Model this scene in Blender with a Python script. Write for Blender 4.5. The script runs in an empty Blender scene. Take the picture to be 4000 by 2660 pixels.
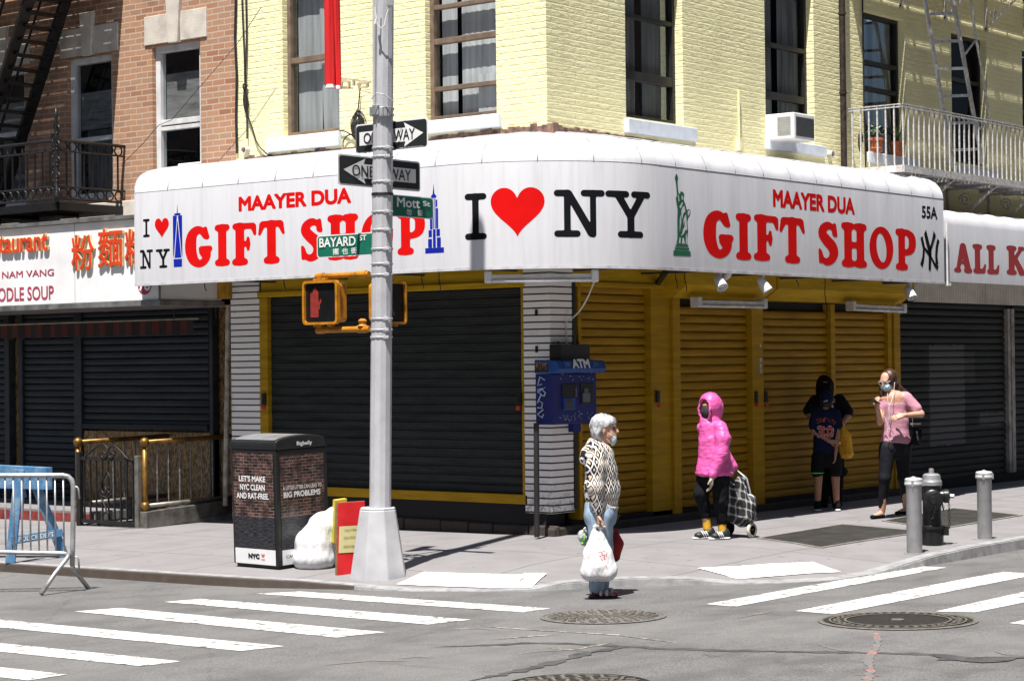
import bpy, bmesh, math, random
import numpy as np
from mathutils import Vector, Matrix
random.seed(7); np.random.seed(7)
S = bpy.context.scene
COL = S.collection
# ------------------------------------------------------------------ camera
# world: x runs along the right-hand street, y along the left-hand street, the building corner is the origin
FPX, PITCH, ROLL, TH = 8088.0, .01134, -.01121, .67325      # focal length for a 4000 px wide frame, angles in radians
ct, st = math.cos(TH), math.sin(TH)
def c2w(v): return Vector((st*v[0]+ct*v[1], -ct*v[0]+st*v[1], v[2]))
CAMP = c2w((-.411, -22.6, 1.95))
_r = Vector((1, 0, 0)); _u = Vector((0, -math.sin(PITCH), math.cos(PITCH))); _w = Vector((0, math.cos(PITCH), math.sin(PITCH)))
CX = c2w(math.cos(ROLL)*_r+math.sin(ROLL)*_u); CU = c2w(-math.sin(ROLL)*_r+math.cos(ROLL)*_u); CF = c2w(_w)
cam = bpy.data.cameras.new('camera'); camo = bpy.data.objects.new('camera', cam); COL.objects.link(camo)
cam.sensor_width = 36; cam.lens = 36*FPX/4000; cam.clip_end = 2000; cam.clip_start = .5
camo.matrix_world = Matrix((( CX[0], CU[0], -CF[0], CAMP[0]), (CX[1], CU[1], -CF[1], CAMP[1]), (CX[2], CU[2], -CF[2], CAMP[2]), (0, 0, 0, 1)))
S.camera = camo
CROT = -math.pi/2+TH           # turns (image right, away, up) into world
# ------------------------------------------------------------------ sky, sun, exposure
SUND = Vector((.375, .125, -1)).normalized()
wd = bpy.data.worlds.new('World'); S.world = wd; wd.use_nodes = True
sky = wd.node_tree.nodes.new('ShaderNodeTexSky'); sky.sky_type = 'NISHITA'; sky.sun_disc = False
sky.sun_elevation = math.asin(-SUND.z); sky.sun_rotation = math.atan2(-SUND.x, -SUND.y)
bg = wd.node_tree.nodes['Background']; wd.node_tree.links.new(sky.outputs[0], bg.inputs[0]); bg.inputs[1].default_value = .05
sl = bpy.data.lights.new('sun', 'SUN'); sl.energy = 5.0; sl.angle = math.radians(.5); sl.color = (1, .96, .9)
so = bpy.data.objects.new('sun', sl); COL.objects.link(so); so.location = (-10, -5, 30)
so.rotation_mode = 'QUATERNION'; so.rotation_quaternion = SUND.to_track_quat('-Z', 'Y')
S.view_settings.view_transform = 'Standard'; S.view_settings.look = 'None'; S.view_settings.exposure = 1.05; S.view_settings.gamma = 1
# ------------------------------------------------------------------ measuring helpers (4000 px wide frame)
def ray(px, py):
    px, py = float(px), float(py); return (px-2000)/FPX*CX+(1330-py)/FPX*CU+CF
def onX(px, py, x0): r = ray(px, py); return CAMP+r*((x0-CAMP[0])/r[0])
def onY(px, py, y0): r = ray(px, py); return CAMP+r*((y0-CAMP[1])/r[1])
def onZ(px, py, z0): r = ray(px, py); return CAMP+r*((z0-CAMP[2])/r[2])
def zr(x, y): return -.12-.012*y
KERB = [(-4.25, 16, .085), (-4.25, 1.0, .085), (-4.2, .3, .08), (-4.05, -.15, .065), (-3.9, -.7, .03), (-3.8, -1.25, .004), (-3.5, -1.9, .004), (-3.25, -2.28, .02), (-2.97, -2.45, .06), (-2.48, -2.8, .07),
        (-2.15, -3.2, .055), (-1.98, -3.55, .015), (-1.66, -3.88, .004), (-1.2, -4.18, .004), (-.6, -4.25, .01), (0, -4.27, .05), (.6, -4.28, .09), (1.5, -4.28, .11), (34, -4.28, .11)]
def kerbd(x, y):
    best = (1e9, .12, True)
    for (ax, ay, ah), (bx, by, bh) in zip(KERB, KERB[1:]):
        dx, dy = bx-ax, by-ay; t = max(0, min(1, ((x-ax)*dx+(y-ay)*dy)/(dx*dx+dy*dy)))
        d = math.hypot(x-ax-t*dx, y-ay-t*dy)
        if d < best[0]-1e-6: best = (d, ah+(bh-ah)*t, dx*(y-ay)-dy*(x-ax) >= 0)
    return (best[0] if best[2] else 0., best[1])
def zs(x, y):
    d, h = kerbd(x, y); d = min(d, 4.25)
    return zr(x, y)+.12+.02*d-(.12-h)*max(0, 1-d/1.6)
def onG(px, py, fn=zs):
    z = 0
    for _ in range(25): p = onZ(px, py, z); z = fn(p.x, p.y)
    p.z = z; return p
K = 4000/2358.0
def D(x, y): return x*K, y*K
# ------------------------------------------------------------------ objects
WM = {}
def thing(name, label, cat, loc=(0, 0, 0), rz=0, group=None, kind=None):
    o = bpy.data.objects.new(name, None); COL.objects.link(o); o.empty_display_size = .2
    o.location = loc; o.rotation_euler = (0, 0, rz); WM[o] = Matrix.Translation(Vector(loc)) @ Matrix.Rotation(rz, 4, 'Z')
    tag(o, label, cat, group, kind); return o
def tag(o, label=None, cat=None, group=None, kind=None):
    if label: o['label'] = label
    if cat: o['category'] = cat
    if group: o['group'] = group
    if kind: o['kind'] = kind
    return o
class MB:
    """collects verts and faces; build() links them as ONE mesh object"""
    def __init__(s): s.v = []; s.f = []; s.m = []; s.mi = 0
    def add(s, vs, fs):
        n = len(s.v); s.v += [tuple(p) for p in vs]; s.f += [tuple(i+n for i in f) for f in fs]; s.m += [s.mi]*len(fs); return s
    def box(s, x0, x1, y0, y1, z0, z1, R=None, o=None):
        if x0 > x1: x0, x1 = x1, x0
        if y0 > y1: y0, y1 = y1, y0
        if z0 > z1: z0, z1 = z1, z0
        vs = [Vector((x, y, z)) for z in (z0, z1) for y in (y0, y1) for x in (x0, x1)]
        if R is not None: vs = [R @ p for p in vs]
        if o is not None: vs = [p+Vector(o) for p in vs]
        return s.add(vs, [(0, 2, 3, 1), (4, 5, 7, 6), (0, 1, 5, 4), (2, 6, 7, 3), (0, 4, 6, 2), (1, 3, 7, 5)])
    def hexa(s, b, t):
        n = len(b); return s.add(list(b)+list(t), [tuple(range(n))[::-1], tuple(range(n, 2*n))]+[(i, (i+1) % n, n+(i+1) % n, n+i) for i in range(n)])
    def bar(s, a, b, w, h, up=(0, 0, 1)):
        a, b = Vector(a), Vector(b); d = (b-a).normalized(); sx = d.cross(Vector(up))
        if sx.length < 1e-4: sx = d.cross(Vector((1, 0, 0)))
        sx.normalize(); sy = sx.cross(d)
        q = [(-1, -1), (1, -1), (1, 1), (-1, 1)]
        return s.hexa([a+sx*i*w/2+sy*j*h/2 for i, j in q], [b+sx*i*w/2+sy*j*h/2 for i, j in q])
    def tube(s, pts, r, n=8, closed=False, cap=True):
        pts = [Vector(p) for p in pts]; N = len(pts); rs = r if isinstance(r, (list, tuple)) else [r]*N
        d0 = (pts[1]-pts[0]).normalized(); up = Vector((0, 0, 1)) if abs(d0.z) < .9 else Vector((1, 0, 0)); nx = d0.cross(up).normalized(); vs = []
        for i, p in enumerate(pts):
            a = pts[i-1] if (i > 0 or closed) else p; b = pts[(i+1) % N] if (i < N-1 or closed) else p
            d = (b-a).normalized(); nx = (nx-d*nx.dot(d)).normalized(); ny = d.cross(nx)
            vs += [p+(nx*math.cos(2*math.pi*k/n)+ny*math.sin(2*math.pi*k/n))*rs[i] for k in range(n)]
        fs = [(i*n+k, i*n+(k+1) % n, ((i+1) % N)*n+(k+1) % n, ((i+1) % N)*n+k) for i in range(N if closed else N-1) for k in range(n)]
        if cap and not closed: fs += [tuple(range(n))[::-1], tuple(range((N-1)*n, N*n))]
        return s.add(vs, fs)
    def lathe(s, prof, o=(0, 0, 0), ax=(0, 0, 1), n=20, cap=True):
        ax = Vector(ax).normalized(); o = Vector(o); ex = ax.cross(Vector((0, 0, 1)) if abs(ax.z) < .9 else Vector((1, 0, 0))).normalized(); ey = ax.cross(ex)
        vs = [o+ax*z+(ex*math.cos(2*math.pi*k/n)+ey*math.sin(2*math.pi*k/n))*r for r, z in prof for k in range(n)]
        fs = [(i*n+k, i*n+(k+1) % n, (i+1)*n+(k+1) % n, (i+1)*n+k) for i in range(len(prof)-1) for k in range(n)]
        if cap: fs += [tuple(range(n))[::-1], tuple(range((len(prof)-1)*n, len(prof)*n))]
        return s.add(vs, fs)
    def ball(s, c, r, n=14, sc=(1, 1, 1)):
        c = Vector(c); m = n//2; vs = [c+Vector((0, 0, -r*sc[2]))]
        for i in range(1, m):
            a = math.pi*i/m-math.pi/2
            vs += [c+Vector((r*sc[0]*math.cos(a)*math.cos(2*math.pi*k/n), r*sc[1]*math.cos(a)*math.sin(2*math.pi*k/n), r*sc[2]*math.sin(a))) for k in range(n)]
        vs.append(c+Vector((0, 0, r*sc[2])))
        fs = [(0, 1+(k+1) % n, 1+k) for k in range(n)]
        for i in range(m-2): fs += [(1+i*n+k, 1+i*n+(k+1) % n, 1+(i+1)*n+(k+1) % n, 1+(i+1)*n+k) for k in range(n)]
        L = len(vs)-1; b = 1+(m-2)*n; fs += [(b+k, b+(k+1) % n, L) for k in range(n)]
        return s.add(vs, fs)
    def poly(s, pts): return s.add(pts, [tuple(range(len(pts)))])
    def prism(s, pts, dv):
        dv = Vector(dv); pts = [Vector(p) for p in pts]; return s.hexa(pts, [p+dv for p in pts])
    def build(s, name, mat, parent=None, smooth=False, bevel=0, local=False, seg=2, recalc=True):
        me = bpy.data.meshes.new(name); vs = s.v
        if parent is not None and not local:
            inv = WM[parent].inverted(); vs = [inv @ Vector(p) for p in vs]
        me.from_pydata([tuple(p) for p in vs], [], s.f)
        mats = mat if isinstance(mat, (list, tuple)) else [mat]
        for q in mats: me.materials.append(q)
        if len(mats) > 1: me.polygons.foreach_set('material_index', s.m)
        if recalc:
            bm = bmesh.new(); bm.from_mesh(me); bmesh.ops.recalc_face_normals(bm, faces=bm.faces); bm.to_mesh(me); bm.free()
        if smooth: me.polygons.foreach_set('use_smooth', [True]*len(me.polygons))
        o = bpy.data.objects.new(name, me); COL.objects.link(o)
        if parent is not None: o.parent = parent; WM[o] = WM[parent]
        else: WM[o] = Matrix.Identity(4)
        if smooth == 'auto':
            m = o.modifiers.new('split', 'EDGE_SPLIT'); m.split_angle = math.radians(40)
        if bevel:
            m = o.modifiers.new('bevel', 'BEVEL'); m.width = bevel; m.segments = seg; m.limit_method = 'ANGLE'; m.angle_limit = math.radians(40)
        return o
def dup(o, parent=None):
    c = o.copy(); COL.objects.link(c)
    if parent is not None: c.parent = parent
    for ch in list(o.children): dup(ch, c)
    return c
# ------------------------------------------------------------------ materials
class NT:
    def __init__(s, name):
        s.mat = bpy.data.materials.new(name); s.mat.use_nodes = True; s.t = s.mat.node_tree; s.bsdf = s.t.nodes['Principled BSDF']; s.out = s.t.nodes['Material Output']
    def n(s, ty, **kw):
        nd = s.t.nodes.new('ShaderNode'+ty)
        for k, v in kw.items():
            if k[0] == 'i': s.set(nd.inputs[int(k[1:])], v)
            else: setattr(nd, k, v)
        return nd
    def set(s, inp, v):
        if hasattr(v, 'is_output') or isinstance(v, bpy.types.NodeSocket): s.t.links.new(v, inp)
        else: inp.default_value = v
    def pos(s): return s.n('NewGeometry').outputs['Position']
    def obj(s): return s.n('TexCoord').outputs['Object']
    def sep(s, v): return s.n('SeparateXYZ', i0=v).outputs
    def comb(s, x, y, z=0.): return s.n('CombineXYZ', i0=x, i1=y, i2=z).outputs[0]
    def math(s, op, a, b=0., c=0.): nd = s.n('Math', operation=op); s.set(nd.inputs[0], a); s.set(nd.inputs[1], b); s.set(nd.inputs[2], c); return nd.outputs[0]
    def noise(s, v, sc, det=4., rough=.55): nd = s.n('TexNoise'); s.set(nd.inputs['Vector'], v); nd.inputs['Scale'].default_value = sc; nd.inputs['Detail'].default_value = det; nd.inputs['Roughness'].default_value = rough; return nd.outputs['Fac']
    def scale(s, v, k): nd = s.n('VectorMath', operation='MULTIPLY', i0=v); nd.inputs[1].default_value = k; return nd.outputs[0]
    def ramp(s, f, stops):
        nd = s.n('ValToRGB', i0=f); e = nd.color_ramp.elements
        while len(e) < len(stops): e.new(.5)
        for q, (p, c) in zip(e, stops): q.position = p; q.color = (c, c, c, 1) if not isinstance(c, (tuple, list)) else (*c[:3], 1)
        return nd.outputs[0]
    def mix(s, f, a, b, mode='MIX'):
        nd = s.n('Mix', data_type='RGBA', blend_type=mode); s.set(nd.inputs[0], f)
        for i, q in ((6, a), (7, b)):
            if isinstance(q, (tuple, list)): q = (*q[:3], 1)
            s.set(nd.inputs[i], q)
        return nd.outputs[2]
    def bump(s, h, strength=.5, dist=.01, prev=None):
        nd = s.n('Bump'); nd.inputs['Strength'].default_value = strength; nd.inputs['Distance'].default_value = dist; s.set(nd.inputs['Height'], h)
        if prev is not None: s.set(nd.inputs['Normal'], prev)
        return nd.outputs[0]
    def fin(s, col=None, rough=None, metal=None, normal=None, spec=None):
        b = s.bsdf.inputs
        for nm, v in (('Base Color', col), ('Roughness', rough), ('Metallic', metal), ('Normal', normal), ('Specular IOR Level', spec)):
            if v is None: continue
            if isinstance(v, (tuple, list)): v = (*v[:3], 1)
            s.set(b[nm], v)
        return s.mat
def M(name, col, rough=.6, metal=0., var=.15, vs=6., bump=0., bs=60., spec=.4, tint=None, stretch=(1, 1, 1)):
    n = NT(name); p = n.scale(n.obj(), stretch)
    f = n.noise(p, vs, 5.)
    dark = tuple(c*(1-var*2) for c in col); lite = tuple(min(1, c*(1+var)) for c in col)
    c = n.ramp(f, [(.3, tint or dark), (.55, col), (.75, lite)])
    nm = n.bump(n.noise(p, bs, 3.), bump, .01) if bump else None
    rr = n.math('MULTIPLY_ADD', f, .25, rough-.12)
    return n.fin(c, rr, metal, nm, spec)
# ================================================================== ground materials
def m_asphalt():
    n = NT('asphalt'); p = n.pos()
    fine = n.noise(p, 95, 2., .7); mid = n.noise(n.scale(p, (.8, 1.3, 1)), 2.2, 6., .6); big = n.noise(p, .55, 3.)
    c = n.ramp(fine, [(.25, (.05, .049, .049)), (.5, (.112, .11, .11)), (.72, (.215, .21, .21))])
    c = n.mix(n.ramp(mid, [(.36, .6), (.56, 0.)]), c, (.07, .069, .07))
    c = n.mix(n.ramp(big, [(.42, 0.), (.66, .35)]), c, (.185, .18, .176))
    v = n.n('TexVoronoi', feature='DISTANCE_TO_EDGE'); n.set(v.inputs['Vector'], n.scale(p, (1, .6, 1))); v.inputs['Scale'].default_value = .55
    wob = n.noise(p, 5, 3.); crack = n.math('LESS_THAN', n.math('ADD', v.outputs['Distance'], n.math('MULTIPLY', wob, .06)), .034)
    c = n.mix(n.math('MULTIPLY', crack, .2), c, (.045, .045, .045))
    sp = n.noise(p, 30, 1.); c = n.mix(n.ramp(sp, [(.71, 0.), (.74, .6)]), c, (.03, .03, .03))
    return n.fin(c, .93, 0, n.bump(fine, .6, .008), .2)
def m_concrete(name, base, joint=1.5, off=(0, 0), dark=.55):
    n = NT(name); p = n.pos(); q = n.sep(p)
    fine = n.noise(p, 130, 2., .7); mid = n.noise(p, 1.6, 6., .62)
    b = Vector(base)
    c = n.ramp(mid, [(.32, tuple(b*.84)), (.52, base), (.7, tuple(b*1.1))])
    c = n.mix(n.math('MULTIPLY', fine, .3), c, tuple(b*.7))
    if joint:
        ln = []
        for k in (0, 1):
            f = n.math('PINGPONG', n.math('ADD', q[k], off[k]+60*joint), joint/2)
            ln.append(n.math('LESS_THAN', n.math('ADD', f, n.math('MULTIPLY', n.noise(p, 14, 2.), .008)), .018))
        c = n.mix(n.math('MULTIPLY', n.math('MAXIMUM', ln[0], ln[1]), .8), c, tuple(b*dark))
    spots = n.noise(p, 7.5, 1.); c = n.mix(n.ramp(spots, [(.735, 0.), (.75, .6)]), c, tuple(b*.45))
    return n.fin(c, .9, 0, n.bump(fine, .3, .004), .2)
def m_paint(name, col, wear=.5, sc=16):
    n = NT(name); p = n.pos()
    a = n.noise(p, sc, 6., .75); f = n.noise(p, 140, 2., .7)
    c = n.mix(n.ramp(a, [(wear-.03, 1.), (wear+.05, 0.)]), col, (.13, .128, .126))
    c = n.mix(n.ramp(f, [(.28, .5), (.42, 0.)]), c, (.16, .155, .15))
    return n.fin(c, .85, 0, None, .2)
ASPH = m_asphalt(); CONC = m_concrete('concrete', (.198, .19, .195)); KSTONE = M('kerb_granite', (.25, .25, .255), .85, 0, .18, 9, .3, 90)
KSTEEL = M('kerb_worn', (.055, .042, .034), .8, 0, .3, 7, .3, 40, tint=(.05, .035, .025))
WHITE_P = m_paint('road_paint', (.53, .52, .5), .43, 9)
# ------------------------------------------------------------------ road: one sheet to the horizon, sloping as the street does
b = MB(); xs = [-400, -60, -25, -12, -4.25, 1, 40, 400]; ys = [-400, -60, -25, -12, -4.3, 1, 30, 400]
b.add([(x, y, zr(x, max(-60, min(30, y)))) for x in xs for y in ys], [(i*8+j, (i+1)*8+j, (i+1)*8+j+1, i*8+j+1) for i in range(7) for j in range(7)])
tag(b.build('road', ASPH), kind='structure')
# ------------------------------------------------------------------ sidewalk and kerb
def kerb_path(step=.25):
    out = []
    for (ax, ay, ah), (bx, by, bh) in zip(KERB, KERB[1:]):
        L = math.hypot(bx-ax, by-ay); k = max(1, int(L/step)) if L < 6 else 24
        for i in range(k): t = i/k; out.append((ax+(bx-ax)*t, ay+(by-ay)*t, ah+(bh-ah)*t))
    out.append(KERB[-1]); return out
KP = kerb_path()
def inner(x, y):
    if y > .3 and x < -3.9: return (.4 if not 5.62 < y < 6.72 else -.93, y)
    if x > .3: return (x, .4)
    return (.4, .4)
path = []
for x, y, h in KP:
    path.append((x, y))
    for a in (5.62, 6.72):
        pass
path = sorted([q for q in path if q[0] < -4.2 and q[1] > .4]+[(-4.25, a) for a in (5.6199, 5.6201, 6.7199, 6.7201)], key=lambda q: -q[1])+[q for q in path if not (q[0] < -4.2 and q[1] > .4)]
T = [0, .03, .06, .1, .15, .2, .27, .35, .45, .6, .8, 1]
b = MB(); vs = []
for x, y in path:
    ix, iy = inner(x, y)
    for t in T:
        px_, py_ = x+(ix-x)*t, y+(iy-y)*t; vs.append((px_, py_, zs(px_, py_)))
n_ = len(T)
b.add(vs, [(i*n_+j, (i+1)*n_+j, (i+1)*n_+j+1, i*n_+j+1) for i in range(len(path)-1) for j in range(n_-1)])
tag(b.build('sidewalk', CONC, smooth=True), kind='structure')
b = MB(); vs = []
for i, (x, y, h) in enumerate(KP):
    a = KP[max(0, i-1)]; c = KP[min(len(KP)-1, i+1)]; d = Vector((c[0]-a[0], c[1]-a[1], 0)).normalized(); nx, ny = d.y, -d.x   # outward, to the road
    if nx*(x-1)+ny*(y-1) < 0: nx, ny = -nx, -ny
    z0 = zr(x, y); zt = z0+max(h, .004)+.004
    for o_, z_ in ((-.13, zs(x-nx*.13, y-ny*.13)+.004), (-.03, zt), (.012, zt-.012 if h > .03 else zt-.003), (.03, z0-.06)):
        vs.append((x+nx*o_, y+ny*o_, z_))
b.add(vs, [])
for i in range(len(KP)-1):
    for j in range(3):
        b.mi = 1 if (KP[i][1] > -.6 and KP[i][0] < -3.9 and j > 0) else 0
        b.add([], []); b.f.append((i*4+j, (i+1)*4+j, (i+1)*4+j+1, i*4+j+1)); b.m.append(b.mi)
tag(b.build('kerb', [KSTONE, KSTEEL], smooth='auto'), kind='structure')
# ------------------------------------------------------------------ painted crossings
def sheet(name, quads, mat, lift=.004, fn=zr, kind='structure', sub=10):
    b = MB()
    for q in quads:
        P = [onG(*D(*c), fn) for c in q]
        for i in range(sub):
            t0, t1 = i/sub, (i+1)/sub
            r = [P[0].lerp(P[3], t0), P[1].lerp(P[2], t0), P[1].lerp(P[2], t1), P[0].lerp(P[3], t1)]
            b.poly([(p.x, p.y, fn(p.x, p.y)+lift) for p in r])
    return tag(b.build(name, mat), kind=kind)
for q in [((590, 1367), (690, 1362), (1268, 1401), (1205, 1410)), ((378, 1386), (462, 1379), (1085, 1427), (985, 1438)), ((172, 1408), (275, 1400), (888, 1456), (775, 1468)),
          ((-120, 1433), (-30, 1424), (655, 1488), (555, 1499)), ((-200, 1480), (-110, 1470), (418, 1523), (325, 1534)), ((-300, 1524), (-200, 1515), (155, 1553), (65, 1567)),
          ((1692, 1397), (1626, 1391), (2115, 1304), (2180, 1307)), ((1919, 1414), (1832, 1407), (2306, 1317), (2398, 1321)), ((2246, 1410), (2155, 1408), (2560, 1318), (2660, 1325)), ((2420, 1444), (2324, 1435), (2700, 1355), (2800, 1362))]:
    sheet('crosswalk_stripe', [q], WHITE_P)
def ribbon(name, pts, w, mat, lift, fn=zr, jag=.25, step=.06):
    P = [onG(*D(*c), fn) for c in pts]; b = MB(); L = []
    for a, c in zip(P, P[1:]):
        k = max(1, int((c-a).length/step))
        for i in range(k): L.append((a.lerp(c, i/k), (c-a).normalized()))
    L.append((P[-1], L[-1][1])); N = len(L); vs = []
    for i, (p, d) in enumerate(L):
        e = min(1, i/4, (N-1-i)/4); s = Vector((-d.y, d.x, 0)); wa = w*.5*(1+random.uniform(-jag, jag))*max(.1, e); wb = w*.5*(1+random.uniform(-jag, jag))*max(.1, e)
        for q in (p+s*wa, p-s*wb): vs.append((q.x, q.y, fn(q.x, q.y)+lift))
    b.add(vs, [(2*i, 2*i+1, 2*i+3, 2*i+2) for i in range(N-1)]); return tag(b.build(name, mat), kind='structure')
TAR = M('tar', (.058, .058, .06), .75, 0, .25, 10)
ribbon('tar_seam', [(1000, 1490), (1120, 1485), (1260, 1480), (1390, 1486), (1500, 1492), (1640, 1497), (1900, 1501), (2100, 1505), (2240, 1514), (2420, 1512)], .09, TAR, .003, jag=.7)
ribbon('tar_seam', [(1080, 1568), (1190, 1546), (1290, 1522), (1360, 1502), (1450, 1488)], .085, TAR, .0045, jag=.8)
ribbon('tar_seam', [(2150, 1507), (2220, 1522), (2300, 1519), (2380, 1513)], .16, TAR, .006, jag=.8)
REDP = m_paint('red_marking_paint', (.36, .13, .11), .56, 9); ORP = m_paint('orange_marking_paint', (.33, .26, .16), .54, 9); PALEP = m_paint('pale_marking_paint', (.38, .32, .28), .5, 8)
for pts, w, m in [(((2015, 1452), (2022, 1478), (2012, 1500), (1998, 1520), (2005, 1540), (1992, 1580)), .05, REDP), (((1960, 1556), (1998, 1552), (2030, 1558)), .06, REDP), (((1880, 1483), (1935, 1498), (2010, 1502)), .04, REDP),
                  (((1620, 1505), (1640, 1512), (1665, 1508)), .05, REDP), (((900, 1518), (960, 1513), (1010, 1515)), .06, REDP), (((745, 1532), (860, 1520), (950, 1524)), .05, REDP),
                  (((650, 1452), (720, 1445), (770, 1440)), .04, REDP), (((2290, 1500), (2320, 1508), (2358, 1510)), .06, REDP),
                  (((1180, 1508), (1240, 1500), (1330, 1494), (1420, 1478)), .035, ORP), (((1260, 1492), (1310, 1496), (1360, 1500)), .06, ORP), (((1690, 1425), (1740, 1415), (1790, 1406)), .03, ORP), (((1700, 1410), (1760, 1414), (1830, 1416)), .025, ORP),
                  (((1130, 1473), (1190, 1468), (1290, 1460)), .05, PALEP), (((1080, 1440), (1250, 1452), (1420, 1462), (1560, 1480)), .03, PALEP), (((1020, 1450), (1100, 1447), (1150, 1452)), .05, PALEP)]:
    ribbon('spray_mark', pts, w, m, .003+random.random()*.001, jag=.6)
LINEP = M('chalk_line', (.55, .54, .53), .9)
# ------------------------------------------------------------------ tactile paving (raised domes)
TACT = M('tactile_white', (.8, .79, .77), .8, 0, .06, 12)
def tactile(px, label):
    P = [onG(*D(*c)) for c in px]; t = thing('tactile_paving', label, 'tactile paving', P[0], group='white tactile pads on the kerb ramps')
    b = MB(); sub = 14; g = lambda a, c: P[0].lerp(P[3], a).lerp(P[1].lerp(P[2], a), c); Z = lambda p, l: (p.x, p.y, zs(p.x, p.y)+l)
    vs = [Z(g(i/sub, j/sub), .008) for i in range(sub+1) for j in range(sub+1)]
    b.add(vs, [(i*15+j, (i+1)*15+j, (i+1)*15+j+1, i*15+j+1) for i in range(sub) for j in range(sub)])
    na, nc = max(3, int((P[3]-P[0]).length/.062)), max(3, int((P[1]-P[0]).length/.062))
    for i in range(na):
        for j in range(nc): b.lathe([(.017, 0), (.014, .004), (.006, .007)], Z(g((i+.5)/na, (j+.5)/nc), .008), n=6)
    b.build('domed_slab', TACT, t)
tactile([(913, 1346), (975, 1318), (1260, 1321), (1222, 1349)], 'white tactile pad with raised domes beside the grey pole base')
tactile([(1700, 1334), (1606, 1309), (1872, 1295), (1937, 1318)], 'white tactile pad on the ramp in front of the woman in pink')
# ------------------------------------------------------------------ cellar grates
def m_grate():
    n = NT('grate_metal'); p = n.pos(); q = n.sep(p)
    a = n.math('PINGPONG', n.math('ADD', q[0], 50.), .0275); c_ = n.math('PINGPONG', n.math('ADD', q[1], 50.), .0275)
    h = n.math('MAXIMUM', n.math('LESS_THAN', a, .006), n.math('LESS_THAN', c_, .006))
    c = n.mix(h, (.006, .006, .006), n.ramp(n.noise(p, 4, 5.), [(.35, (.035, .033, .03)), (.65, (.085, .08, .068))])); return n.fin(c, .75, .3)
GRATE = m_grate(); GEDGE = M('grate_edge', (.2, .19, .17), .85, 0, .2, 12)
def grate(px, label):
    P = [onG(*D(*c)) for c in px]; t = thing('sidewalk_grate', label, 'grate', P[0], group='cellar grates set in the pavement')
    b = MB(); sub = 6; g = lambda a, c: P[0].lerp(P[3], a).lerp(P[1].lerp(P[2], a), c)
    b.add([(lambda p: (p.x, p.y, zs(p.x, p.y)+.006))(g(i/sub, j/sub)) for i in range(7) for j in range(7)], [(i*7+j, (i+1)*7+j, (i+1)*7+j+1, i*7+j+1) for i in range(6) for j in range(6)])
    b.build('grid', GRATE, t)
    b = MB()
    for i in range(4):
        p, q = P[i], P[(i+1) % 4]
        for k in range(4):
            a, c = p.lerp(q, k/4), p.lerp(q, (k+1)/4); b.bar((a.x, a.y, zs(a.x, a.y)+.004), (c.x, c.y, zs(c.x, c.y)+.004), .035, .014)
    m_ = P[0].lerp(P[3], .5), P[1].lerp(P[2], .5)
    b.build('frame', GEDGE, t)
grate([(1745, 1240), (1940, 1208), (2130, 1225), (1890, 1262)], 'dark metal grate set in the pavement right of the shopping cart')
grate([(2033, 1200), (2196, 1171), (2352, 1187), (2161, 1219)], 'dark metal grate set in the pavement behind the hydrant')
# ------------------------------------------------------------------ manhole covers
MHD = M('manhole_iron', (.035, .032, .03), .6, .5, .3, 30, .4, 80); MHF = M('manhole_dusty', (.13, .123, .117), .85, .1, .25, 25, .4, 60); MHR = M('manhole_rim', (.15, .138, .118), .75, .3, .2, 20)
def manhole(c, r, base, raised, label, style):
    p = onG(*D(*c), zr); t = thing('manhole_cover', label, 'manhole cover', p, group='manhole covers in the road')
    rt = Matrix.Rotation(-.012, 4, 'X')
    def Zt(v): return (v[0]+p.x, v[1]+p.y, zr(v[0]+p.x, v[1]+p.y)+v[2])
    def ring(r0, r1, z0, z1, n=56):
        vs = [Zt((r0*math.cos(2*math.pi*k/n), r0*math.sin(2*math.pi*k/n), z0)) for k in range(n)]+[Zt((r1*math.cos(2*math.pi*k/n), r1*math.sin(2*math.pi*k/n), z1)) for k in range(n)]
        return vs, [(k, (k+1) % n, n+(k+1) % n, n+k) for k in range(n)]
    b = MB(); b.add(*ring(0.001, r*.985, .005, .005)); b.build('cover', base, t)
    b = MB(); b.add(*ring(r*.96, r*.975, .005, .012)); b.add(*ring(r*.975, r*1.03, .012, .007)); b.build('rim', raised if style else base, t)
    b = MB()
    if style == 1:
        b.add(*ring(r*.86, r*.885, .012, .012)); b.add(*ring(r*.66, r*.69, .012, .012))
        for k in range(40):
            a = 2*math.pi*k/40
            for rr in (.75, .81) if k % 3 else (.78,):
                s = MB(); s.box(-.012, .012, -.017, .017, .005, .013); R = Matrix.Rotation(a+random.uniform(-.5, .5), 3, 'Z'); b.add([Zt((R @ Vector(v)+Vector((r*rr*math.cos(a), r*rr*math.sin(a), 0)))) for v in s.v], s.f)
        b.lathe([(.05, 0), (.05, .009), (.02, .012)], Zt((0, 0, .005)), n=12)
    else:
        k = 0
        for rr in [.12, .24, .36, .48, .6, .72, .84]:
            m = int(rr*34)
            for i in range(m):
                a = 2*math.pi*(i+(k % 2)*.5)/m; s = MB(); s.box(-.03, .03, -.011, .011, .005, .013)
                R = Matrix.Rotation(a+(0.6 if (i+k) % 2 else -.6), 3, 'Z'); b.add([Zt((R @ Vector(v)+Vector((r*rr*math.cos(a), r*rr*math.sin(a), 0)))) for v in s.v], s.f)
            k += 1
    b.build('raised_pattern', raised, t)
manhole((1389, 1420), .49, MHF, MHR, 'dusty patterned manhole cover in front of the woman with white bags', 0)
manhole((2067, 1429), .59, MHD, MHR, 'black manhole cover with a pale lettered ring beside the right crossing', 1)
manhole((1330, 1577), .45, MHD, MHR, 'manhole cover cut off by the bottom edge of the photo', 0)
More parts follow.
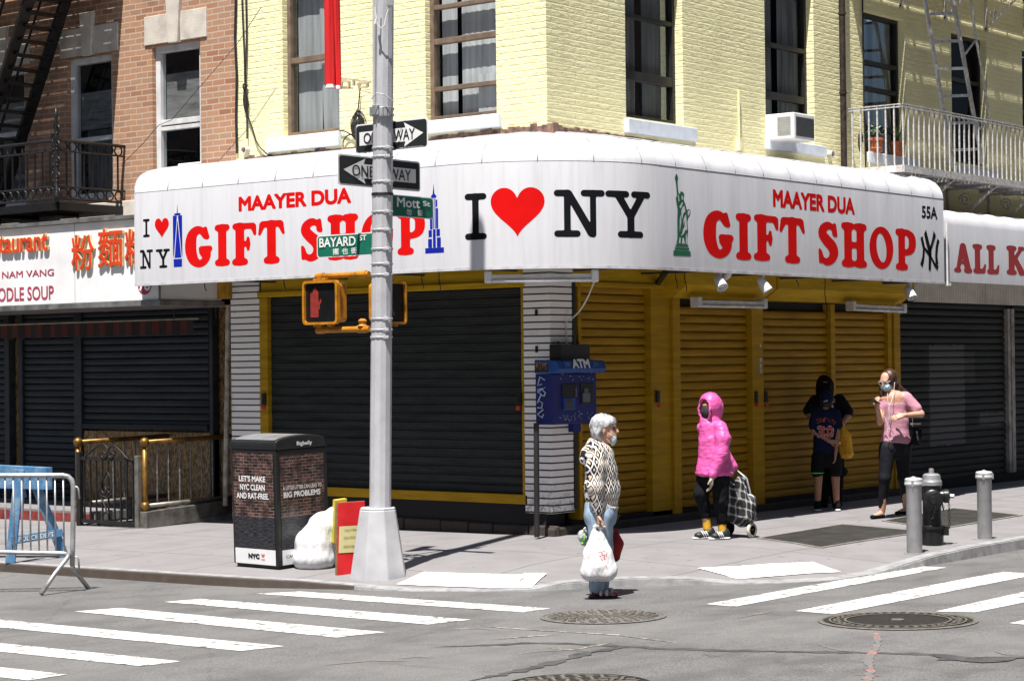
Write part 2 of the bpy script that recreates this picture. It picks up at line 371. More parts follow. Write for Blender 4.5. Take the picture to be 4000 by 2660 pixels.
# ================================================================== building materials
def m_brick(name, axis, cols, mortar, bw, rh, ms, bump=.5, dist=.006, paint=False, soot=None):
    n = NT(name); p = n.pos(); q = n.sep(p); a = q[axis]; v = n.comb(a, q[2], 0.)
    wob = n.noise(p, 9, 3.); vv = n.comb(n.math('ADD', a, n.math('MULTIPLY', wob, .012)), n.math('ADD', q[2], n.math('MULTIPLY', n.noise(p, 4, 2.), .016)), 0.)
    t = n.n('TexBrick', offset=.5); n.set(t.inputs['Vector'], vv); I = t.inputs
    I['Scale'].default_value = 1; I['Brick Width'].default_value = bw; I['Row Height'].default_value = rh; I['Mortar Size'].default_value = ms; I['Mortar Smooth'].default_value = .9 if paint else .15
    I['Color1'].default_value = (0, 0, 0, 1); I['Color2'].default_value = (1, 1, 1, 1); I['Mortar'].default_value = (.5, .5, .5, 1); I['Bias'].default_value = 0
    tone = n.noise(p, 1.1, 5., .6); fine = n.noise(p, 45, 4., .65)
    if paint:
        c = n.ramp(tone, [(.3, tuple(x*.9 for x in cols[0])), (.55, cols[0]), (.75, tuple(min(.9, x*1.06) for x in cols[0]))])
        c = n.mix(n.ramp(n.noise(n.scale(p, (3, 3, .5)), 1.3, 5., .7), [(.5, 0.), (.75, .28)]), c, tuple(x*.72 for x in cols[0]))
        h = n.math('ADD', n.math('MULTIPLY', t.outputs['Fac'], n.math('MULTIPLY', n.math('MULTIPLY_ADD', n.noise(p, 2.6, 3.), -1.3, .2), 1.)), n.math('ADD', n.math('MULTIPLY', n.noise(n.scale(p, (1, 1, 2.6)), 9, 5., .6), 1.7), n.math('MULTIPLY', fine, .3)))
    else:
        c = n.ramp(t.outputs['Color'], [(0., cols[0]), (.45, cols[1]), (.8, cols[2]), (1., cols[3])])
        c = n.mix(n.math('MULTIPLY', fine, .45), c, tuple(x*.6 for x in cols[1]))
        c = n.mix(t.outputs['Fac'], c, mortar)
        c = n.mix(n.ramp(tone, [(.5, 0.), (.72, .5)]), c, soot or (.1, .08, .07))
        h = n.math('ADD', n.math('MULTIPLY', t.outputs['Fac'], -1.), n.math('MULTIPLY', fine, .6))
    return n.fin(c, .85, 0, n.bump(h, bump, dist), .25)
YEL = (.80, .75, .445)
YB_L = m_brick('painted_brick_street_left', 1, [YEL], None, .215, .073, .012, .42, .02, True); YB_R = m_brick('painted_brick_street_right', 0, [YEL], None, .215, .073, .012, .42, .02, True)
RB = m_brick('red_brick', 1, [(.35, .18, .108), (.44, .24, .14), (.37, .23, .152), (.29, .12, .066)], (.46, .36, .29), .22, .075, .008, .6, .006)
STONE = M('pale_stone', (.55, .50, .44), .85, 0, .12, 5, .3, 50); SILL = M('sill_bluish_white', (.62, .67, .74), .7, 0, .07, 8, .1, 40)
BRAWN = M('brown_frame', (.17, .12, .085), .6, 0, .2, 9); BLACKF = M('black_frame', (.018, .017, .017), .5, 0, .2, 9); WHITEF = M('white_frame', (.62, .62, .62), .6, 0, .12, 5)
DARK = M('dark_interior', (.012, .012, .013), .9, 0, .1); CURT = M('sheer_curtain', (.6, .62, .64), .9, 0, .16, 7, .5, 9, stretch=(2, 2, .12)); GREYC = M('grey_curtain', (.24, .26, .28), .9, 0, .25, 7, .5, 9, stretch=(2, 2, .12))  # streaked tone paints the shading of folds into both curtain colours
BLIND = M('grey_screen', (.3, .3, .3), .8, 0, .25, 3, 0, 60, stretch=(1, 1, 8))
def m_glass():
    n = NT('window_glass'); t = n.t; t.nodes.remove(n.bsdf)
    tr = n.n('BsdfTransparent'); tr.inputs[0].default_value = (.86, .88, .88, 1); g = n.n('BsdfGlossy'); g.inputs['Roughness'].default_value = .03; g.inputs[0].default_value = (.3, .33, .36, 1)
    fr = n.n('Fresnel'); fr.inputs[0].default_value = 1.5; nm = n.bump(n.noise(n.pos(), 1.6, 2.), .12, .05); n.set(g.inputs['Normal'], nm)
    mx = n.n('MixShader'); n.set(mx.inputs[0], n.math('MULTIPLY_ADD', fr.outputs[0], .42, .012)); n.set(mx.inputs[1], tr.outputs[0]); n.set(mx.inputs[2], g.outputs[0]); n.set(n.out.inputs[0], mx.outputs[0]); return n.mat
GLASS = m_glass()
def m_tiles():
    n = NT('white_tile_rows'); p = n.pos(); q = n.sep(p); z = n.math('ADD', q[2], n.math('MULTIPLY', n.noise(p, 3, 2.), .004))
    f = n.math('PINGPONG', n.math('ADD', z, 20.), .0385); j = n.math('LESS_THAN', f, .0085)
    row = n.math('FLOOR', n.math('DIVIDE', n.math('ADD', z, 20.), .077)); wn = n.n('TexWhiteNoise', noise_dimensions='1D'); n.set(wn.inputs['W'], row)
    c = n.mix(wn.outputs['Value'], (.78, .76, .74), (.88, .86, .84)); d = n.noise(p, 5, 6., .7); c = n.mix(n.ramp(d, [(.6, 0.), (.72, .4)]), c, (.3, .28, .26))
    low = n.math('MULTIPLY', n.ramp(q[2], [(.3, 1.), (.75, 0.)]), n.ramp(n.noise(p, 14, 5., .8), [(.5, 0.), (.58, 1.)])); c = n.mix(n.math('MULTIPLY', low, .7), c, (.05, .045, .04))
    c = n.mix(j, c, (.025, .022, .02)); return n.fin(c, .45, 0, n.bump(j, -.6, .006), .5)
TILE = m_tiles()
def m_shut(name, col, dirt, wear, rough=.55, patches=(), sc=3.5):
    n = NT(name); p = n.pos(); q = n.sep(p); a = n.noise(n.scale(p, (.35, .35, 4)), sc, 6., .68); f = n.noise(n.scale(p, (1, 1, 3)), 26, 4., .75)
    c = n.ramp(a, [(.28, dirt), (.5, col), (.72, tuple(x*1.35 for x in col))]); c = n.mix(n.ramp(f, [(.62, 0.), (.69, .8)]), c, wear)
    for ax, a0, a1, z0, z1, pc, k in patches:
        e = n.math('MULTIPLY', n.noise(p, 9, 4.), .12)
        m = n.math('MULTIPLY', n.math('MULTIPLY', n.math('GREATER_THAN', n.math('ADD', q[ax], e), a0), n.math('LESS_THAN', n.math('ADD', q[ax], e), a1)), n.math('MULTIPLY', n.math('GREATER_THAN', n.math('ADD', q[2], e), z0), n.math('LESS_THAN', n.math('ADD', q[2], e), z1)))
        c = n.mix(n.math('MULTIPLY', m, k), c, pc)
    return n.fin(c, rough+.1, 0, n.bump(n.math('ADD', f, n.math('MULTIPLY', n.noise(n.scale(p, (1, 1, .6)), 2.2, 3.), 2.)), .22, .01), .18)
SH_BLK = m_shut('black_shutter', (.026, .029, .029), (.011, .012, .013), (.1, .11, .105)); SH_NAVY = m_shut('slate_shutter', (.028, .035, .045), (.015, .019, .024), (.08, .09, .1), .45)
SH_YEL = m_shut('yellow_shutter', (.33, .178, .007), (.2, .105, .004), (.09, .055, .012), .5); YPAINT = m_shut('yellow_paint', (.38, .215, .007), (.27, .15, .005), (.16, .11, .04), .5)
YHEAD = m_shut('yellow_paint_header', (.48, .295, .008), (.35, .2, .006), (.17, .13, .07), .5)
_a = onY(3633, 1330, .05); _b = onY(3775, 1715, .05); _c = onY(3830, 1600, .05); _d = onY(3930, 1640, .05)
SH_OLD = m_shut('old_black_shutter', (.02, .022, .023), (.009, .01, .011), (.09, .095, .095), .55, [(0, _a.x, _b.x, _b.z, _a.z, (.13, .135, .145), .5), (0, _b.x, _b.x+.35, _b.z+.9, _a.z-.1, (.09, .095, .1), .35), (0, _c.x, _d.x, _d.z, _c.z, (.1, .105, .11), .6)])
def m_granite():
    n = NT('speckled_brown_granite'); p = n.pos(); f = n.noise(n.scale(p, (1, 1, .45)), 42, 3., .7)
    c = n.ramp(f, [(.36, (.03, .018, .01)), (.46, (.16, .09, .035)), (.56, (.3, .19, .08)), (.66, (.4, .29, .15))]); return n.fin(c, .35, 0, None, .5)
GRAN = m_granite()
PLINTH = M('dirty_plinth_stone', (.04, .031, .027), .85, 0, .35, 7, .5, 30, tint=(.05, .035, .03)); CONCW = M('worn_concrete', (.36, .33, .28), .9, 0, .25, 8, .6, 40); REDSTEP = M('red_painted_step', (.2, .03, .025), .7, 0, .3, 9, .3, 40)
# facade frames: fL(a, z, d) -> a runs along the left street, d goes into the building; fR likewise on the right street
def fL(a, z, d=0.): return (d, a, z)
def fR(a, z, d=0.): return (a, d, z)
def aL(px, py, d=0.): return onX(px, py, d).y
def aR(px, py, d=0.): return onY(px, py, d).x
def zL(px, py, d=0.): return onX(px, py, d).z
def zR(px, py, d=0.): return onY(px, py, d).z
def fbox(b, f, a0, a1, z0, z1, d0, d1): p, q = f(a0, z0, d0), f(a1, z1, d1); return b.box(p[0], q[0], p[1], q[1], p[2], q[2])
def wall(f, a0, a1, z0, z1, ops, depth=.2):
    b = MB(); A = sorted({a0, a1, *[o[0] for o in ops], *[o[1] for o in ops]}); Z = sorted({z0, z1, *[o[2] for o in ops], *[o[3] for o in ops]})
    A = [v for v in A if a0 <= v <= a1]; Z = [v for v in Z if z0 <= v <= z1]
    for i in range(len(A)-1):
        for j in range(len(Z)-1):
            ca, cz = (A[i]+A[i+1])/2, (Z[j]+Z[j+1])/2
            if any(o[0] < ca < o[1] and o[2] < cz < o[3] for o in ops): continue
            b.poly([f(A[i], Z[j]), f(A[i+1], Z[j]), f(A[i+1], Z[j+1]), f(A[i], Z[j+1])])
    for o in ops:
        c = [(o[0], o[2]), (o[1], o[2]), (o[1], o[3]), (o[0], o[3])]
        for k in range(4): (p, q), (r, s) = c[k], c[(k+1) % 4]; b.poly([f(p, q), f(r, s), f(r, s, depth), f(p, q, depth)])
    return b
def curtain(b, f, a0, a1, z0, z1, d, amp=.03, k=9, slant=0):
    n = 40; b.add([f(a0+(a1-a0)*i/n+(slant*(1-j)), z0+(z1-z0)*j, d+.22*amp*math.sin(k*2*math.pi*(i/n+.03*math.sin(9*i/n)))) for i in range(n+1) for j in (0, 1)], [(2*i, 2*i+1, 2*i+3, 2*i+2) for i in range(n)])
def window(par, f, o, rails, fm, fw=.06, dep=.13, curt=None, cm=CURT, label=None, blind=None, stiles=True):
    a0, a1, z0, z1 = o; w = MB()
    for p, q, r, s in ((a0, a0+fw, z0, z1), (a1-fw, a1, z0, z1), (a0+fw, a1-fw, z0, z0+fw), (a0+fw, a1-fw, z1-fw, z1)): fbox(w, f, p, q, r, s, dep-.05, dep+.05)
    for zc, hh in rails: fbox(w, f, a0+fw, a1-fw, zc-hh/2, zc+hh/2, dep-.045, dep+.03)
    fr = w.build('window', fm, par, bevel=.004)
    if label: fr['label'] = label
    g = MB(); g.poly([f(a0+fw, z0+fw, dep), f(a1-fw, z0+fw, dep), f(a1-fw, z1-fw, dep), f(a0+fw, z1-fw, dep)]); g.build('pane', GLASS, fr)
    if curt:
        g = MB()
        for c in curt: curtain(g, f, *c)
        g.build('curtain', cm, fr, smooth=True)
    if blind:
        g = MB(); fbox(g, f, a0+fw+.01, a1-fw-.01, blind[0], blind[1], dep+.05, dep+.055); g.build('blind', blind[2], fr)
    g = MB(); fbox(g, f, a0-.05, a1+.05, z0-.05, z1+.05, .75, .77)
    for s in (a0-.05, a1+.03): fbox(g, f, s, s+.02, z0-.05, z1+.05, .22, .75)
    fbox(g, f, a0-.05, a1+.05, z0-.07, z0-.05, .22, .77)
    g.build('interior', DARK, fr)
    return fr
def shutter(par, f, a0, a1, z0, z1, pitch, mat, d, name='shutter', label=None, prof=None):
    b = MB(); n = int(round((z1-z0)/pitch)); pitch = (z1-z0)/n; pr = prof or [(0, .024), (.045, .024), (.05, .004), (.075, -.006), (.3, -.014), (.6, -.016), (.85, -.009), (.94, .004), (.95, .024)]
    P = []
    for i in range(n):
        for t, o in pr: P.append((z0+(i+t)*pitch, d+o))
    P.append((z1, d)); b.add([f(a, z, o) for z, o in P for a in (a0, a1)], [(2*i, 2*i+1, 2*i+3, 2*i+2) for i in range(len(P)-1)])
    o = b.build(name, mat, par, smooth='auto', recalc=False)
    if label: o['label'] = label
    return o
# ================================================================== corner building (pale yellow painted brick)
YPARTY = 4.86
cb = thing('corner_building', 'pale yellow painted brick corner building with black and yellow shutters below', 'building', (0, 0, zs(0, 0)))
ZT = 13.5
w1 = (aL(1326, 400), aL(1106, 400), zL(1115, 536), zL(1115, 536)+2.05); w2 = (aL(1940, 400), aL(1664, 400), zL(1690, 474), zL(1690, 474)+2.1)
wall(fL, .0, YPARTY, 3.2, ZT, [w1, w2]).build('wall_left_street', YB_L, cb)
w3 = (aR(2444, 300), aR(2668, 300), zR(2640, 486), zR(2640, 486)+2.05); w4 = (aR(2989, 300), aR(3180, 300), zR(3150, 557), zR(3150, 557)+2.15)
w5 = (aR(3375, 300), aR(3537, 300), zR(3530, 618), zR(3385, 42)); w6 = (aR(3718, 400), aR(3857, 400), zR(3850, 652), zR(3730, 125))
ops = [w3, w4, w5, w6]
for k in (1, 2): ops.append((w6[0]+2.4*k, w6[1]+2.4*k, w6[2], w6[3]))
wall(fR, .0, 30, 3.2, ZT, ops).build('wall_right_street', YB_R, cb)
b = MB(); b.box(.02, 30, .02, YPARTY, ZT, ZT+.1); b.build('roof', DARK, cb)
# ragged unpainted brick line along the awning top
RAG = M('bare_brick_edge', (.22, .13, .1), .95, 0, .5, 12, .8, 25, tint=(.05, .04, .035))
b = MB(); zq = zL(1500, 566)
for i in range(60):
    a = 4.7-i*.08; h = .02+.05*random.random()*random.random()+(.03 if i > 38 else 0); b.box(-.012-.012*random.random(), .01, a-.08, a, zq-.5, zq+h-.02)
b.build('bare_brick_edge', RAG, cb)
b = MB(); zq2 = zR(2300, 516)
for i in range(26): a = .02+i*.08; b.box(a, a+.08, -.012-.012*random.random(), .01, zq2-.5, zq2-.0+.05*random.random()*(1-i/26))
b.build('bare_brick_edge', RAG, cb); b = MB()
for i in range(40): a = 2.6+i*.08; b.box(a, a+.08, -.01-.01*random.random(), .01, zq2-.5, zq2-.06+.05*random.random())
b.build('bare_brick_edge', RAG, cb)
zc = w1[2]
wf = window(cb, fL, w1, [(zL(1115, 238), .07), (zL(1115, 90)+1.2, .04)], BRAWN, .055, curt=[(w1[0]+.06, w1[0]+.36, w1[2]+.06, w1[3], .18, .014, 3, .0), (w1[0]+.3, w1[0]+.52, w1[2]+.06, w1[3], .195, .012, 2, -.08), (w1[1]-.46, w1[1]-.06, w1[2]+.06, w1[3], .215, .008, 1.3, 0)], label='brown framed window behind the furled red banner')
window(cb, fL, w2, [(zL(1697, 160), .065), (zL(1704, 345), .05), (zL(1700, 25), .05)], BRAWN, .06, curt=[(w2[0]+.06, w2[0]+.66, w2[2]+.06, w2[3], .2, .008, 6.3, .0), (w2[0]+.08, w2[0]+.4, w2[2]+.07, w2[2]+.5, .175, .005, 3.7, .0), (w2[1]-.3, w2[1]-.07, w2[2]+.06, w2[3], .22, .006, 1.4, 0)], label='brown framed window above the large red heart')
b = MB()
for o in (w1, w2): p = fL(o[1]-.19, o[2]+.09, .22); b.box(p[0], p[0]+.02, p[1]-.1, p[1]+.1, p[2], p[2]+.01)
RW = [(w3, [(zR(2448, 268+15), .11), (zR(2448, 48), .05)], BLACKF), (w4, [(zR(2990, 160), .06), (zR(2992, 360), .09)], BLACKF), (w5, [(zR(3380, 232), .06), (zR(3380, 335), .06), (zR(3380, 488), .07)], BLACKF), (w6, [(zR(3722, 300), .06)], BLACKF)]
for o, r, m in RW:
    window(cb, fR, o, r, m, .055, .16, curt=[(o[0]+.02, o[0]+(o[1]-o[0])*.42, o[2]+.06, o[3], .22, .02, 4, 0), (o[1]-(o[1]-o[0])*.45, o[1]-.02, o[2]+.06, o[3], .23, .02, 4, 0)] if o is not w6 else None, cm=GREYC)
for k in (1, 2): window(cb, fR, (w6[0]+2.4*k, w6[1]+2.4*k, w6[2], w6[3]), [((w6[2]+w6[3])/2, .06)], BLACKF)
for f, x0, x1, zt, zb in ((fL, aL(1336, 550), aL(1053, 560), zL(1060, 543), zL(1060, 598)), (fL, aL(1960, 460), aL(1672, 480), zL(1690, 474), zL(1690, 525)), (fR, aR(2437, 480), aR(2706, 500), zR(2700, 503), zR(2700, 555)), (fR, aR(2988, 560), aR(3212, 580), zR(3205, 574), zR(3205, 614)), (fR, aR(3384, 610), aR(3574, 630), zR(3570, 622), zR(3570, 662)), (fR, aR(3728, 660), aR(3892, 690), zR(3885, 672), zR(3885, 712))):
    b = MB(); fbox(b, f, x0, x1, zb, zt, -.07, .16); b.build('window_sill', SILL, cb, bevel=.008)
# rusty drain pipe
PIPE = M('dark_drain_pipe', (.035, .022, .018), .7, .2, .4, 12, .5, 30); b = MB(); xa = aR(3274, 300)
b.tube([(xa, -.07, 3.6), (xa+.004, -.07, 5), (xa, -.07, 6.2), (xa, -.07, 9)], .042, 10)
for z in (zR(3274, 370), zR(3274, 62)): b.lathe([(.052, 0), (.052, .03)], (xa, -.07, z), n=10)
b.build('drain_pipe', PIPE, cb, smooth='auto')
b = MB(); xa = aR(3368, 300); b.tube([(xa, -.02, 3.6), (xa+.01, -.03, 4.6), (xa-.01, -.025, 5.4), (xa, -.02, 9)], .012, 6); xa = aR(2881, 480)
b.build('wall_cable', BLACKF, cb)
b = MB(); b.tube([(xa, -.02, zR(2881, 580)), (xa, -.02, zR(2881, 355))], .014, 6); b.box(xa-.05, xa+.05, -.06, 0, zR(2881, 590), zR(2881, 540)); b.build('conduit', M('painted_conduit', YEL, .7), cb)
# vents poking out of the wall above the awning
for f, px, py in ((fL, 966, 588), (fR, 3237, 604)):
    b = MB(); p = f(aL(px, py) if f is fL else aR(px, py), zL(px, py) if f is fL else zR(px, py)); n = (-1, 0, 0) if f is fL else (0, -1, 0)
    b.lathe([(.05, -.05), (.05, .07), (.038, .07), (.036, -.02)], p, n, 14); b.build('vent', STONE, cb, smooth='auto')
# ---- ground floor, left street
tw = .03
zb0 = zs(0, 0)
b = MB(); b.box(-tw, aR(2238, 1900), -tw, aL(2051, 1900, -tw), zL(2140, 2007, -tw), 3.4); b.build('tile_pillar', TILE, cb, bevel=.006)
ya, yb = aL(1013, 1400, -tw), aL(903, 1500, -tw); b = MB(); b.box(-tw, .3, ya, yb, zb0, 3.4); b.build('tile_pillar', TILE, cb, bevel=.006)
yr, yl = aL(2051, 1500), aL(1030, 1500); zsill = zL(2000, 1940); zhead = zL(2000, 1112)
b = MB(); b.box(-.012, .1, yr-.02, yl+.02, zhead, 3.5); b.build('fascia', YHEAD, cb)
b = MB(); b.box(-.05, .04, yr-.03, yl+.05, zhead-.03, zhead+.035); b.build('shutter_header', YHEAD, cb, bevel=.006)
for p_, q_ in ((yr-.045, yr+.035), (yl-.09, yl+.06)): b = MB(); b.box(-.02, .1, p_, q_, zsill, zhead-.032); b.build('shutter_jamb', YPAINT, cb, bevel=.006)
b = MB(); b.box(-.01, .1, yl+.065, ya-.003, zb0, 3.3); b.build('rusty_post', M('rusty_post', (.05, .02, .015), .8, 0, .4, 9, .4, 30), cb)
BIG = shutter(cb, fL, yr+.035, yl-.09, zsill+.03, zhead-.03, .0985, SH_BLK, .05, label='wide black roll-down shutter behind the pole', prof=[(0, .008), (.05, -.004), (.12, -.009), (.2, -.003), (.55, -.006), (.86, -.004), (.93, .006)])
b = MB(); b.box(-.03, .06, yr-.04, yl+.05, zsill-.075, zsill+.03); b.build('shutter_sill', YPAINT, cb, bevel=.006)
LOCK = M('lock_steel', (.03, .03, .03), .4, .6); LRED = M('lock_red', (.5, .04, .02), .5)
def padlock(par, f, a, z, d):
    b = MB(); fbox(b, f, a-.03, a+.03, z-.02, z+.12, d-.03, d); o = b.build('latch', LOCK, par, bevel=.006)
    b = MB(); fbox(b, f, a-.025, a+.025, z-.075, z-.025, d-.05, d-.02); b.build('padlock', LRED, o, bevel=.008)
padlock(BIG, fL, aL(2040, 1560)+.01, zL(2040, 1575), -.025); padlock(BIG, fL, aL(1040, 1570), zL(1040, 1575), -.025)
b = MB(); b.box(-.025, .3, yr-.3, yl+.3, zb0-.25, zsill-.078); b.build('shop_base', DARK, cb)
b = MB(); y = -.12
random.seed(3)
while y < yl+.2:
    w = random.uniform(.35, .6); b.box(-.05-.02*random.random(), .0, y, y+w-.012, zb0-.3, zb0+.1+.03*random.random()); y += w
b.build('stone_plinth', PLINTH, cb, bevel=.02)
b = MB(); b.box(-.1, 8.6, -.11, .02, zb0-.3, zb0+.09); b.build('stone_plinth', PLINTH, cb, bevel=.02)
# little metal clips on the tiles and a dangling wire
for px, py in ((2097, 1222), (2098, 1364)): p = onX(px, py, -tw); b = MB(); b.box(p.x-.02, p.x, p.y-.012, p.y+.012, p.z-.035, p.z+.035); b.build('wall_clip', LOCK, cb)
# ---- ground floor, right street (recessed yellow front)
RD = .06
def rb(name, px0, px1, py0, py1, d0, d1, mat, bev=.006, ref=None):
    b = MB(); r = ref if ref is not None else d0; pm = (py0+py1)/2
    fbox(b, fR, aR(px0, pm, r), aR(px1, pm, r), zR(px0, py1, r), zR(px0, py0, r), d0, d1); return b.build(name, mat, cb, bevel=bev)
xe = aR(3512, 1500); zf = zR(2600, 1128)
b = MB(); b.box(aR(2236, 1500, 0), aR(2660, 1300, 0), -.012, .2, zR(2400, 1122, 0), 3.5); b.build('fascia', YHEAD, cb)
rb('black_downpipe', 2236, 2254, 1090, 1990, -.03, .03, BLACKF)
zlow = zb0+.14
b = MB(); fbox(b, fR, aR(2256, 1500, 0), aR(2268, 1500, 0), zlow, zR(2400, 1125, 0), -.02, .15); b.build('shutter_jamb', YPAINT, cb, bevel=.005)
b = MB(); fbox(b, fR, aR(2254, 1500, 0), aR(2556, 1500, 0), zR(2400, 1120, 0), zR(2400, 1105, 0), -.05, .04); b.build('shutter_header', YPAINT, cb, bevel=.006)
def ysh(px0, px1, pyt, label, d=RD, mat=SH_YEL):
    return shutter(cb, fR, aR(px0-10, 1500, d), aR(px1+8, 1500, d), zlow, zR((px0+px1)/2, pyt, d), .0985, mat, d, label=label)
SA = ysh(2268, 2546, 1118, 'yellow roll-down shutter nearest the corner pillar', .1)
b = MB(); b.box(aR(2546, 1500), aR(2632, 1500), -.0, .2, zlow-.1, 3.4); b.build('yellow_column', YPAINT, cb, bevel=.006)
b = MB(); b.box(aR(2632, 1500, -.04), aR(2660, 1500, -.04), -.04, .2, zlow-.1, zR(2650, 1160)); b.build('shutter_jamb', YPAINT, cb, bevel=.006)
SB = ysh(2660, 2932, 1200, 'yellow roll-down shutter behind the woman in pink')
b = MB(); b.box(aR(2932, 1500), aR(2976, 1500), -.03, .2, zlow-.1, zR(2950, 1180)); b.build('yellow_column', YPAINT, cb, bevel=.006)
SC = ysh(2976, 3243, 1216, 'wide yellow roll-down shutter left of the two people'); SD = ysh(3260, 3470, 1220, 'narrow yellow roll-down shutter right of the two people')
for p_, q_, d_ in ((3243, 3260, -.02), (3470, 3486, -.005), (3488, 3512, -.03)): b = MB(); b.box(aR(p_, 1500), aR(q_, 1500), d_, .2, zlow-.05, zR(p_+8, 1188)); b.build('shutter_mullion', YPAINT, cb, bevel=.006)
for s, px in ((SA, 2560), (SB, 2944), (SC, 2982)): padlock(s, fR, aR(px, 1560), zR(px, 1565), -.02)
b = MB(); b.box(aR(2660, 1180), xe, .1, .2, 2.5, 3.5); b.build('painted_shadow', DARK, cb)  # near-black box stands in for the shadow above the shutters
# slanted yellow soffit box under the awning
b = MB(); x0, x1 = aR(2680, 1150, -.3), aR(3568, 1150, -.3); z0 = zR(3100, 1177, -.12); z1 = zR(3100, 1130, -.3)
for xa, xb in ((x0, aR(3035, 1120, -.3)-.012), (aR(3035, 1120, -.3)+.012, x1)):
    b.hexa([(xa-.05, .1, z0), (xa, -.12, z0), (xa+.02, -.3, z1), (xa+.02, -.3, 3.4), (xa-.05, .1, 3.4)], [(xb-.05, .1, z0), (xb-.06, -.12, z0), (xb, -.3, z1), (xb, -.3, 3.4), (xb-.05, .1, 3.4)])
b.build('soffit_box', YHEAD, cb, bevel=.004)
def m_peg():
    n = NT('pegboard'); q = n.sep(n.pos()); a = n.math('PINGPONG', n.math('ADD', q[0], 20.), .0275); z = n.math('PINGPONG', n.math('ADD', q[2], 20.), .014)
    h = n.math('LESS_THAN', n.math('ADD', n.math('MULTIPLY', a, a), n.math('MULTIPLY', n.math('MULTIPLY', z, z), 2.)), .00009)
    c = n.ramp(n.noise(n.pos(), 3, 5.), [(.35, (.5, .46, .4)), (.6, (.66, .62, .56))]); return n.fin(n.mix(h, c, (.1, .09, .07)), .7)
b = MB(); xa = aR(3572, 1150, -.15); xb = aR(3850, 1150, -.15); zp = zR(3700, 1183, -.15)
b.box(xa, xb-.006, -.15, -.1, zp, 3.4); b.box(xb+.006, 18, -.15, -.1, zp, 3.4); b.build('pegboard_soffit', m_peg(), cb)
shutter(cb, fR, xe-.05, aR(3946, 1500, .05), zlow-.02, zp+.02, .0985, SH_OLD, .05, label='faded black roll-down shutter behind the hydrant')
shutter(cb, fR, aR(3955, 1500, .05), 18, zlow-.02, zp+.02, .0985, SH_OLD, .055, label='black roll-down shutter at the right edge')
GPOST = M('grey_post', (.3, .285, .27), .6, 0, .3, 6)
for p_, q_, d_ in ((3940, 3950, -.02), (3954, 3966, -.03)): b = MB(); b.box(aR(p_, 1500, d_), aR(q_, 1500, d_), d_, .1, zlow, zp-.05); b.build('shutter_post', GPOST, cb, bevel=.004)
b = MB(); b.box(aR(2236, 1900), 18, .0, .3, zb0-.3, zlow); b.build('shop_base', DARK, cb)
b = MB(); b.box(.35, 18, .3, .33, -.3, 3.45); b.build('shutter_backing', DARK, cb)  # black backing added behind the shutters to block light leaking through
b = MB(); b.box(.3, .33, .3, YPARTY-.1, -.3, 3.45); b.build('shutter_backing', DARK, cb)
# stickers on the yellow column
STK = M('sticker', (.5, .52, .55), .6, 0, .5, 40); p = onY(2972, 1420, -.035)
for w_, z_a, z_b in ((.025, -.12, .07), (.02, .2, .24)): b = MB(); b.box(p.x-w_, p.x+w_, -.036, -.031, p.z+z_a, p.z+z_b); b.build('sticker', STK, cb)
# ================================================================== brick building (left)
bb = thing('brick_building', 'red brick building with white stone lintels above the noodle restaurant', 'building', (0, YPARTY+2, zs(0, 6)))
wa = (aL(784, 400), aL(596, 400), zL(700, 690), zL(605, 182)); wb = (aL(440, 500), aL(264, 500), zL(350, 780), zL(272, 232)); wc = (aL(98, 500), aL(98, 500)+(wb[1]-wb[0]), wb[2], wb[3])
wd_ = (wc[0]+1.9, wc[1]+1.9, wb[2], wb[3])
wall(fL, YPARTY+.004, 16, 2.7, ZT, [wa, wb, wc, wd_], .14).build('wall', RB, bb)
b = MB(); b.box(.02, 8, YPARTY+.01, 16, ZT, ZT+.1); b.build('roof', DARK, bb)
for o, r, lab in ((wa, [(zL(650, 476), .07), (zL(650, 500), .05)], 'white framed window with a dark screen beside the party wall'), (wb, [(zL(300, 548), .06)], 'white framed window behind the fire escape'), (wc, [(wc[2]+1.0, .06)], None), (wd_, [(wc[2]+1.0, .06)], None)):
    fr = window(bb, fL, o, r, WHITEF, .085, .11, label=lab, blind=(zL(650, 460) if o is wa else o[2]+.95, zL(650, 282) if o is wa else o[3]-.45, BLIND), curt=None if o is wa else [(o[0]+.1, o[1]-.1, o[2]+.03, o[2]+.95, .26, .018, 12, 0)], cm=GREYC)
    # stone lintel with keystone
    zc = o[3]+.02; yc = (o[0]+o[1])/2; hw = (o[1]-o[0])/2+.13; b = MB()
    b.box(-.02, .05, yc-hw, yc-.1, zc, zc+.37); b.box(-.02, .05, yc+.1, yc+hw, zc, zc+.37)
    b.hexa([(-.06, yc-.085, zc-.02), (-.06, yc+.085, zc-.02), (-.06, yc+.13, zc+.55), (-.06, yc-.13, zc+.55)], [(.05, yc-.085, zc-.02), (.05, yc+.085, zc-.02), (.05, yc+.13, zc+.55), (.05, yc-.13, zc+.55)])
    b.build('lintel', STONE, bb, bevel=.006)
b = MB(); zq = zL(505, 850); b.box(-.06, .02, YPARTY+.05, 16, zq, zL(505, 785)); b.build('stone_band', STONE, bb, bevel=.01)
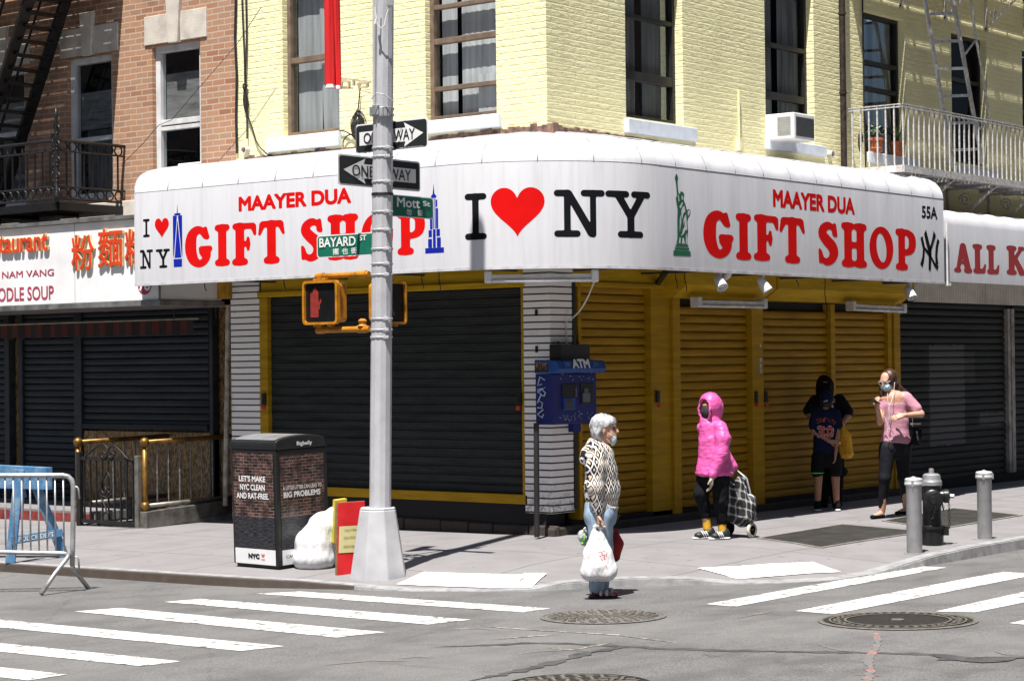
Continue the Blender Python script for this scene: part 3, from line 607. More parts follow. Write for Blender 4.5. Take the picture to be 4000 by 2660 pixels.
# recessed restaurant front
RX = .6
b = MB(); b.box(RX+.08, RX+.3, YPARTY+.12, 16, -.6, 3.6); b.build('front_wall', GRAN, bb)
b = MB(); b.box(0, RX+.08, YPARTY+.004, YPARTY+.12, -.3, 3.4); b.build('side_return', GRAN, bb)
b = MB(); b.box(0, RX+.1, YPARTY+.12, 16, zL(300, 1215, .1), 3.6); b.build('soffit', DARK, bb)
zshut = zL(500, 1667, RX)
shutter(bb, fL, aL(818, 1500, RX), aL(330, 1500, RX), zshut, 3.2, .091, SH_NAVY, RX, label='wide slate shutter stopping above the granite dado')
b = MB(); b.box(RX-.05, RX+.02, aL(818, 1500, RX), aL(330, 1500, RX), zshut-.03, zshut+.04); b.build('shutter_bar', SH_NAVY, bb, bevel=.008)
zlb = zs(0, 8)+.13
shutter(bb, fL, aL(300, 1500, RX), aL(100, 1500, RX), zlb, 3.2, .091, SH_NAVY, RX, label='slate shutter reaching down to the landing')
shutter(bb, fL, aL(30, 1500, RX), 15.5, zlb, 3.2, .091, SH_NAVY, RX, label='slate shutter at the left edge')
SPOST = M('slate_post', (.034, .042, .053), .5, .2, .2, 8)
for p0, p1 in ((828, 842), (300, 328), (82, 98), (28, 46)): b = MB(); b.box(RX-.05, RX+.06, aL(p1, 1500, RX), aL(p0, 1500, RX), -.2, 3.2); b.build('shutter_post', SPOST, bb, bevel=.006)
b = MB(); b.tube([(.3, aL(896, 1300, .3), 3.1), (.3, aL(890, 1500, .3), 2.0), (.3, aL(880, 1900, .3), .2)], .035, 10); b.build('white_pipe', M('dirty_white_pipe', (.5, .45, .38), .8, 0, .3, 8, .5, 30), bb, smooth='auto')
b = MB(); b.box(RX-.02, RX+.07, aL(842, 1500, RX), aL(330, 1500, RX), -.2, zshut-.06); b.build('dado', GRAN, bb)
# small yellow light box under the awning end
b = MB(); q0, q1 = onX(890, 1100, -.1), onX(757, 1172, -.1); b.box(-.1, .15, q0.y, q1.y, q1.z, q0.z+.4); b.build('yellow_light_box', M('amber_box', (.5, .25, .02), .5, 0, .3, 6), bb, bevel=.006)
# landing with a red riser, left of the stair
yla, zla = 6.86, zs(-.9, 8)+.16
b = MB(); b.box(-.62, .7, yla, 16, -.5, zla); b.build('landing', CONC, bb, bevel=.01)
b = MB(); b.box(-.635, -.622, yla+.02, 16, -.5, zla-.035); b.build('red_riser', REDSTEP, bb)
# stair pit between the railings
b = MB()
for k in range(5): b.box(-.9+.3*k, -.6+.3*k+.01, 5.6, 6.74, -1.6, zs(-.95, 6)-.2*(k+1))
b.box(-.93, .68, 6.72, 6.86, -1.6, zs(-.95, 6.8)); b.build('stair', M('dark_stair', (.035, .03, .028), .9), bb)
b = MB(); b.box(-.93, .66, 5.48, 5.62, -1.6, zs(-.95, 5.5)); b.build('pit_wall', CONCW, bb)

# ================================================================== unseen buildings added across both streets to shade the low sky
RBO = m_brick('far_side_brick', 0, [(.16, .09, .065), (.2, .11, .075), (.18, .11, .08), (.12, .06, .045)], (.2, .16, .13), .22, .075, .008, .4, .006)
def across(name, lab, x0, x1, y0, y1, h):
    t = thing(name, lab, 'building', ((x0+x1)/2, (y0+y1)/2, -.3)); b = MB(); b.box(x0, x1, y0, y1, -.6, h); b.build('wall', RBO, t); w = MB()
    for k in range(int((y1-y0)/2.6)):
        for j in range(int(h/3.4)): yc = y0+1.4+k*2.6; w = MB(); w.box(x1-.02, x1+.02, yc-.5, yc+.5, 1.2+j*3.4, 3.1+j*3.4); w.build('window', VIS0, t)
    for k in range(int((x1-x0)/2.6)):
        for j in range(int(h/3.4)): xc = x0+1.4+k*2.6; w = MB(); w.box(xc-.5, xc+.5, y1-.02, y1+.02, 1.2+j*3.4, 3.1+j*3.4); w.build('window', VIS0, t)
VIS0 = M('far_side_window', (.03, .035, .04), .2, 0, .1)
across('added_block', 'brick building added across the left street, unseen behind the viewer, to shade the low sky', -32, -19.5, 6, 44, 22)
across('added_block', 'brick building added across the right street, unseen behind the viewer, to shade the low sky', -6, 40, -32, -19.5, 22)
across('added_block', 'brick building added on the corner, unseen diagonally behind the viewer, to shade the low sky', -40, -24, -44, -20, 22)
# ================================================================== lettering engine
def cr(pts, n=8):
    """Catmull-Rom through (x, y, r) points"""
    P = [np.array(p, float) for p in pts]; P = [2*P[0]-P[1]]+P+[2*P[-1]-P[-2]]; out = []
    for i in range(1, len(P)-2):
        for k in range(n):
            t = k/n; out.append(.5*((2*P[i])+(-P[i-1]+P[i+1])*t+(2*P[i-1]-5*P[i]+4*P[i+1]-P[i+2])*t*t+(-P[i-1]+3*P[i]-3*P[i+1]+P[i+2])*t**3))
    out.append(P[-2]); return [tuple(float(c) for c in p) for p in out]
def sd_caps(X, Y, a, b):
    ax, ay, ra = a; bx, by, rb_ = b; dx, dy = bx-ax, by-ay; L = dx*dx+dy*dy+1e-12
    t = np.clip(((X-ax)*dx+(Y-ay)*dy)/L, 0, 1); return np.hypot(X-ax-t*dx, Y-ay-t*dy)-(ra+(rb_-ra)*t)
def sd_ell(X, Y, cx, cy, rx, ry, rot=0):
    c, s = math.cos(rot), math.sin(rot); x, y = (X-cx)*c+(Y-cy)*s, -(X-cx)*s+(Y-cy)*c
    k = np.hypot(x/rx, y/ry); k2 = np.hypot(x/rx**2, y/ry**2)+1e-9; return k*(k-1)/k2
def sd_poly(X, Y, pts):
    d = np.full(X.shape, 1e9); ins = np.zeros(X.shape, bool); n = len(pts)
    for i in range(n):
        ax, ay = pts[i]; bx, by = pts[(i+1) % n]; d = np.minimum(d, sd_caps(X, Y, (ax, ay, 0), (bx, by, 0)))
        if ay != by: c = (ay > Y) != (by > Y); ins ^= c & (X < (bx-ax)*(Y-ay)/(by-ay)+ax)
    return np.where(ins, -d, d)
def smin(a, b, k): h = np.clip(.5+.5*(b-a)/k, 0, 1); return b*(1-h)+a*h-k*h*(1-h)
def glyph_sdf(X, Y, add, sub=(), k=.04):
    d = np.full(X.shape, 9.)
    for s in add:
        if s[0] == 'e': d = np.minimum(d, sd_ell(X, Y, *s[1:]))
        elif s[0] == 'p': d = np.minimum(d, sd_poly(X, Y, s[1]))
        else:
            e = np.full(X.shape, 9.)
            for a, b in zip(s[1], s[1][1:]): e = np.minimum(e, sd_caps(X, Y, a, b))
            d = smin(d, e, k) if k else np.minimum(d, e)
    for s in sub:
        if s[0] == 'e': d = np.maximum(d, -sd_ell(X, Y, *s[1:]))
        elif s[0] == 'p': d = np.maximum(d, -sd_poly(X, Y, s[1]))
        else:
            for a, b in zip(s[1], s[1][1:]): d = np.maximum(d, -sd_caps(X, Y, a, b))
    return d
def march(b, d, xs, ys, f):
    nx, ny = len(xs)-1, len(ys)-1
    for j in range(ny):
        run = None
        for i in range(nx+1):
            full = i < nx and d[i, j] < 0 and d[i+1, j] < 0 and d[i, j+1] < 0 and d[i+1, j+1] < 0
            if full and (run is None or i-run < 5): run = i if run is None else run; continue
            if run is not None: b.poly([f(float(xs[p]), float(ys[q])) for p, q in ((run, j), (i, j), (i, j+1), (run, j+1))]); run = i if full else None
            if i >= nx or full: continue
            c = [(i, j), (i+1, j), (i+1, j+1), (i, j+1)]; pts = []
            for m in range(4):
                (p, q), (r, s) = c[m], c[(m+1) % 4]; va, vb = d[p, q], d[r, s]
                if va < 0: pts.append((xs[p], ys[q]))
                if (va < 0) != (vb < 0): t = va/(va-vb); pts.append((xs[p]+t*(xs[r]-xs[p]), ys[q]+t*(ys[s]-ys[q])))
            if len(pts) > 2: b.poly([f(float(x), float(y)) for x, y in pts])
def glyph_mesh(b, add, sub, w, f, N=46, k=.04):
    """marching squares; f maps (0..1, 0..1) to a point"""
    h = 1.0/N; nx = int(math.ceil(w/h))+2; xs = (np.arange(nx+1)-1)*h; ys = (np.arange(N+3)-1)*h; X, Y = np.meshgrid(xs, ys, indexing='ij')
    march(b, glyph_sdf(X, Y, add, sub, k), xs, ys, lambda x, y: f(x/w, y))
L_ = lambda *p: ('s', list(p))
C_ = lambda *p: ('s', cr(p))
def serif(x, y, hw, r=.075): return L_((x-hw+r, y, r), (x+hw-r, y, r))
def stem(x, r=.105): return L_((x, .1, r), (x, .9, r))
SG = {  # soft, heavy serif capitals
 'I': (.38, [stem(.19), serif(.19, .08, .19, .08), serif(.19, .92, .19, .08)], []),
 'F': (.58, [stem(.19), serif(.19, .08, .19, .08), L_((.09, .92, .075), (.48, .915, .07)), L_((.51, .9, .07), (.545, .72, .035)), L_((.2, .5, .06), (.36, .5, .06)), L_((.385, .63, .035), (.385, .5, .055), (.385, .37, .035))], []),
 'T': (.64, [stem(.32), serif(.32, .08, .19, .08), L_((.12, .92, .075), (.52, .92, .075)), L_((.1, .89, .07), (.04, .7, .035)), L_((.54, .89, .07), (.6, .7, .035))], []),
 'H': (.72, [stem(.19), stem(.53), serif(.19, .08, .18, .08), serif(.53, .08, .18, .08), serif(.19, .92, .18, .08), serif(.53, .92, .18, .08), L_((.2, .5, .07), (.5, .5, .07))], []),
 'O': (.68, [('e', .34, .5, .34, .5)], [('e', .34, .5, .135, .345, .12)]),
 'P': (.64, [stem(.19), serif(.19, .08, .19, .08), serif(.15, .92, .15, .08), C_((.2, .92, .07), (.38, .91, .08), (.5, .82, .105), (.525, .67, .115), (.49, .52, .1), (.36, .44, .075), (.2, .44, .06))], []),
 'S': (.56, [C_((.44, .72, .05), (.42, .84, .06), (.29, .9, .085), (.16, .83, .1), (.135, .7, .115), (.25, .56, .125), (.38, .44, .13), (.43, .29, .12), (.36, .14, .095), (.23, .085, .08), (.12, .15, .06), (.08, .3, .035)), L_((.46, .92, .045), (.485, .7, .05)), L_((.07, .09, .045), (.05, .34, .035))], []),
 'G': (.68, [C_((.5, .74, .06), (.42, .87, .08), (.31, .9, .1), (.19, .8, .12), (.145, .6, .14), (.15, .38, .14), (.22, .18, .12), (.34, .09, .09), (.46, .13, .09), (.54, .25, .09), (.55, .4, .09)), L_((.51, .93, .045), (.55, .72, .06)), L_((.41, .44, .07), (.61, .44, .07)), L_((.4, .36, .05), (.44, .28, .04))], []),
 'A': (.62, [L_((.3, .88, .1), (.13, .1, .06)), L_((.32, .9, .1), (.49, .1, .11)), L_((.2, .34, .045), (.42, .34, .045)), serif(.12, .075, .13, .075), serif(.49, .075, .15, .075)], []),
 'L': (.52, [stem(.19), serif(.19, .92, .19, .08), L_((.1, .08, .08), (.4, .08, .08)), L_((.43, .1, .075), (.49, .3, .035))], []),
 'K': (.68, [stem(.19), serif(.19, .08, .18, .08), serif(.19, .92, .18, .08), L_((.25, .46, .06), (.52, .9, .06)), L_((.32, .55, .08), (.54, .1, .11)), serif(.54, .93, .12, .065), serif(.56, .08, .12, .08)], [])}
TG = {  # typewriter slab letters with round ends
 'I': (.47, [L_((.235, .07, .07), (.235, .93, .07)), serif(.235, .07, .235, .07), serif(.235, .93, .235, .07)], []),
 'N': (1.07, [L_((.27, .07, .068), (.27, .93, .068)), L_((.3, .92, .075), (.77, .085, .085)), L_((.81, .06, .066), (.81, .93, .066)), L_((.07, .93, .07), (.28, .93, .07)), L_((.07, .07, .07), (.47, .07, .07)), L_((.62, .93, .07), (1.0, .93, .07))], []),
 'Y': (.95, [L_((.24, .92, .075), (.49, .46, .07)), L_((.75, .92, .075), (.5, .46, .07)), L_((.5, .48, .075), (.5, .07, .075)), L_((.07, .93, .07), (.4, .93, .07)), L_((.58, .93, .07), (.88, .93, .07)), L_((.3, .07, .07), (.7, .07, .07))], [])}
HEART = [(.5+.5*math.sin(t)**3, .55+(13*math.cos(t)-5*math.cos(2*t)-2*math.cos(3*t)-math.cos(4*t))/29.0) for t in [2*math.pi*i/80 for i in range(80)]]
_hy = [p[1] for p in HEART]; HEART = [(p[0]*1.08, (p[1]-min(_hy))/(max(_hy)-min(_hy))) for p in HEART]
TXT = {}
def text2d(body, bold=0., font=None):
    key = (body, bold)
    if key not in TXT:
        c = bpy.data.curves.new('txt', 'FONT'); c.body = body; c.offset = bold; c.resolution_u = 4
        o = bpy.data.objects.new('txt', c); COL.objects.link(o); bpy.context.view_layer.update()
        m = bpy.data.meshes.new_from_object(o.evaluated_get(bpy.context.evaluated_depsgraph_get()))
        v = [(p.co.x, p.co.y) for p in m.vertices]; f = [tuple(p.vertices) for p in m.polygons]
        bpy.data.objects.remove(o); bpy.data.curves.remove(c); bpy.data.meshes.remove(m)
        TXT[key] = (v, f)
    return TXT[key]
def outline(body):
    v, fc = text2d(body); key = lambda i: (round(v[i][0], 4), round(v[i][1], 4)); ed = {}
    for f in fc:
        for i in range(len(f)): a_, c_ = key(f[i]), key(f[(i+1) % len(f)]); ed[(a_, c_)] = 1
    return [(p, q) for p, q in ed if (q, p) not in ed]
def text(b, body, f, bold=.0, N=52):
    """fit the words' bounding box to the unit square and map it with f(u, v); bold letters grow outwards by bold"""
    if not bold:
        v, fc = text2d(body); x0, x1 = min(p[0] for p in v), max(p[0] for p in v); y0, y1 = min(p[1] for p in v), max(p[1] for p in v)
        b.add([f((p[0]-x0)/(x1-x0), (p[1]-y0)/(y1-y0)) for p in v], fc); return
    E = outline(body); P = [p for e in E for p in e]; x0, x1 = min(p[0] for p in P)-bold, max(p[0] for p in P)+bold; y0, y1 = min(p[1] for p in P)-bold, max(p[1] for p in P)+bold
    H = y1-y0; h = H/N; nx = int(math.ceil((x1-x0)/h))+2; xs = x0+(np.arange(nx+1)-1)*h; ys = y0+(np.arange(N+3)-1)*h; X, Y = np.meshgrid(xs, ys, indexing='ij')
    d = np.full(X.shape, 9.); ins = np.zeros(X.shape, bool)
    for (ax, ay), (bx, by) in E:
        i0, i1 = np.searchsorted(xs, [min(ax, bx)-.2, max(ax, bx)+.2]); sl = slice(i0, i1); d[sl] = np.minimum(d[sl], sd_caps(X[sl], Y[sl], (ax, ay, 0), (bx, by, 0)))
        if ay != by: ins ^= ((ay > Y) != (by > Y)) & (X < (bx-ax)*(Y-ay)/(by-ay)+ax)
    march(b, np.where(ins, -d, d)-bold, xs, ys, lambda x, y: f((x-x0)/(x1-x0), (y-y0)/H))
def slab(b0, dv, b=None):
    """give a flat letter sheet a real thickness along dv"""
    key = {}; idx = []; vv = []
    for p in b0.v:
        k = tuple(round(c, 5) for c in p)
        if k not in key: key[k] = len(vv); vv.append(p)
        idx.append(key[k])
    b0.v = vv; b0.f = [tuple(idx[i] for i in f) for f in b0.f]
    b = b or MB(); dv = Vector(dv); n = len(b0.v); b.add([Vector(p)+dv for p in b0.v], b0.f)
    ed = {}
    for f in b0.f:
        for i in range(len(f)): e = (f[i], f[(i+1) % len(f)]); ed[e] = 1
    m = len(b.v); b.add(b0.v, [])
    o = m-n
    for (i, j) in ed:
        if (j, i) not in ed: b.f.append((m+i, m+j, o+j, o+i)); b.m.append(b.mi)
    return b
# ================================================================== gift shop awning
AW = 1.2; ZB = (zL(525, 1111.5, -AW)+zL(1753, 1054, -AW)+zR(3687, 1104.5, -AW))/3; ZS = (zL(535, 758, -AW)+zL(1742, 647, -AW)+zR(3683, 774, -AW)+zR(2591, 642.7, -AW))/4
YE = aL(525.5, 950, -AW); XE = aR(3687, 950, -AW); YC = aL(1753, 850, -AW); XC = aR(2591, 850, -AW)
RA = (XC+AW+YC+AW)/2; XC, YC = RA-AW, RA-AW
S1 = YE-YC; S2 = S1+RA*math.pi/2; S3 = S2+XE-XC
def aw(s, z, off=0.):
    """point on the awning face: s runs from the left end round the corner to the right end"""
    r = RA+off
    if s <= S1: return Vector((-AW-off, YE-s, z))
    if s >= S2: return Vector((XC+s-S2, -AW-off, z))
    a = (s-S1)/RA; return Vector((XC-r*math.cos(a), YC-r*math.sin(a), z))
def awpx(px, py):
    r = ray(px, py); best = None
    p = CAMP+r*((-AW-CAMP[0])/r[0])
    if p.y >= YC: return YE-p.y, p.z
    p = CAMP+r*((-AW-CAMP[1])/r[1])
    if p.x >= XC: return S2+p.x-XC, p.z
    ox, oy = CAMP[0]-XC, CAMP[1]-YC; a = r[0]**2+r[1]**2; bq = 2*(ox*r[0]+oy*r[1]); c = ox*ox+oy*oy-RA*RA; t = (-bq-math.sqrt(bq*bq-4*a*c))/(2*a); p = CAMP+r*t
    return S1+RA*math.atan2(YC-p.y, XC-p.x), p.z
def awbox(x0, y0, x1, y1, off=.0015):
    """px box (left-top, right-bottom measured at the middle height) -> unit square mapping on the face"""
    ym = (y0+y1)/2; s0, _ = awpx(x0, ym); s1, _ = awpx(x1, ym); xm = (x0+x1)/2; za, zb = awpx(xm, y1)[1], awpx(xm, y0)[1]
    return lambda u, v: aw(s0+(s1-s0)*u, za+(zb-za)*v, off)
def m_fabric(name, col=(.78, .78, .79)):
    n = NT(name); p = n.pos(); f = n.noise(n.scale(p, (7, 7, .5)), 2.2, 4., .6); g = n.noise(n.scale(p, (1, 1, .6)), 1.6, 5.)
    c = n.ramp(f, [(.3, tuple(x*.9 for x in col)), (.55, col)]); c = n.mix(n.ramp(g, [(.55, 0.), (.8, .25)]), c, tuple(x*.75 for x in col))  # vertical streaks paint the shading of ripples into the vinyl colour
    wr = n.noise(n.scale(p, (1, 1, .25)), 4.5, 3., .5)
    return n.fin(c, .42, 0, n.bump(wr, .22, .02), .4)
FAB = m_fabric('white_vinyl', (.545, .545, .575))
RED = M('red_vinyl_lettering', (.6, .004, .004), .75, 0, .05, 4, spec=.08); DRED = RED
BLU = M('blue_vinyl_lettering', (.006, .018, .3), .75, 0, .05, 4, spec=.08); INK = M('black_vinyl_lettering', (.006, .007, .009), .75, 0, .1, 4, spec=.08); GRN = M('green_vinyl_emblem', (.012, .11, .055), .5, 0, .1, 5)
PROF = [(0., ZB), (0., ZB+.02), (0., ZS), (.012, ZS+.07), (.05, ZS+.15), (.11, ZS+.215), (.2, ZS+.265), (.32, ZS+.30), (.55, ZS+.345), (AW-.0, ZS+.44)]
def awning_cover(b, fn, s0, s1, step=.075, prof=PROF, pitch=.6):
    n = int((s1-s0)/step); m = len(prof); vs = []
    for i in range(n+1):
        s = s0+(s1-s0)*i/n; sag = .034*(abs(math.sin(math.pi*s/pitch))**.6)
        for j, (o, z) in enumerate(prof):
            k = 0 if j < 3 else min(1, (j-2)/3)*(1 if j < m-1 else 0)
            p = fn(s, z-k*sag*.75, -o-k*sag*.4); vs.append(p)
    b.add(vs, [(i*m+j, (i+1)*m+j, (i+1)*m+j+1, i*m+j+1) for i in range(n) for j in range(m-1)])
    b.poly([fn(s0, z, -o) for o, z in prof]+[fn(s0, ZB, -AW)]); b.poly([fn(s1, z, -o) for o, z in prof]+[fn(s1, ZB, -AW)])
aw1 = thing('shop_awning', 'long white gift shop awning wrapping the street corner with red lettering and a heart', 'awning', (0, 0, ZB))
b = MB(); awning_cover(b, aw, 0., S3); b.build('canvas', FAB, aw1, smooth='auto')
SEAM = M('awning_seam', (.5, .5, .52), .6, 0, .1, 9); b = MB(); k = 0
while k*.6 < S3: b.tube([aw(min(k*.6, S3), z+.002, -o+.003) for o, z in PROF[2:]], .0045, 5); k += 1
b.tube([aw(S3*i/160, ZS, .0) for i in range(161)], .003, 4); b.build('seams', SEAM, aw1, smooth=True)
b = MB()
n = 90
for i in range(n):
    s0, s1 = S3*i/n, S3*(i+1)/n; b.hexa([aw(s0, ZB-.018, .004), aw(s1, ZB-.018, .004), aw(s1, ZB-.018, -.03), aw(s0, ZB-.018, -.03)], [aw(s0, ZB+.012, .004), aw(s1, ZB+.012, .004), aw(s1, ZB+.012, -.03), aw(s0, ZB+.012, -.03)])
b.build('hem', M('awning_hem', (.5, .5, .52), .6, 0, .15, 8), aw1)
b = MB()
for s in [.02, 1.2, 2.4, 3.6, S1, S2, S2+1.3, S2+2.6, S2+3.9, S2+5.2, S3-.02]:
    b.tube([aw(s, ZB+.02, -.03), aw(s, ZB+.25, -AW+.02)], .014, 6); b.tube([aw(s, ZB+.02, -.03), aw(s, ZB+.02, -AW+.02)], .014, 6)
b.build('frame', M('awning_frame', (.08, .08, .085), .5, .5, .2, 8), aw1)
def letters(b, table, G, kk=.035, N=46):
    for ch, x0, y0, x1, y1 in table: w, a, s = G[ch]; glyph_mesh(b, a, s, w, awbox(x0, y0, x1, y1), N, kk)
b = MB(); letters(b, [('G', 723, 883, 830, 1045), ('I', 839, 877, 898, 1039), ('F', 906, 870, 1002, 1036), ('T', 1008, 861, 1114, 1030), ('S', 1173, 850, 1265, 1022), ('H', 1278, 838, 1402, 1014), ('O', 1412, 832, 1536, 1004), ('P', 1552, 824, 1661, 995)], SG)
b.build('gift_shop_lettering', RED, aw1)
b = MB(); letters(b, [('G', 2747, 823, 2865, 1009), ('I', 2874, 835, 2934, 1015), ('F', 2943, 840, 3041, 1019), ('T', 3044, 850, 3145, 1028), ('S', 3194, 864, 3275, 1038), ('H', 3285, 872, 3387, 1044), ('O', 3396, 886, 3489, 1051), ('P', 3498, 896, 3578, 1056)], SG)
b.build('gift_shop_lettering', RED, aw1)
b = MB(); text(b, 'MAAYER DUA', awbox(932, 751, 1372, 811), .045); b.build('name_lettering', RED, aw1)
b = MB(); text(b, 'MAAYER DUA', awbox(3019, 757, 3338, 824), .045); b.build('name_lettering', RED, aw1)
b = MB(); text(b, '55A', awbox(3600, 807, 3661, 855), .03); b.build('house_number', INK, aw1)
b = MB(); letters(b, [('I', 1816, 756, 1901, 937), ('N', 2164, 742, 2363, 926), ('Y', 2365, 747, 2540, 929)], TG, .015); b.build('black_lettering', INK, aw1)
b = MB(); letters(b, [('I', 559, 856, 585, 927), ('N', 547, 976, 598, 1050), ('Y', 609, 973, 664, 1047)], TG, .015, 30); b.build('black_lettering', INK, aw1)
b = MB(); glyph_mesh(b, [('p', HEART)], [], 1.08, awbox(1917, 733, 2128, 928), 60, 0); b.build('heart_emblem', RED, aw1)
b = MB(); glyph_mesh(b, [('p', HEART)], [], 1.08, awbox(605, 853, 660, 932), 36, 0); b.build('heart_emblem', RED, aw1)
# tower emblems
def flat(b, f, pts): b.poly([f(u, v) for u, v in pts])
b = MB(); f = awbox(676, 795, 712, 1043)
for q in [[(.06, .0), (.94, .0), (.96, .125), (.04, .125)], [(.43, .84), (.5, 1.0), (.54, .84)], [(.17, .81), (.83, .81), (.83, .845), (.17, .845)], [(.0, .81), (.0, .2), (.07, .14), (.45, .8)], [(1, .81), (1, .2), (.95, .14), (.55, .8)], [(.16, .145), (.88, .145), (.52, .72), (.47, .72)]]: flat(b, f, q)
b.build('skyscraper_emblem', BLU, aw1)
b = MB(); f = awbox(1660, 716, 1733, 989)
for q in [[(0, 0), (1, 0), (1, .075), (0, .075)], [(.16, .08), (.37, .08), (.37, .205), (.16, .205)], [(.63, .08), (.84, .08), (.84, .22), (.63, .22)], [(.42, .08), (.57, .08), (.57, .34), (.42, .34)], [(.19, .23), (.37, .23), (.37, .33), (.19, .33)], [(.61, .24), (.8, .24), (.8, .34), (.61, .34)],
          [(.27, .34), (.39, .34), (.39, .56), (.27, .56)], [(.59, .35), (.71, .35), (.71, .64), (.59, .64)], [(.41, .35), (.47, .35), (.47, .78), (.41, .78)], [(.52, .35), (.57, .35), (.57, .78), (.52, .78)], [(.3, .58), (.39, .58), (.39, .76), (.3, .76)], [(.59, .66), (.67, .66), (.67, .76), (.59, .76)],
          [(.34, .79), (.63, .79), (.62, .82), (.53, .845), (.5, .93), (.48, 1.0), (.46, .93), (.43, .845), (.35, .82)]]: flat(b, f, q)
b.build('skyscraper_emblem', BLU, aw1)
# robed statue emblem: dark silhouette with white folds
b = MB(); f = awbox(2628, 679, 2697, 1001); g = awbox(2628, 679, 2697, 1001, .003); nz = lambda x, y: ((x-597)/178., 1-(y-520)/840.)
SIL = [(628, 1240), (640, 1180), (640, 1000), (645, 900), (628, 780), (640, 740), (632, 640), (626, 600), (620, 570), (630, 540), (638, 520), (648, 545), (654, 570), (648, 600), (650, 660), (656, 720), (668, 735), (672, 720), (655, 708), (676, 715), (670, 698), (684, 712), (688, 692), (695, 711), (712, 700), (704, 718), (722, 722), (705, 732), (722, 745), (706, 750), (708, 790), (720, 815), (735, 870), (740, 890), (756, 872), (776, 890), (770, 930), (752, 960), (742, 1000), (748, 1100), (738, 1180), (740, 1240)]
glyph_mesh(b, [('p', [(nz(x, y)[0]*.212, nz(x, y)[1]) for x, y in SIL])], [], .212, f, 110, 0)
for x0, x1, y0, y1 in ((620, 750, 1243, 1267), (612, 757, 1272, 1303), (597, 772, 1306, 1360)): flat(b, f, [nz(x0, y1), nz(x1, y1-4), nz(x1-1, y0), nz(x0+2, y0)])
b.build('statue_emblem', GRN, aw1)
b = MB()
for q in [[(680, 900), (695, 860), (712, 845), (722, 900), (700, 930), (690, 985), (684, 960)], [(664, 990), (676, 930), (680, 1010), (662, 1120)], [(712, 960), (728, 930), (734, 1010), (738, 1085), (716, 1100), (704, 1130), (672, 1160), (690, 1120)], [(662, 860), (690, 810), (700, 815), (676, 880)], [(646, 740), (656, 745), (664, 800), (656, 812)], [(744, 905), (756, 882), (770, 895), (764, 925), (748, 948)], [(652, 1230), (660, 1170), (672, 1175), (668, 1232)], [(684, 1232), (690, 1170), (704, 1180), (712, 1232)], [(684, 750), (692, 740), (700, 760), (694, 790), (686, 780)], [(722, 1232), (724, 1150), (734, 1120), (732, 1232)], [(700, 1000), (708, 960), (712, 1050), (698, 1090)]]: flat(b, g, [nz(x, y) for x, y in q])
b.build('statue_folds', FAB, aw1)
# interlocked initials
b = MB(); f = awbox(3594, 898.6, 3670, 1055.5); f2 = awbox(3594, 898.6, 3670, 1055.5, .003); n2 = lambda x, y: ((x-507)/198., 1-(y-780)/410.)
for q in [[(512, 870), (534, 850), (556, 960), (552, 1040), (544, 1110), (528, 1172), (507, 1135), (528, 1060), (534, 980)], [(683, 862), (705, 885), (690, 950), (682, 1040), (690, 1120), (662, 1150), (658, 1040), (664, 950)]]: flat(b, f, [n2(*p) for p in q])
for q in [[(548, 825), (568, 780), (604, 930), (622, 985), (612, 1190), (588, 1190), (592, 1010), (570, 930)], [(645, 785), (668, 832), (628, 960), (606, 1010), (598, 980), (628, 880)], [(534, 858), (556, 960), (600, 1010), (660, 1120), (692, 1140), (678, 1188), (650, 1150), (618, 1080), (552, 990)]]: flat(b, f2, [n2(*p) for p in q])
b.build('initials_emblem', INK, aw1)
# ================================================================== second awning, further along the right street
AW2 = 1.1; zb2, zs2 = zR(3760, 1103, -AW2), zR(3698, 877, -AW2); xe2 = aR(3692, 1000, -AW2)
aw2 = thing('shop_awning', 'shorter white awning at the right edge with dark red lettering', 'awning', (xe2, 0, zb2))
b = MB(); pr2 = [(0., zb2), (0., zs2), (.02, zs2+.09), (.08, zs2+.17), (.17, zs2+.215), (.35, zs2+.25), (AW2, zs2+.33)]
fn2 = lambda s, z, off=0.: Vector((xe2+s, -AW2-off, z))
n, m = 110, len(pr2); vs = []
for i in range(n+1):
    s = 9*i/n; sag = .024*(abs(math.sin(math.pi*s/.6))**.6)
    for j, (o, z) in enumerate(pr2): k = 0 if j < 2 else min(1, (j-1)/3)*(1 if j < m-1 else 0); vs.append(fn2(s, z-k*sag*.75, -o-k*sag*.4))
b.add(vs, [(i*m+j, (i+1)*m+j, (i+1)*m+j+1, i*m+j+1) for i in range(n) for j in range(m-1)]); b.poly([fn2(0, z, -o) for o, z in pr2]+[fn2(0, zb2, -AW2)])
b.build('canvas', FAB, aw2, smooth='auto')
b = MB()
def aw2box(x0, y0, x1, y1): xm = (x0+x1)/2; ym = (y0+y1)/2; a0, a1 = aR(x0, ym, -AW2-.004), aR(x1, ym, -AW2-.004); za, zb = zR(xm, y1, -AW2), zR(xm, y0, -AW2); return lambda u, v: Vector((a0+(a1-a0)*u, -AW2-.0015, za+(zb-za)*v))
for ch, *q in [('A', 3728, 950, 3796, 1065), ('L', 3800, 955, 3852, 1068), ('L', 3854, 959, 3904, 1071), ('K', 3931, 962, 4006, 1074), ('I', 4012, 966, 4046, 1076)]: w, a, s = SG[ch]; glyph_mesh(b, a, s, w, aw2box(*q), 40, .035)
b.build('dark_red_lettering', M('dark_red_vinyl', (.32, .012, .014), .5, 0, .05), aw2)
b = MB(); b.tube([(xe2-.015, -AW2-.03, zb2-.03), (xe2-.015, -AW2-.03, zs2+.02)], .018, 8); b.box(xe2-.05, xe2+.05, -AW2-.06, -AW2, zb2-.06, zb2-.02); b.build('end_pole', M('white_pole', (.66, .66, .66), .4), aw2)
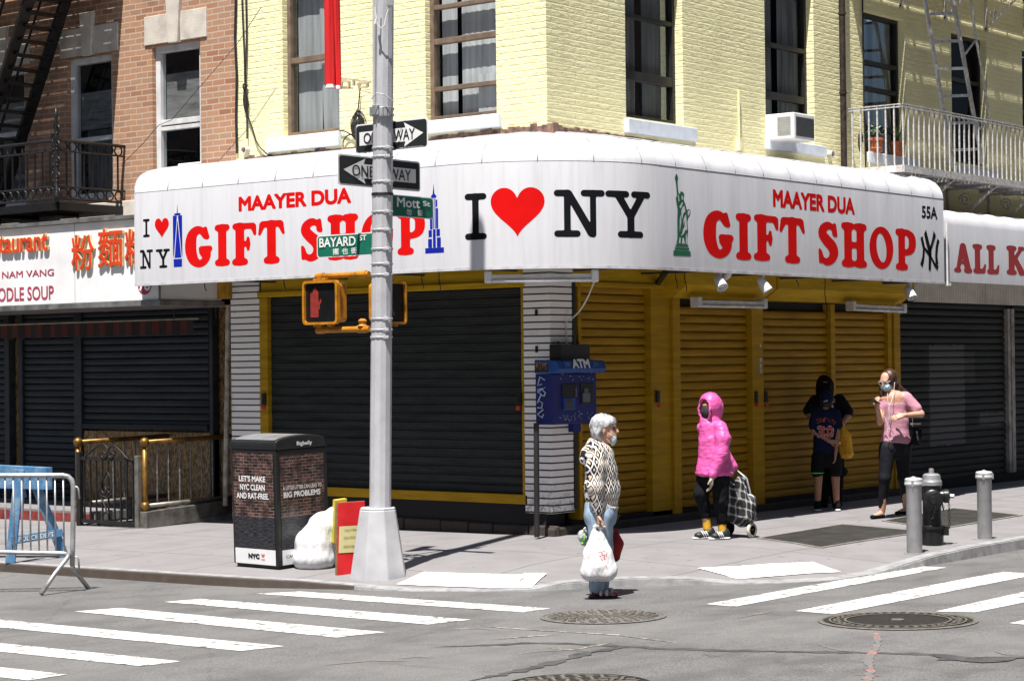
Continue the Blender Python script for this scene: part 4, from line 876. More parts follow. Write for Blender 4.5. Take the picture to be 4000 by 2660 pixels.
# ================================================================== noodle restaurant sign
RS = 1.04; ysr = aL(624, 1100, -RS); zsb = (zL(0, 1202, -RS)+zL(620, 1164, -RS))/2; zst = (zL(0, 903, -RS)+zL(520, 850, -RS))/2
rs = thing('restaurant_sign', 'white noodle restaurant sign with red raised characters under the fire escape', 'sign', (-RS, ysr+2, zsb))
b = MB(); b.box(-RS, -.02, ysr, 16, zsb, zst); b.build('panel', M('sign_panel', (.74, .74, .75), .5, 0, .06, 2.5), rs, bevel=.004)
b = MB(); b.box(-RS-.03, .0, ysr-.03, 16, zsb-.07, zsb-.003); b.box(-RS-.012, -RS-.001, ysr-.02, ysr+.014, zsb, zst); b.box(-RS-.04, 0, ysr-.02, 16, zst+.003, zst+.05); b.build('metal_trim', M('sign_trim', (.22, .22, .22), .5, .5, .25, 6), rs, bevel=.004)
def rsbox(x0, y0, x1, y1, off=.004): xm = (x0+x1)/2; ym = (y0+y1)/2; a0, a1 = aL(x0, ym, -RS), aL(x1, ym, -RS); za, zb = zL(xm, y1, -RS), zL(xm, y0, -RS); return lambda u, v: Vector((-RS-off, a0+(a1-a0)*u, za+(zb-za)*v))
ORG = M('orange_red_letter_face', (.62, .055, .015), .4, 0, .15, 20); CREAM = M('cream_letter_side', (.62, .48, .26), .5); MAR = M('maroon_lettering', (.36, .045, .085), .6, 0, .1)
def raised(name, body, box, bold, rim=.02):
    lo = MB(); text(lo, body, lambda u, v: rsbox(*box, .002)(u, v), bold+rim); o = slab(lo, (-.03, 0, 0)).build(name, CREAM, rs)
    hi = MB(); text(hi, body, lambda u, v: rsbox(box[0]+1.5, box[1]+1.5, box[2]-1.5, box[3]-1.5, .033)(u, v), bold); slab(hi, (-.006, 0, 0)).build('letter_face', ORG, o)
raised('raised_lettering', 'Restaurant', (-84, 906, 195, 990), .016, .012)
for ch, q in (('粉', (286, 916, 376, 1058)), ('麵', (389, 893, 488, 1046)), ('粿', (494, 892, 590, 1040))): raised('raised_character', ch, q, .008, .016)
b = MB(); text(b, 'HỦ TIẾU MỸ CHÂU, NAM VANG', rsbox(-330, 1051, 212, 1096), .012); b.build('small_lettering', MAR, rs)
b = MB(); text(b, 'NOODLE SOUP', rsbox(-70, 1122, 211, 1176), .016); b.build('small_lettering', MAR, rs)
b = MB(); c = onX(565, 1113, -RS-.003); b.poly([(c.x, c.y+.125*math.cos(t), c.z+.12*math.sin(t)) for t in [2*math.pi*i/40 for i in range(40)]]); b.build('number_disc', MAR, rs)
b = MB(); text(b, '78', rsbox(543, 1094, 588, 1136, .007), .03); b.build('number', M('white_lettering', (.8, .8, .8), .5), rs)
b = MB(); yj = aL(292, 1000, -RS); b.box(-RS-.002, -RS+.001, yj-.004, yj+.004, zsb, zst); b.build('panel_joint', M('joint_grey', (.3, .3, .3), .7), rs)
# scalloped valance under the sign
VX = .12; va = thing('valance_awning', 'dark red striped scalloped valance hanging under the restaurant sign', 'awning valance', (VX, 8, zL(400, 1290, VX)))
zt, zm = zL(400, 1258, VX), zL(400, 1306, VX); y0 = aL(757, 1290, VX); b = MB(); n = 400; ys = [y0+11*(i/n) for i in range(n+1)]
b.add([(VX+.012*math.sin(y*14), y, z) for y in ys for z in (zt, zm-.035*abs(math.sin(math.pi*y/.26)))], [(2*i, 2*i+1, 2*i+3, 2*i+2) for i in range(n)])
nn = NT('striped_valance_fabric'); q = nn.sep(nn.pos()); fq = nn.math('GREATER_THAN', nn.math('PINGPONG', nn.math('ADD', q[1], 10.), .13), .075); b.build('fabric', nn.fin(nn.mix(fq, (.02, .012, .012), (.075, .015, .012)), .9), va, smooth=True)
b = MB(); b.tube([(VX-.01, y0-.1, zt+.005), (VX-.01, 16, zt+.005)], .012, 6); b.build('rod', M('pale_rod', (.3, .25, .18), .7), va)
b = MB()
for y in (y0+.35, y0-.42): b.tube([(VX-.01, y, zt-.0), (VX-.01, y, 3.2)], .016, 6)
b.build('hanger', BLACKF, va)
# ================================================================== lamps under the awning
WLAMP = M('white_enamel', (.66, .66, .66), .4, 0, .12, 8); TUBE = M('lamp_tube', (.75, .76, .78), .25)
def fluor(p0, p1, out, label):
    p0, p1 = Vector(p0), Vector(p1); t = thing('fluorescent_light', label, 'light', p0.lerp(p1, .5), group='tube lights under the awning'); d = (p1-p0).normalized(); o = Vector(out)
    b = MB(); b.bar(p0, p1, .08, .05); b.build('housing', WLAMP, t, bevel=.006)
    b = MB(); q = Vector((0, 0, -.045))+o*.05; b.tube([p0+q+d*.05, p1+q-d*.05], .018, 8); b.tube([p0+q-o*.07+d*.05, p1+q-o*.07-d*.05], .018, 8); b.build('tube', TUBE, t, smooth=True)
    for e, s in ((p0, 1), (p1, -1)): b = MB(); b.bar(e-d*.03*s, e+d*.05*s, .13, .13); b.build('end_cap', WLAMP, t, bevel=.015)
q0, q1 = awpx(1885, 1062), awpx(2345, 1056); fluor(aw(q0[0], ZB-.09, -.12), aw(q1[0], ZB-.09, -.12), (-.7, -.7, 0), 'white tube light hanging below the awning corner above the tiled pillar')
p0, p1 = onY(2718, 1180, -.26), onY(2978, 1186, -.26); fluor(p0, p1, (0, -1, 0), 'white tube light above the shutter behind the woman in pink')
p0, p1 = onY(3322, 1195, -.26), onY(3524, 1205, -.26); fluor(p0, p1, (0, -1, 0), 'white tube light above the narrow yellow shutter')
def spot(px, py, dirv, label, two=False):
    p = onY(px, py, -AW+.08); t = thing('spotlight', label, 'spotlight', p, group='clip spotlights under the awning')
    b = MB(); top = Vector((p.x+.05, p.y, ZB+.0)); b.tube([top, p], .028, 8); b.build('arm', WLAMP, t, smooth='auto'); d = Vector(dirv).normalized()
    b = MB(); b.lathe([(.03, -.04), (.05, .0), (.058, .06), (.066, .14), (.058, .142), (.04, .08)], p, d, 14); b.build('head', WLAMP, t, smooth='auto')
    b = MB(); b.lathe([(.001, .09), (.05, .1), (.055, .13)], p, d, 14, cap=False); b.build('bulb', TUBE, t, smooth=True)
    if two: b = MB(); b.tube([top+Vector((.12, 0, 0)), p+Vector((.12, 0, .0))], .022, 8); b.lathe([(.028, 0), (.05, .05), (.045, .12)], p+Vector((.12, 0, 0)), (.5, -.2, .7), 12); b.build('second_head', WLAMP, t, smooth='auto')
spot(2805, 1090, (-.3, -.6, -.7), 'clip spotlight with two heads under the awning left of the shop name', True); spot(2972, 1098, (.2, -.5, -.8), 'single white clip spotlight under the middle of the right awning'); spot(3548, 1130, (-.2, -.5, -.8), 'white clip spotlight near the right end of the awning')
# bits of loose wire hanging below the hem
b = MB()
for px, py, f, L in ((1600, 1062, fL, .18), (1668, 1060, fL, .22), (1060, 1090, fL, .12), (750, 1105, fL, .1), (2700, 1062, fR, .2), (2735, 1065, fR, .22), (3280, 1085, fR, .5), (3170, 1080, fR, .12)):
    s, _ = awpx(px, py); p = aw(s, ZB, -.2); b.tube([p, p+Vector((.02, .02, -L*.4)), p+Vector((-.02, -.03, -L*.75)), p+Vector((.03, 0, -L))], .006, 5)
o = b.build('hanging_wire', BLACKF, aw1)
b = MB(); s, _ = awpx(2352, 1050); p = aw(s, ZB-.06, -.12); q = onY(2210, 1260, -.05); pts = []
for i in range(13): t = i/12; w = p.lerp(q, t); w.z -= .13*math.sin(math.pi*t)*(1-t*.3); pts.append(w)
pts += [q+Vector((.0, -.01, -.2)), q+Vector((.0, -.01, -.42))]; b.tube(pts, .008, 6); b.build('lamp_cord', M('white_cord', (.6, .58, .52), .7), aw1)
b = MB(); p = onY(2600, 1062, -.5); q = onY(2568, 1108, .0); b.bar(p, q, .05, .05); b.build('strut', BLACKF, aw1)
# ================================================================== street furniture
class CamFrame:
    """things that face the viewer: local x to the right of the photo, y away, z up; pt() turns measured pixels into local metres"""
    def __init__(s, base): s.P = Vector(base); s.dep = (s.P-CAMP).dot(CF); s.R = Matrix.Rotation(-CROT, 3, 'Z')
    def pt(s, px, py, dy=0.):
        dy = float(dy); return s.R @ (CAMP+ray(px, py)*(s.dep+dy)-s.P)
    def m(s): return s.dep/FPX
GREYP = M('grey_pole_paint', (.42, .42, .44), .5, .1, .07, 5, .12, 50, spec=.5); GALV = M('galvanised_steel', (.42, .42, .43), .42, .6, .15, 12); SIGNB = M('sign_black', (.015, .018, .018), .45, 0, .1, 6); SIGNW = M('sign_white', (.68, .68, .68), .5, 0, .05, 6); SIGNG = M('sign_green', (.008, .13, .085), .4, 0, .08, 6)
PX, PY = -3.38, -.52; PZ = zs(PX, PY)
pole = thing('street_pole', 'grey painted steel street pole with a chunky octagonal base holding the signs', 'street pole', (PX, PY, PZ))
def octo(b, r0, r1, z0, z1, c=(PX, PY), a0=CROT+math.pi/8, n=8): ring = lambda r, z: [(c[0]+r*math.cos(a0+2*math.pi*k/n), c[1]+r*math.sin(a0+2*math.pi*k/n), z) for k in range(n)]; return b.hexa(ring(r0, z0), ring(r1, z1))
b = MB(); octo(b, .285, .18, PZ-.03, PZ+.63); octo(b, .18, .172, PZ+.63, PZ+.65); b.build('base', GREYP, pole, bevel=.035, seg=3)
b = MB(); TOPZ = 8.95; PCX = lambda z: (PX+st*(.012+.0178*(z-PZ)), PY-ct*(.012+.0178*(z-PZ)))
rg = lambda r, z: [(PCX(z)[0]+r*math.cos(CROT+2*math.pi*k/12), PCX(z)[1]+r*math.sin(CROT+2*math.pi*k/12), z) for k in range(12)]
b.hexa(rg(.103, PZ+.6), rg(.088, TOPZ)); b.build('shaft', GREYP, pole, bevel=.006)
RAD = lambda z: .103-.015*(z-PZ-.6)/(TOPZ-PZ-.6)
for py in (577, 611, 709, 827, 897, 972, 1030, 1073, 1245, 1288, 1317):
    z = onX(1490, py, PX).z; r = RAD(z)+.005; b = MB(); b.lathe([(r, -.009), (r+.003, -.006), (r+.003, .006), (r, .009)], (*PCX(z), z), n=20, cap=False)
    q = Vector((*PCX(z), z))+c2w((.055, -r+.012, 0)); b.box(-.02, .02, -.02, .012, -.014, .014, Matrix.Rotation(CROT, 3, 'Z'), q); b.build('band_clamp', GREYP, pole, bevel=.003)
b = MB(); z = onX(1490, 758, PX).z; r = RAD(z)+.005; b.lathe([(r, -.014), (r+.003, -.01), (r+.003, .01), (r, .014)], (*PCX(z), z), n=20, cap=False); b.build('band_clamp', BLACKF, pole)
z = onX(1490, 436, PX).z; r = RAD(z); b = MB()
for dz in (-.03, .03): b.lathe([(r+.002, -.012), (r+.012, -.01), (r+.012, .01), (r+.002, .012)], (*PCX(z), z+dz), n=20, cap=False)
for k in range(7): a = CROT+math.pi*1.05+k*.33; b.box(-.018, .018, -.02, .03, -.045, .045, Matrix.Rotation(a+math.pi/2, 3, 'Z'), Vector((PCX(z)[0]+(r+.012)*math.cos(a), PCX(z)[1]+(r+.012)*math.sin(a), z+random.uniform(-.012, .012))))
b.build('bracket_clamp', GALV, pole, bevel=.004)
cf = CamFrame((PX, PY, PZ)); W2 = lambda p: Vector((PX, PY, PZ))+Matrix.Rotation(CROT, 3, 'Z') @ Vector(p)
b = MB(); b.tube([W2(cf.pt(1462, y, -.02)) for y in (-60, 100, 250, 430)], .016, 8); b.build('conduit', GREYP, pole)  # added pipe stands in for a shadow strip down the pole's left side
b = MB(); b.tube([W2(cf.pt(x, y, -.125)) for x, y in ((1470, -40), (1468, 60), (1475, 100), (1490, 112), (1502, 100), (1510, 60), (1520, 30), (1515, -20))], .006, 6); b.tube([W2(cf.pt(x, y, -.125)) for x, y in ((1462, 30), (1470, 75), (1466, 95))], .012, 6); b.build('white_wire', M('white_wire', (.62, .62, .6), .6), pole)
b = MB(); p = W2(cf.pt(1524, 5, -.11)); b.box(-.03, .03, -.03, .03, -.05, .05, Matrix.Rotation(CROT, 3, 'Z'), p); b.tube([W2(cf.pt(x, y, -.115)) for x, y in ((1450, 388), (1470, 365), (1500, 370), (1530, 390), (1536, 398))], .006, 6); b.tube([W2(cf.pt(x, y, -.09)) for x, y in ((1530, 392), (1575, 384), (1600, 375), (1612, 370))], .004, 5); b.build('pole_fitting', GALV, pole, bevel=.004)
# sign plates: mapping (u, v) with u to the right of the photo
def plate(name, label, cat, ax, off, x0, x1, yt, yb, face, border, grp=None, th=.004):
    ym = (yt+yb)/2
    if ax == 'x': a0, a1 = aL(x0, ym, off), aL(x1, ym, off); xm = (x0+x1)/2; z0, z1 = zL(xm, yb, off), zL(xm, yt, off); f = lambda u, v, o=0.: Vector((off-o, a0+(a1-a0)*u, z0+(z1-z0)*v))
    else: a0, a1 = aR(x0, ym, off), aR(x1, ym, off); xm = (x0+x1)/2; z0, z1 = zR(xm, yb, off), zR(xm, yt, off); f = lambda u, v, o=0.: Vector((a0+(a1-a0)*u, off-o, z0+(z1-z0)*v))
    t = thing(name, label, cat, f(.5, 0), group=grp); w, h = abs(a1-a0), z1-z0; rr = .03
    def rrect(m, o):
        out = []
        for cx, cy, a in ((1, 0, -90), (1, 1, 0), (0, 1, 90), (0, 0, 180)):
            for k in range(5): t_ = math.radians(a+k*22.5); ux = m+rr/w if cx == 0 else 1-m-rr/w; vy = m*w/h+rr/h if cy == 0 else 1-m*w/h-rr/h; out.append(f(ux+rr/w*math.cos(t_), vy+rr/h*math.sin(t_), o))
        return out
    b = MB(); b.hexa(rrect(0, 0), rrect(0, th)); b.build('plate', border, t)
    b = MB(); b.poly(rrect(.014, th+.002)); b.build('sign_face', face, t)
    return t, f
def oneway(label, ax, off, x0, x1, yt, yb, left):
    t, f = plate('one_way_sign', label, 'traffic sign', ax, off, x0, x1, yt, yb, SIGNB, SIGNW, 'one way signs on the grey pole')
    g = (lambda u, v, o: f(1-u, v, o)) if left else f
    b = MB(); b.poly([g(u, v, .009) for u, v in ((.06, .27), (.7, .27), (.68, .09), (.94, .5), (.68, .91), (.7, .73), (.06, .73))]); b.build('arrow', SIGNW, t)
    b = MB()
    for s_, u0, u1 in (('ONE', .16, .42), ('WAY', .6, .875)) if left else (('ONE', .12, .4), ('WAY', .54, .83)): text(b, s_, lambda u, v: f(u0+(u1-u0)*u, .315+.37*v, .012), .012)
    b.build('lettering', SIGNB, t)
    b = MB(); text(b, 'DEPT OF TRANSPORTATION', lambda u, v: f(.62+.32*u, .045+.03*v, .012)); b.build('small_print', SIGNW, t)
oneway('upper black one way sign with the white arrow pointing right', 'x', PX+.14, 1390, 1673, 474, 590, False)
oneway('lower black one way sign with the white arrow pointing left', 'y', PY+.14, 1319, 1640, 616, 736, True)
t, f = plate('street_name_sign', 'green BAYARD ST street name sign left of the grey pole', 'street sign', 'x', PX+.02, 1239, 1470, 914, 1002, SIGNG, SIGNW, 'green street name signs')
b = MB(); text(b, 'BAYARD', lambda u, v: f(.05+.62*u, .46+.42*v, .012), .022); text(b, 'ST', lambda u, v: f(.735+.115*u, .66+.24*v, .012), .022)
for k, ch in enumerate('擺也街'): text(b, ch, lambda u, v: f(.28+.155*k+.105*u, .1+.28*v, .012), .012)
b.build('lettering', SIGNW, t)
t, f = plate('street_name_sign', 'green Mott St street name sign right of the grey pole', 'street sign', 'y', PY+.02, 1510, 1691, 766, 851, SIGNG, SIGNW, 'green street name signs')
b = MB(); text(b, 'Mott', lambda u, v: f(.2+.5*u, .45+.45*v, .012), .022); text(b, 'St', lambda u, v: f(.76+.16*u, .58+.24*v, .012), .02)
for k, ch in enumerate('勿街'): text(b, ch, lambda u, v: f(.4+.24*k+.11*u, .1+.3*v, .012), .012)
b.build('lettering', SIGNW, t)
# pedestrian signals
AMB = M('amber_signal_paint', (.42, .165, .006), .5, 0, .22, 9); VISOR = M('signal_black', (.006, .006, .007), .35, 0, .1)
def m_led(name, col, e):
    n = NT(name); n.bsdf.inputs['Emission Color'].default_value = (*col, 1); n.bsdf.inputs['Emission Strength'].default_value = e; return n.fin(col, .4)
LEDR = m_led('led_red', (.5, .06, .045), .06); LEDW = M('led_off', (.3, .31, .25), .4)
HAND = [(.1, 0), (.75, 0), (.78, .2), (.98, .5), (1, .62), (.9, .62), (.74, .42), (.76, .85), (.66, .93), (.6, .98), (.45, 1), (.34, .95), (.3, .84), (.16, .82), (.08, .78), (.06, .45)]
WALK = [(.35, 0), (.5, 0), (.62, .35), (.95, .05), (1, .12), (.75, .42), (.68, .62), (.98, .48), (1, .56), (.72, .74), (.6, .82), (.68, .9), (.6, 1), (.48, .98), (.46, .86), (.3, .8), (.05, .6), (.1, .52), (.35, .66), (.4, .42), (.05, .05), (.15, 0), (.42, .3)]
def inside(p, poly):
    c = False
    for i in range(len(poly)):
        (ax, ay), (bx, by) = poly[i-1], poly[i]
        if (ay > p[1]) != (by > p[1]) and p[0] < (bx-ax)*(p[1]-ay)/(by-ay)+ax: c = not c
    return c
def signal(label, ax, front, x0, x1, yt, yb, sym, pol, led, depth=.165):
    ym = (yt+yb)/2; xm = (x0+x1)/2
    if ax == 'x': a0, a1 = aL(x0, ym, front), aL(x1, ym, front); z0, z1 = zL(xm, yb, front), zL(xm, yt, front); f = lambda u, v, o=0.: Vector((front-o, a0+(a1-a0)*u, z0+(z1-z0)*v))
    else: a1 = aR(x1, ym, front); a0 = a1-.385; z0, z1 = zR(xm, yb, front), zR(xm, yt, front); f = lambda u, v, o=0.: Vector((a0+(a1-a0)*u, front-o, z0+(z1-z0)*v))
    t = thing('pedestrian_signal', label, 'pedestrian signal', f(.5, 0), group='amber walk signals on the grey pole')
    def rr(mu, r, o):
        out = []
        for cx, cy, a in ((1, 0, -90), (1, 1, 0), (0, 1, 90), (0, 0, 180)):
            for k in range(5): q = math.radians(a+k*22.5); out.append(f((mu+r if cx == 0 else 1-mu-r)+r*math.cos(q), (mu+r if cy == 0 else 1-mu-r)+r*math.sin(q), o))
        return out
    b = MB(); b.hexa(rr(.05, .1, -depth), rr(.05, .1, -.045)); b.build('housing', AMB, t, bevel=.006)
    b = MB(); o1, o2, i2, i1 = rr(0, .1, -.045), rr(0, .1, .0), rr(.055, .06, .0), rr(.055, .06, -.03); n = len(o1); b.add(o1+o2+i2+i1, [(k*n+i, k*n+(i+1) % n, (k+1)*n+(i+1) % n, (k+1)*n+i) for k in range(3) for i in range(n)]); b.add(o1, [tuple(range(n))]); b.build('door_frame', AMB, t)
    b = MB(); b.poly(rr(.05, .06, -.028)); b.build('screen', VISOR, t)
    b = MB(); u0, u1, v0, v1 = (.15, .5, .17, .84) if pol else (.12, .6, .16, .8)
    nu, nv = (9, 26) if pol else (12, 28); 
    for i in range(nu):
        for j in range(nv):
            p = ((i+.5)/nu, (j+.5)/nv)
            if not inside(p, sym) or (not pol and random.random() < .45): continue
            cu, cv = u0+(u1-u0)*p[0], v0+(v1-v0)*p[1]; du, dv = (u1-u0)/nu*.42, (v1-v0)/nv*.24; b.poly([f(cu-du, cv-dv, -.025), f(cu+du, cv-dv, -.025), f(cu+du, cv+dv, -.025), f(cu-du, cv+dv, -.025)])
    b.build('hand_symbol' if pol else 'walking_symbol', led, t)
    b = MB()
    for u, v0_, v1_ in ((.3, -.045, 0.), (.7, -.05, .0), (.3, 1., 1.045), (.55, 1., 1.06)): b.hexa([f(u-.05, v0_, -.09), f(u+.05, v0_, -.09), f(u+.05, v0_, -.03), f(u-.05, v0_, -.03)], [f(u-.05, v1_, -.09), f(u+.05, v1_, -.09), f(u+.05, v1_, -.03), f(u-.05, v1_, -.03)])
    b.build('hinge', AMB, t, bevel=.004)
    return t, f
t, f = signal('amber signal with the red hand, facing left of the grey pole', 'x', PX-.1, 1180, 1316, 1096, 1268, HAND, True, LEDR)
z0, z1 = onX(1330, 1288, PX).z, onX(1330, 1076, PX).z
for z in (z1, z0):
    b = MB(); ya = aL(1262, 1180, PX); b.tube([(PX, PY+.08, z), (PX, ya, z)], .028, 12); b.lathe([(.036, -.06), (.036, .06)], (PX, PY+.17, z), (0, 1, 0), 12); b.lathe([(.034, 0), (.034, .1)], (PX, ya-.02, z), (0, 1, 0), 12)
    if z == z0: b.lathe([(.03, 0), (.03, .08)], (PX-.02, ya+.02, z0+.02), (0, 0, 1), 10); b.lathe([(.05, .0), (.03, .02), (.045, .05), (.02, .07)], (PX, PY+.17, z0+.03), (0, 0, 1), 12)
    else: b.lathe([(.03, -.06), (.03, 0)], (PX-.02, ya+.02, z1), (0, 0, 1), 10)
    b.build('mounting_arm', AMB, t, smooth='auto')
t, f = signal('amber signal with the unlit walking figure, right behind the grey pole', 'y', PY-.07, 1492, 1590, 1098, 1266, WALK, False, LEDW)
for z in (z0+.02, z1-.03): b = MB(); b.tube([(PX+.08, PY, z), (PX+.2, PY, z)], .028, 10); b.build('mounting_arm', AMB, t, smooth='auto')
# furled red banner on its bracket
FRED = M('red_banner_cloth', (.62, .008, .01), .75, 0, .12, 5, .3, 20, stretch=(1, 1, .2)); cfb = CamFrame((PX, PY, PZ)); to_w = lambda p: Vector((PX, PY, PZ))+Matrix.Rotation(CROT, 3, 'Z') @ p
ban = thing('street_banner', 'furled red street banner hanging left of the grey pole', 'banner', to_w(cfb.pt(1300, 335, .05)))
for top, bot, r in (((1283, -160), (1290, 334), .05), ((1308, -160), (1320, 338), .034)):
    a_, c_ = to_w(cfb.pt(*top, .05)), to_w(cfb.pt(*bot, .05+(.0 if r > .04 else .02))); b = MB(); n = 26; vs = []
    d = (c_-a_).normalized(); sx = Vector((CX[0], CX[1], 0)); sy = Vector((CF[0], CF[1], 0))
    for i in range(9):
        for k in range(n): q = 2*math.pi*k/n; rr_ = r*(1+.1*math.sin(3*q+i*.4)+.06*math.sin(7*q)); vs.append(a_.lerp(c_, i/8)+sx*rr_*math.cos(q)+sy*rr_*math.sin(q))
    b.add(vs, [(i*n+k, i*n+(k+1) % n, (i+1)*n+(k+1) % n, (i+1)*n+k) for i in range(8) for k in range(n)]); b.build('banner_roll', FRED, ban, smooth=True)
    b = MB(); b.lathe([(r*.96, -.005), (r*1.03, .0), (r*1.03, .028), (r*.7, .03), (.001, .022)], c_, d, 18); b.build('rolled_end', M('banner_lining', (.68, .6, .58), .8), ban, smooth='auto')
b = MB(); P_ = lambda x, y: to_w(cfb.pt(x, y, .06)); b.bar(P_(1325, 306), P_(1450, 322), .012, .018); b.bar(P_(1325, 342), P_(1380, 346), .01, .014)
for x0, x1, y0, y1 in ((1334, 1364, 318, 343), (1402, 1436, 325, 341)):
    for p, q in (((x0, y0), (x1, y0)), ((x1, y0), (x1, y1)), ((x1, y1), (x0, y1)), ((x0, y1), (x0, y0))): b.bar(P_(*p), P_(*q), .02, .022)
for x, y0, y1 in ((1382, 310, 336), (1405, 330, 352)): b.bar(P_(x, y0), P_(x, y1), .02, .02)
b.bar(P_(1402, 352), P_(1452, 366), .008, .008); b.build('bracket', M('cream_bracket', (.5, .43, .28), .7, 0, .3, 12), ban)
# bundle of black cables on the pale yellow wall
cab = thing('cable_bundle', 'tangled bundle of black cables hanging on the pale yellow wall behind the signs', 'cables', onX(1400, 500, -.03))
b = MB(); random.seed(11)
for k in range(16):
    x0 = 1398+random.uniform(-6, 8); w = random.uniform(15, 34)*random.choice((-1, 1)); pts = [(x0, 432), (x0+w*.5, 448), (x0+w, 480+random.uniform(0, 20)), (x0+w*.6, 520+random.uniform(0, 18)), (x0-w*.2, 500), (x0-w*.5, 470), (x0-4, 440)]
    q = cr([(p[0], p[1], 0) for p in pts], 4); b.tube([onX(p[0], p[1], -.03-.02*random.random()) for p in q], .006, 5)
for pts in ([(1340, 578), (1342, 550), (1360, 530), (1380, 528), (1400, 560)], [(1235, 590), (1280, 550), (1305, 520), (1340, 512), (1375, 530), (1395, 552)], [(1398, 432), (1402, 400), (1406, 352)]): b.tube([onX(p[0], p[1], -.03) for p in cr([(x, y, 0) for x, y in pts], 5)], .008, 6)
b.build('cables', BLACKF, cab)
cab = thing('cable_run', 'coiled black cables running down the wall beside the brick party wall', 'cables', onX(957, 340, -.03))
b = MB()
for pts in ([(944, -30), (950, 120), (955, 230), (957, 330), (960, 340), (966, 440), (985, 500), (1005, 560), (1040, 600), (1060, 608)], [(960, -30), (963, 150), (958, 330), (954, 345), (955, 400), (964, 440)], [(957, 328), (950, 335), (953, 350), (962, 345), (964, 332), (957, 328)], [(964, 440), (965, 500), (965, 543)], [(955, 345), (952, 400), (962, 442), (968, 400), (960, 350)]): b.tube([onX(p[0], p[1], -.03) for p in cr([(x, y, 0) for x, y in pts], 5)], .01, 6)
b.build('cables', BLACKF, cab)
b = MB()
for x in (924, 920): b.tube([onX(x+dx, y, -.02) for dx, y in ((0, -30), (-4, 150), (3, 300), (0, 460), (4, 600))], .009, 5)
b.build('party_wall_cable', BLACKF, cab)
b = MB(); b.tube([onX(x, y, -.35) for x, y in ((1020, 30), (925, 175), (790, 330), (670, 470), (620, 490), (560, 560), (480, 640))], .004, 5); b.build('thin_wire', BLACKF, cab)
# ================================================================== litter bin with printed panels
def m_poster():
    n = NT('printed_brick_poster'); o = n.obj(); q = n.sep(o); v = n.comb(n.math('ADD', q[0], q[1]), q[2], 0.)
    t = n.n('TexBrick', offset=.5); n.set(t.inputs['Vector'], v); I = t.inputs; I['Scale'].default_value = 1; I['Brick Width'].default_value = .085; I['Row Height'].default_value = .03; I['Mortar Size'].default_value = .003; I['Color1'].default_value = (.02, .008, .007, 1); I['Color2'].default_value = (.15, .06, .045, 1); I['Mortar'].default_value = (.2, .17, .16, 1); I['Bias'].default_value = -.1
    c = n.mix(n.ramp(n.noise(o, 9, 3.), [(.4, 0.), (.62, .8)]), t.outputs['Color'], (.012, .008, .008))
    pave = n.ramp(n.noise(n.scale(o, (1, 1, 7)), 14, 4.), [(.4, (.006, .006, .008)), (.7, (.05, .05, .06))])
    c = n.mix(n.math('LESS_THAN', q[2], .5), c, pave); return n.fin(c, .35, 0, None, .4)
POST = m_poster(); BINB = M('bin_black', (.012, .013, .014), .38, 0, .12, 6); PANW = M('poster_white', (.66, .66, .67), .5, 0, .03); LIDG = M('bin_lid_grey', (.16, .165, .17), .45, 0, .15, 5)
bp = onG(1089, 2226); B_ = .672; H = 1.16; brz = math.radians(-4.0)
bn = thing('litter_bin', 'black litter bin with brick wall posters beside the grey pole', 'litter bin', bp, brz); bn.rotation_euler = (0, math.radians(-1.6), brz); 
X = lambda b, *a, **k: b.build(*a, local=True, **k)
b = MB(); b.box(0, B_, 0, B_, .03, H); b.box(.02, B_-.02, .02, B_-.02, 0, .05); X(b, 'cabinet', BINB, bn, bevel=.012)
b = MB(); pr = [(-.006, H), (-.006, H+.04)]+[(B_/2-(B_/2+.006)*math.cos(math.pi*k/14), H+.045+.085*math.sin(math.pi*k/14)**.7) for k in range(1, 14)]+[(B_+.006, H+.04), (B_+.006, H)]
b.hexa([(x, -.008, z) for x, z in pr], [(x, B_+.008, z) for x, z in pr]); X(b, 'hood', BINB, bn, bevel=.012)
b = MB(); pr2 = [(x, z+.004) for x, z in pr[3:-4]]; b.add([(x, y, z) for x, z in pr2[:8] for y in (.03, B_-.03)], [(2*i, 2*i+1, 2*i+3, 2*i+2) for i in range(7)]); X(b, 'solar_panel', LIDG, bn, smooth=True)  # lighter grey sheet paints the light reflected off the hood's top
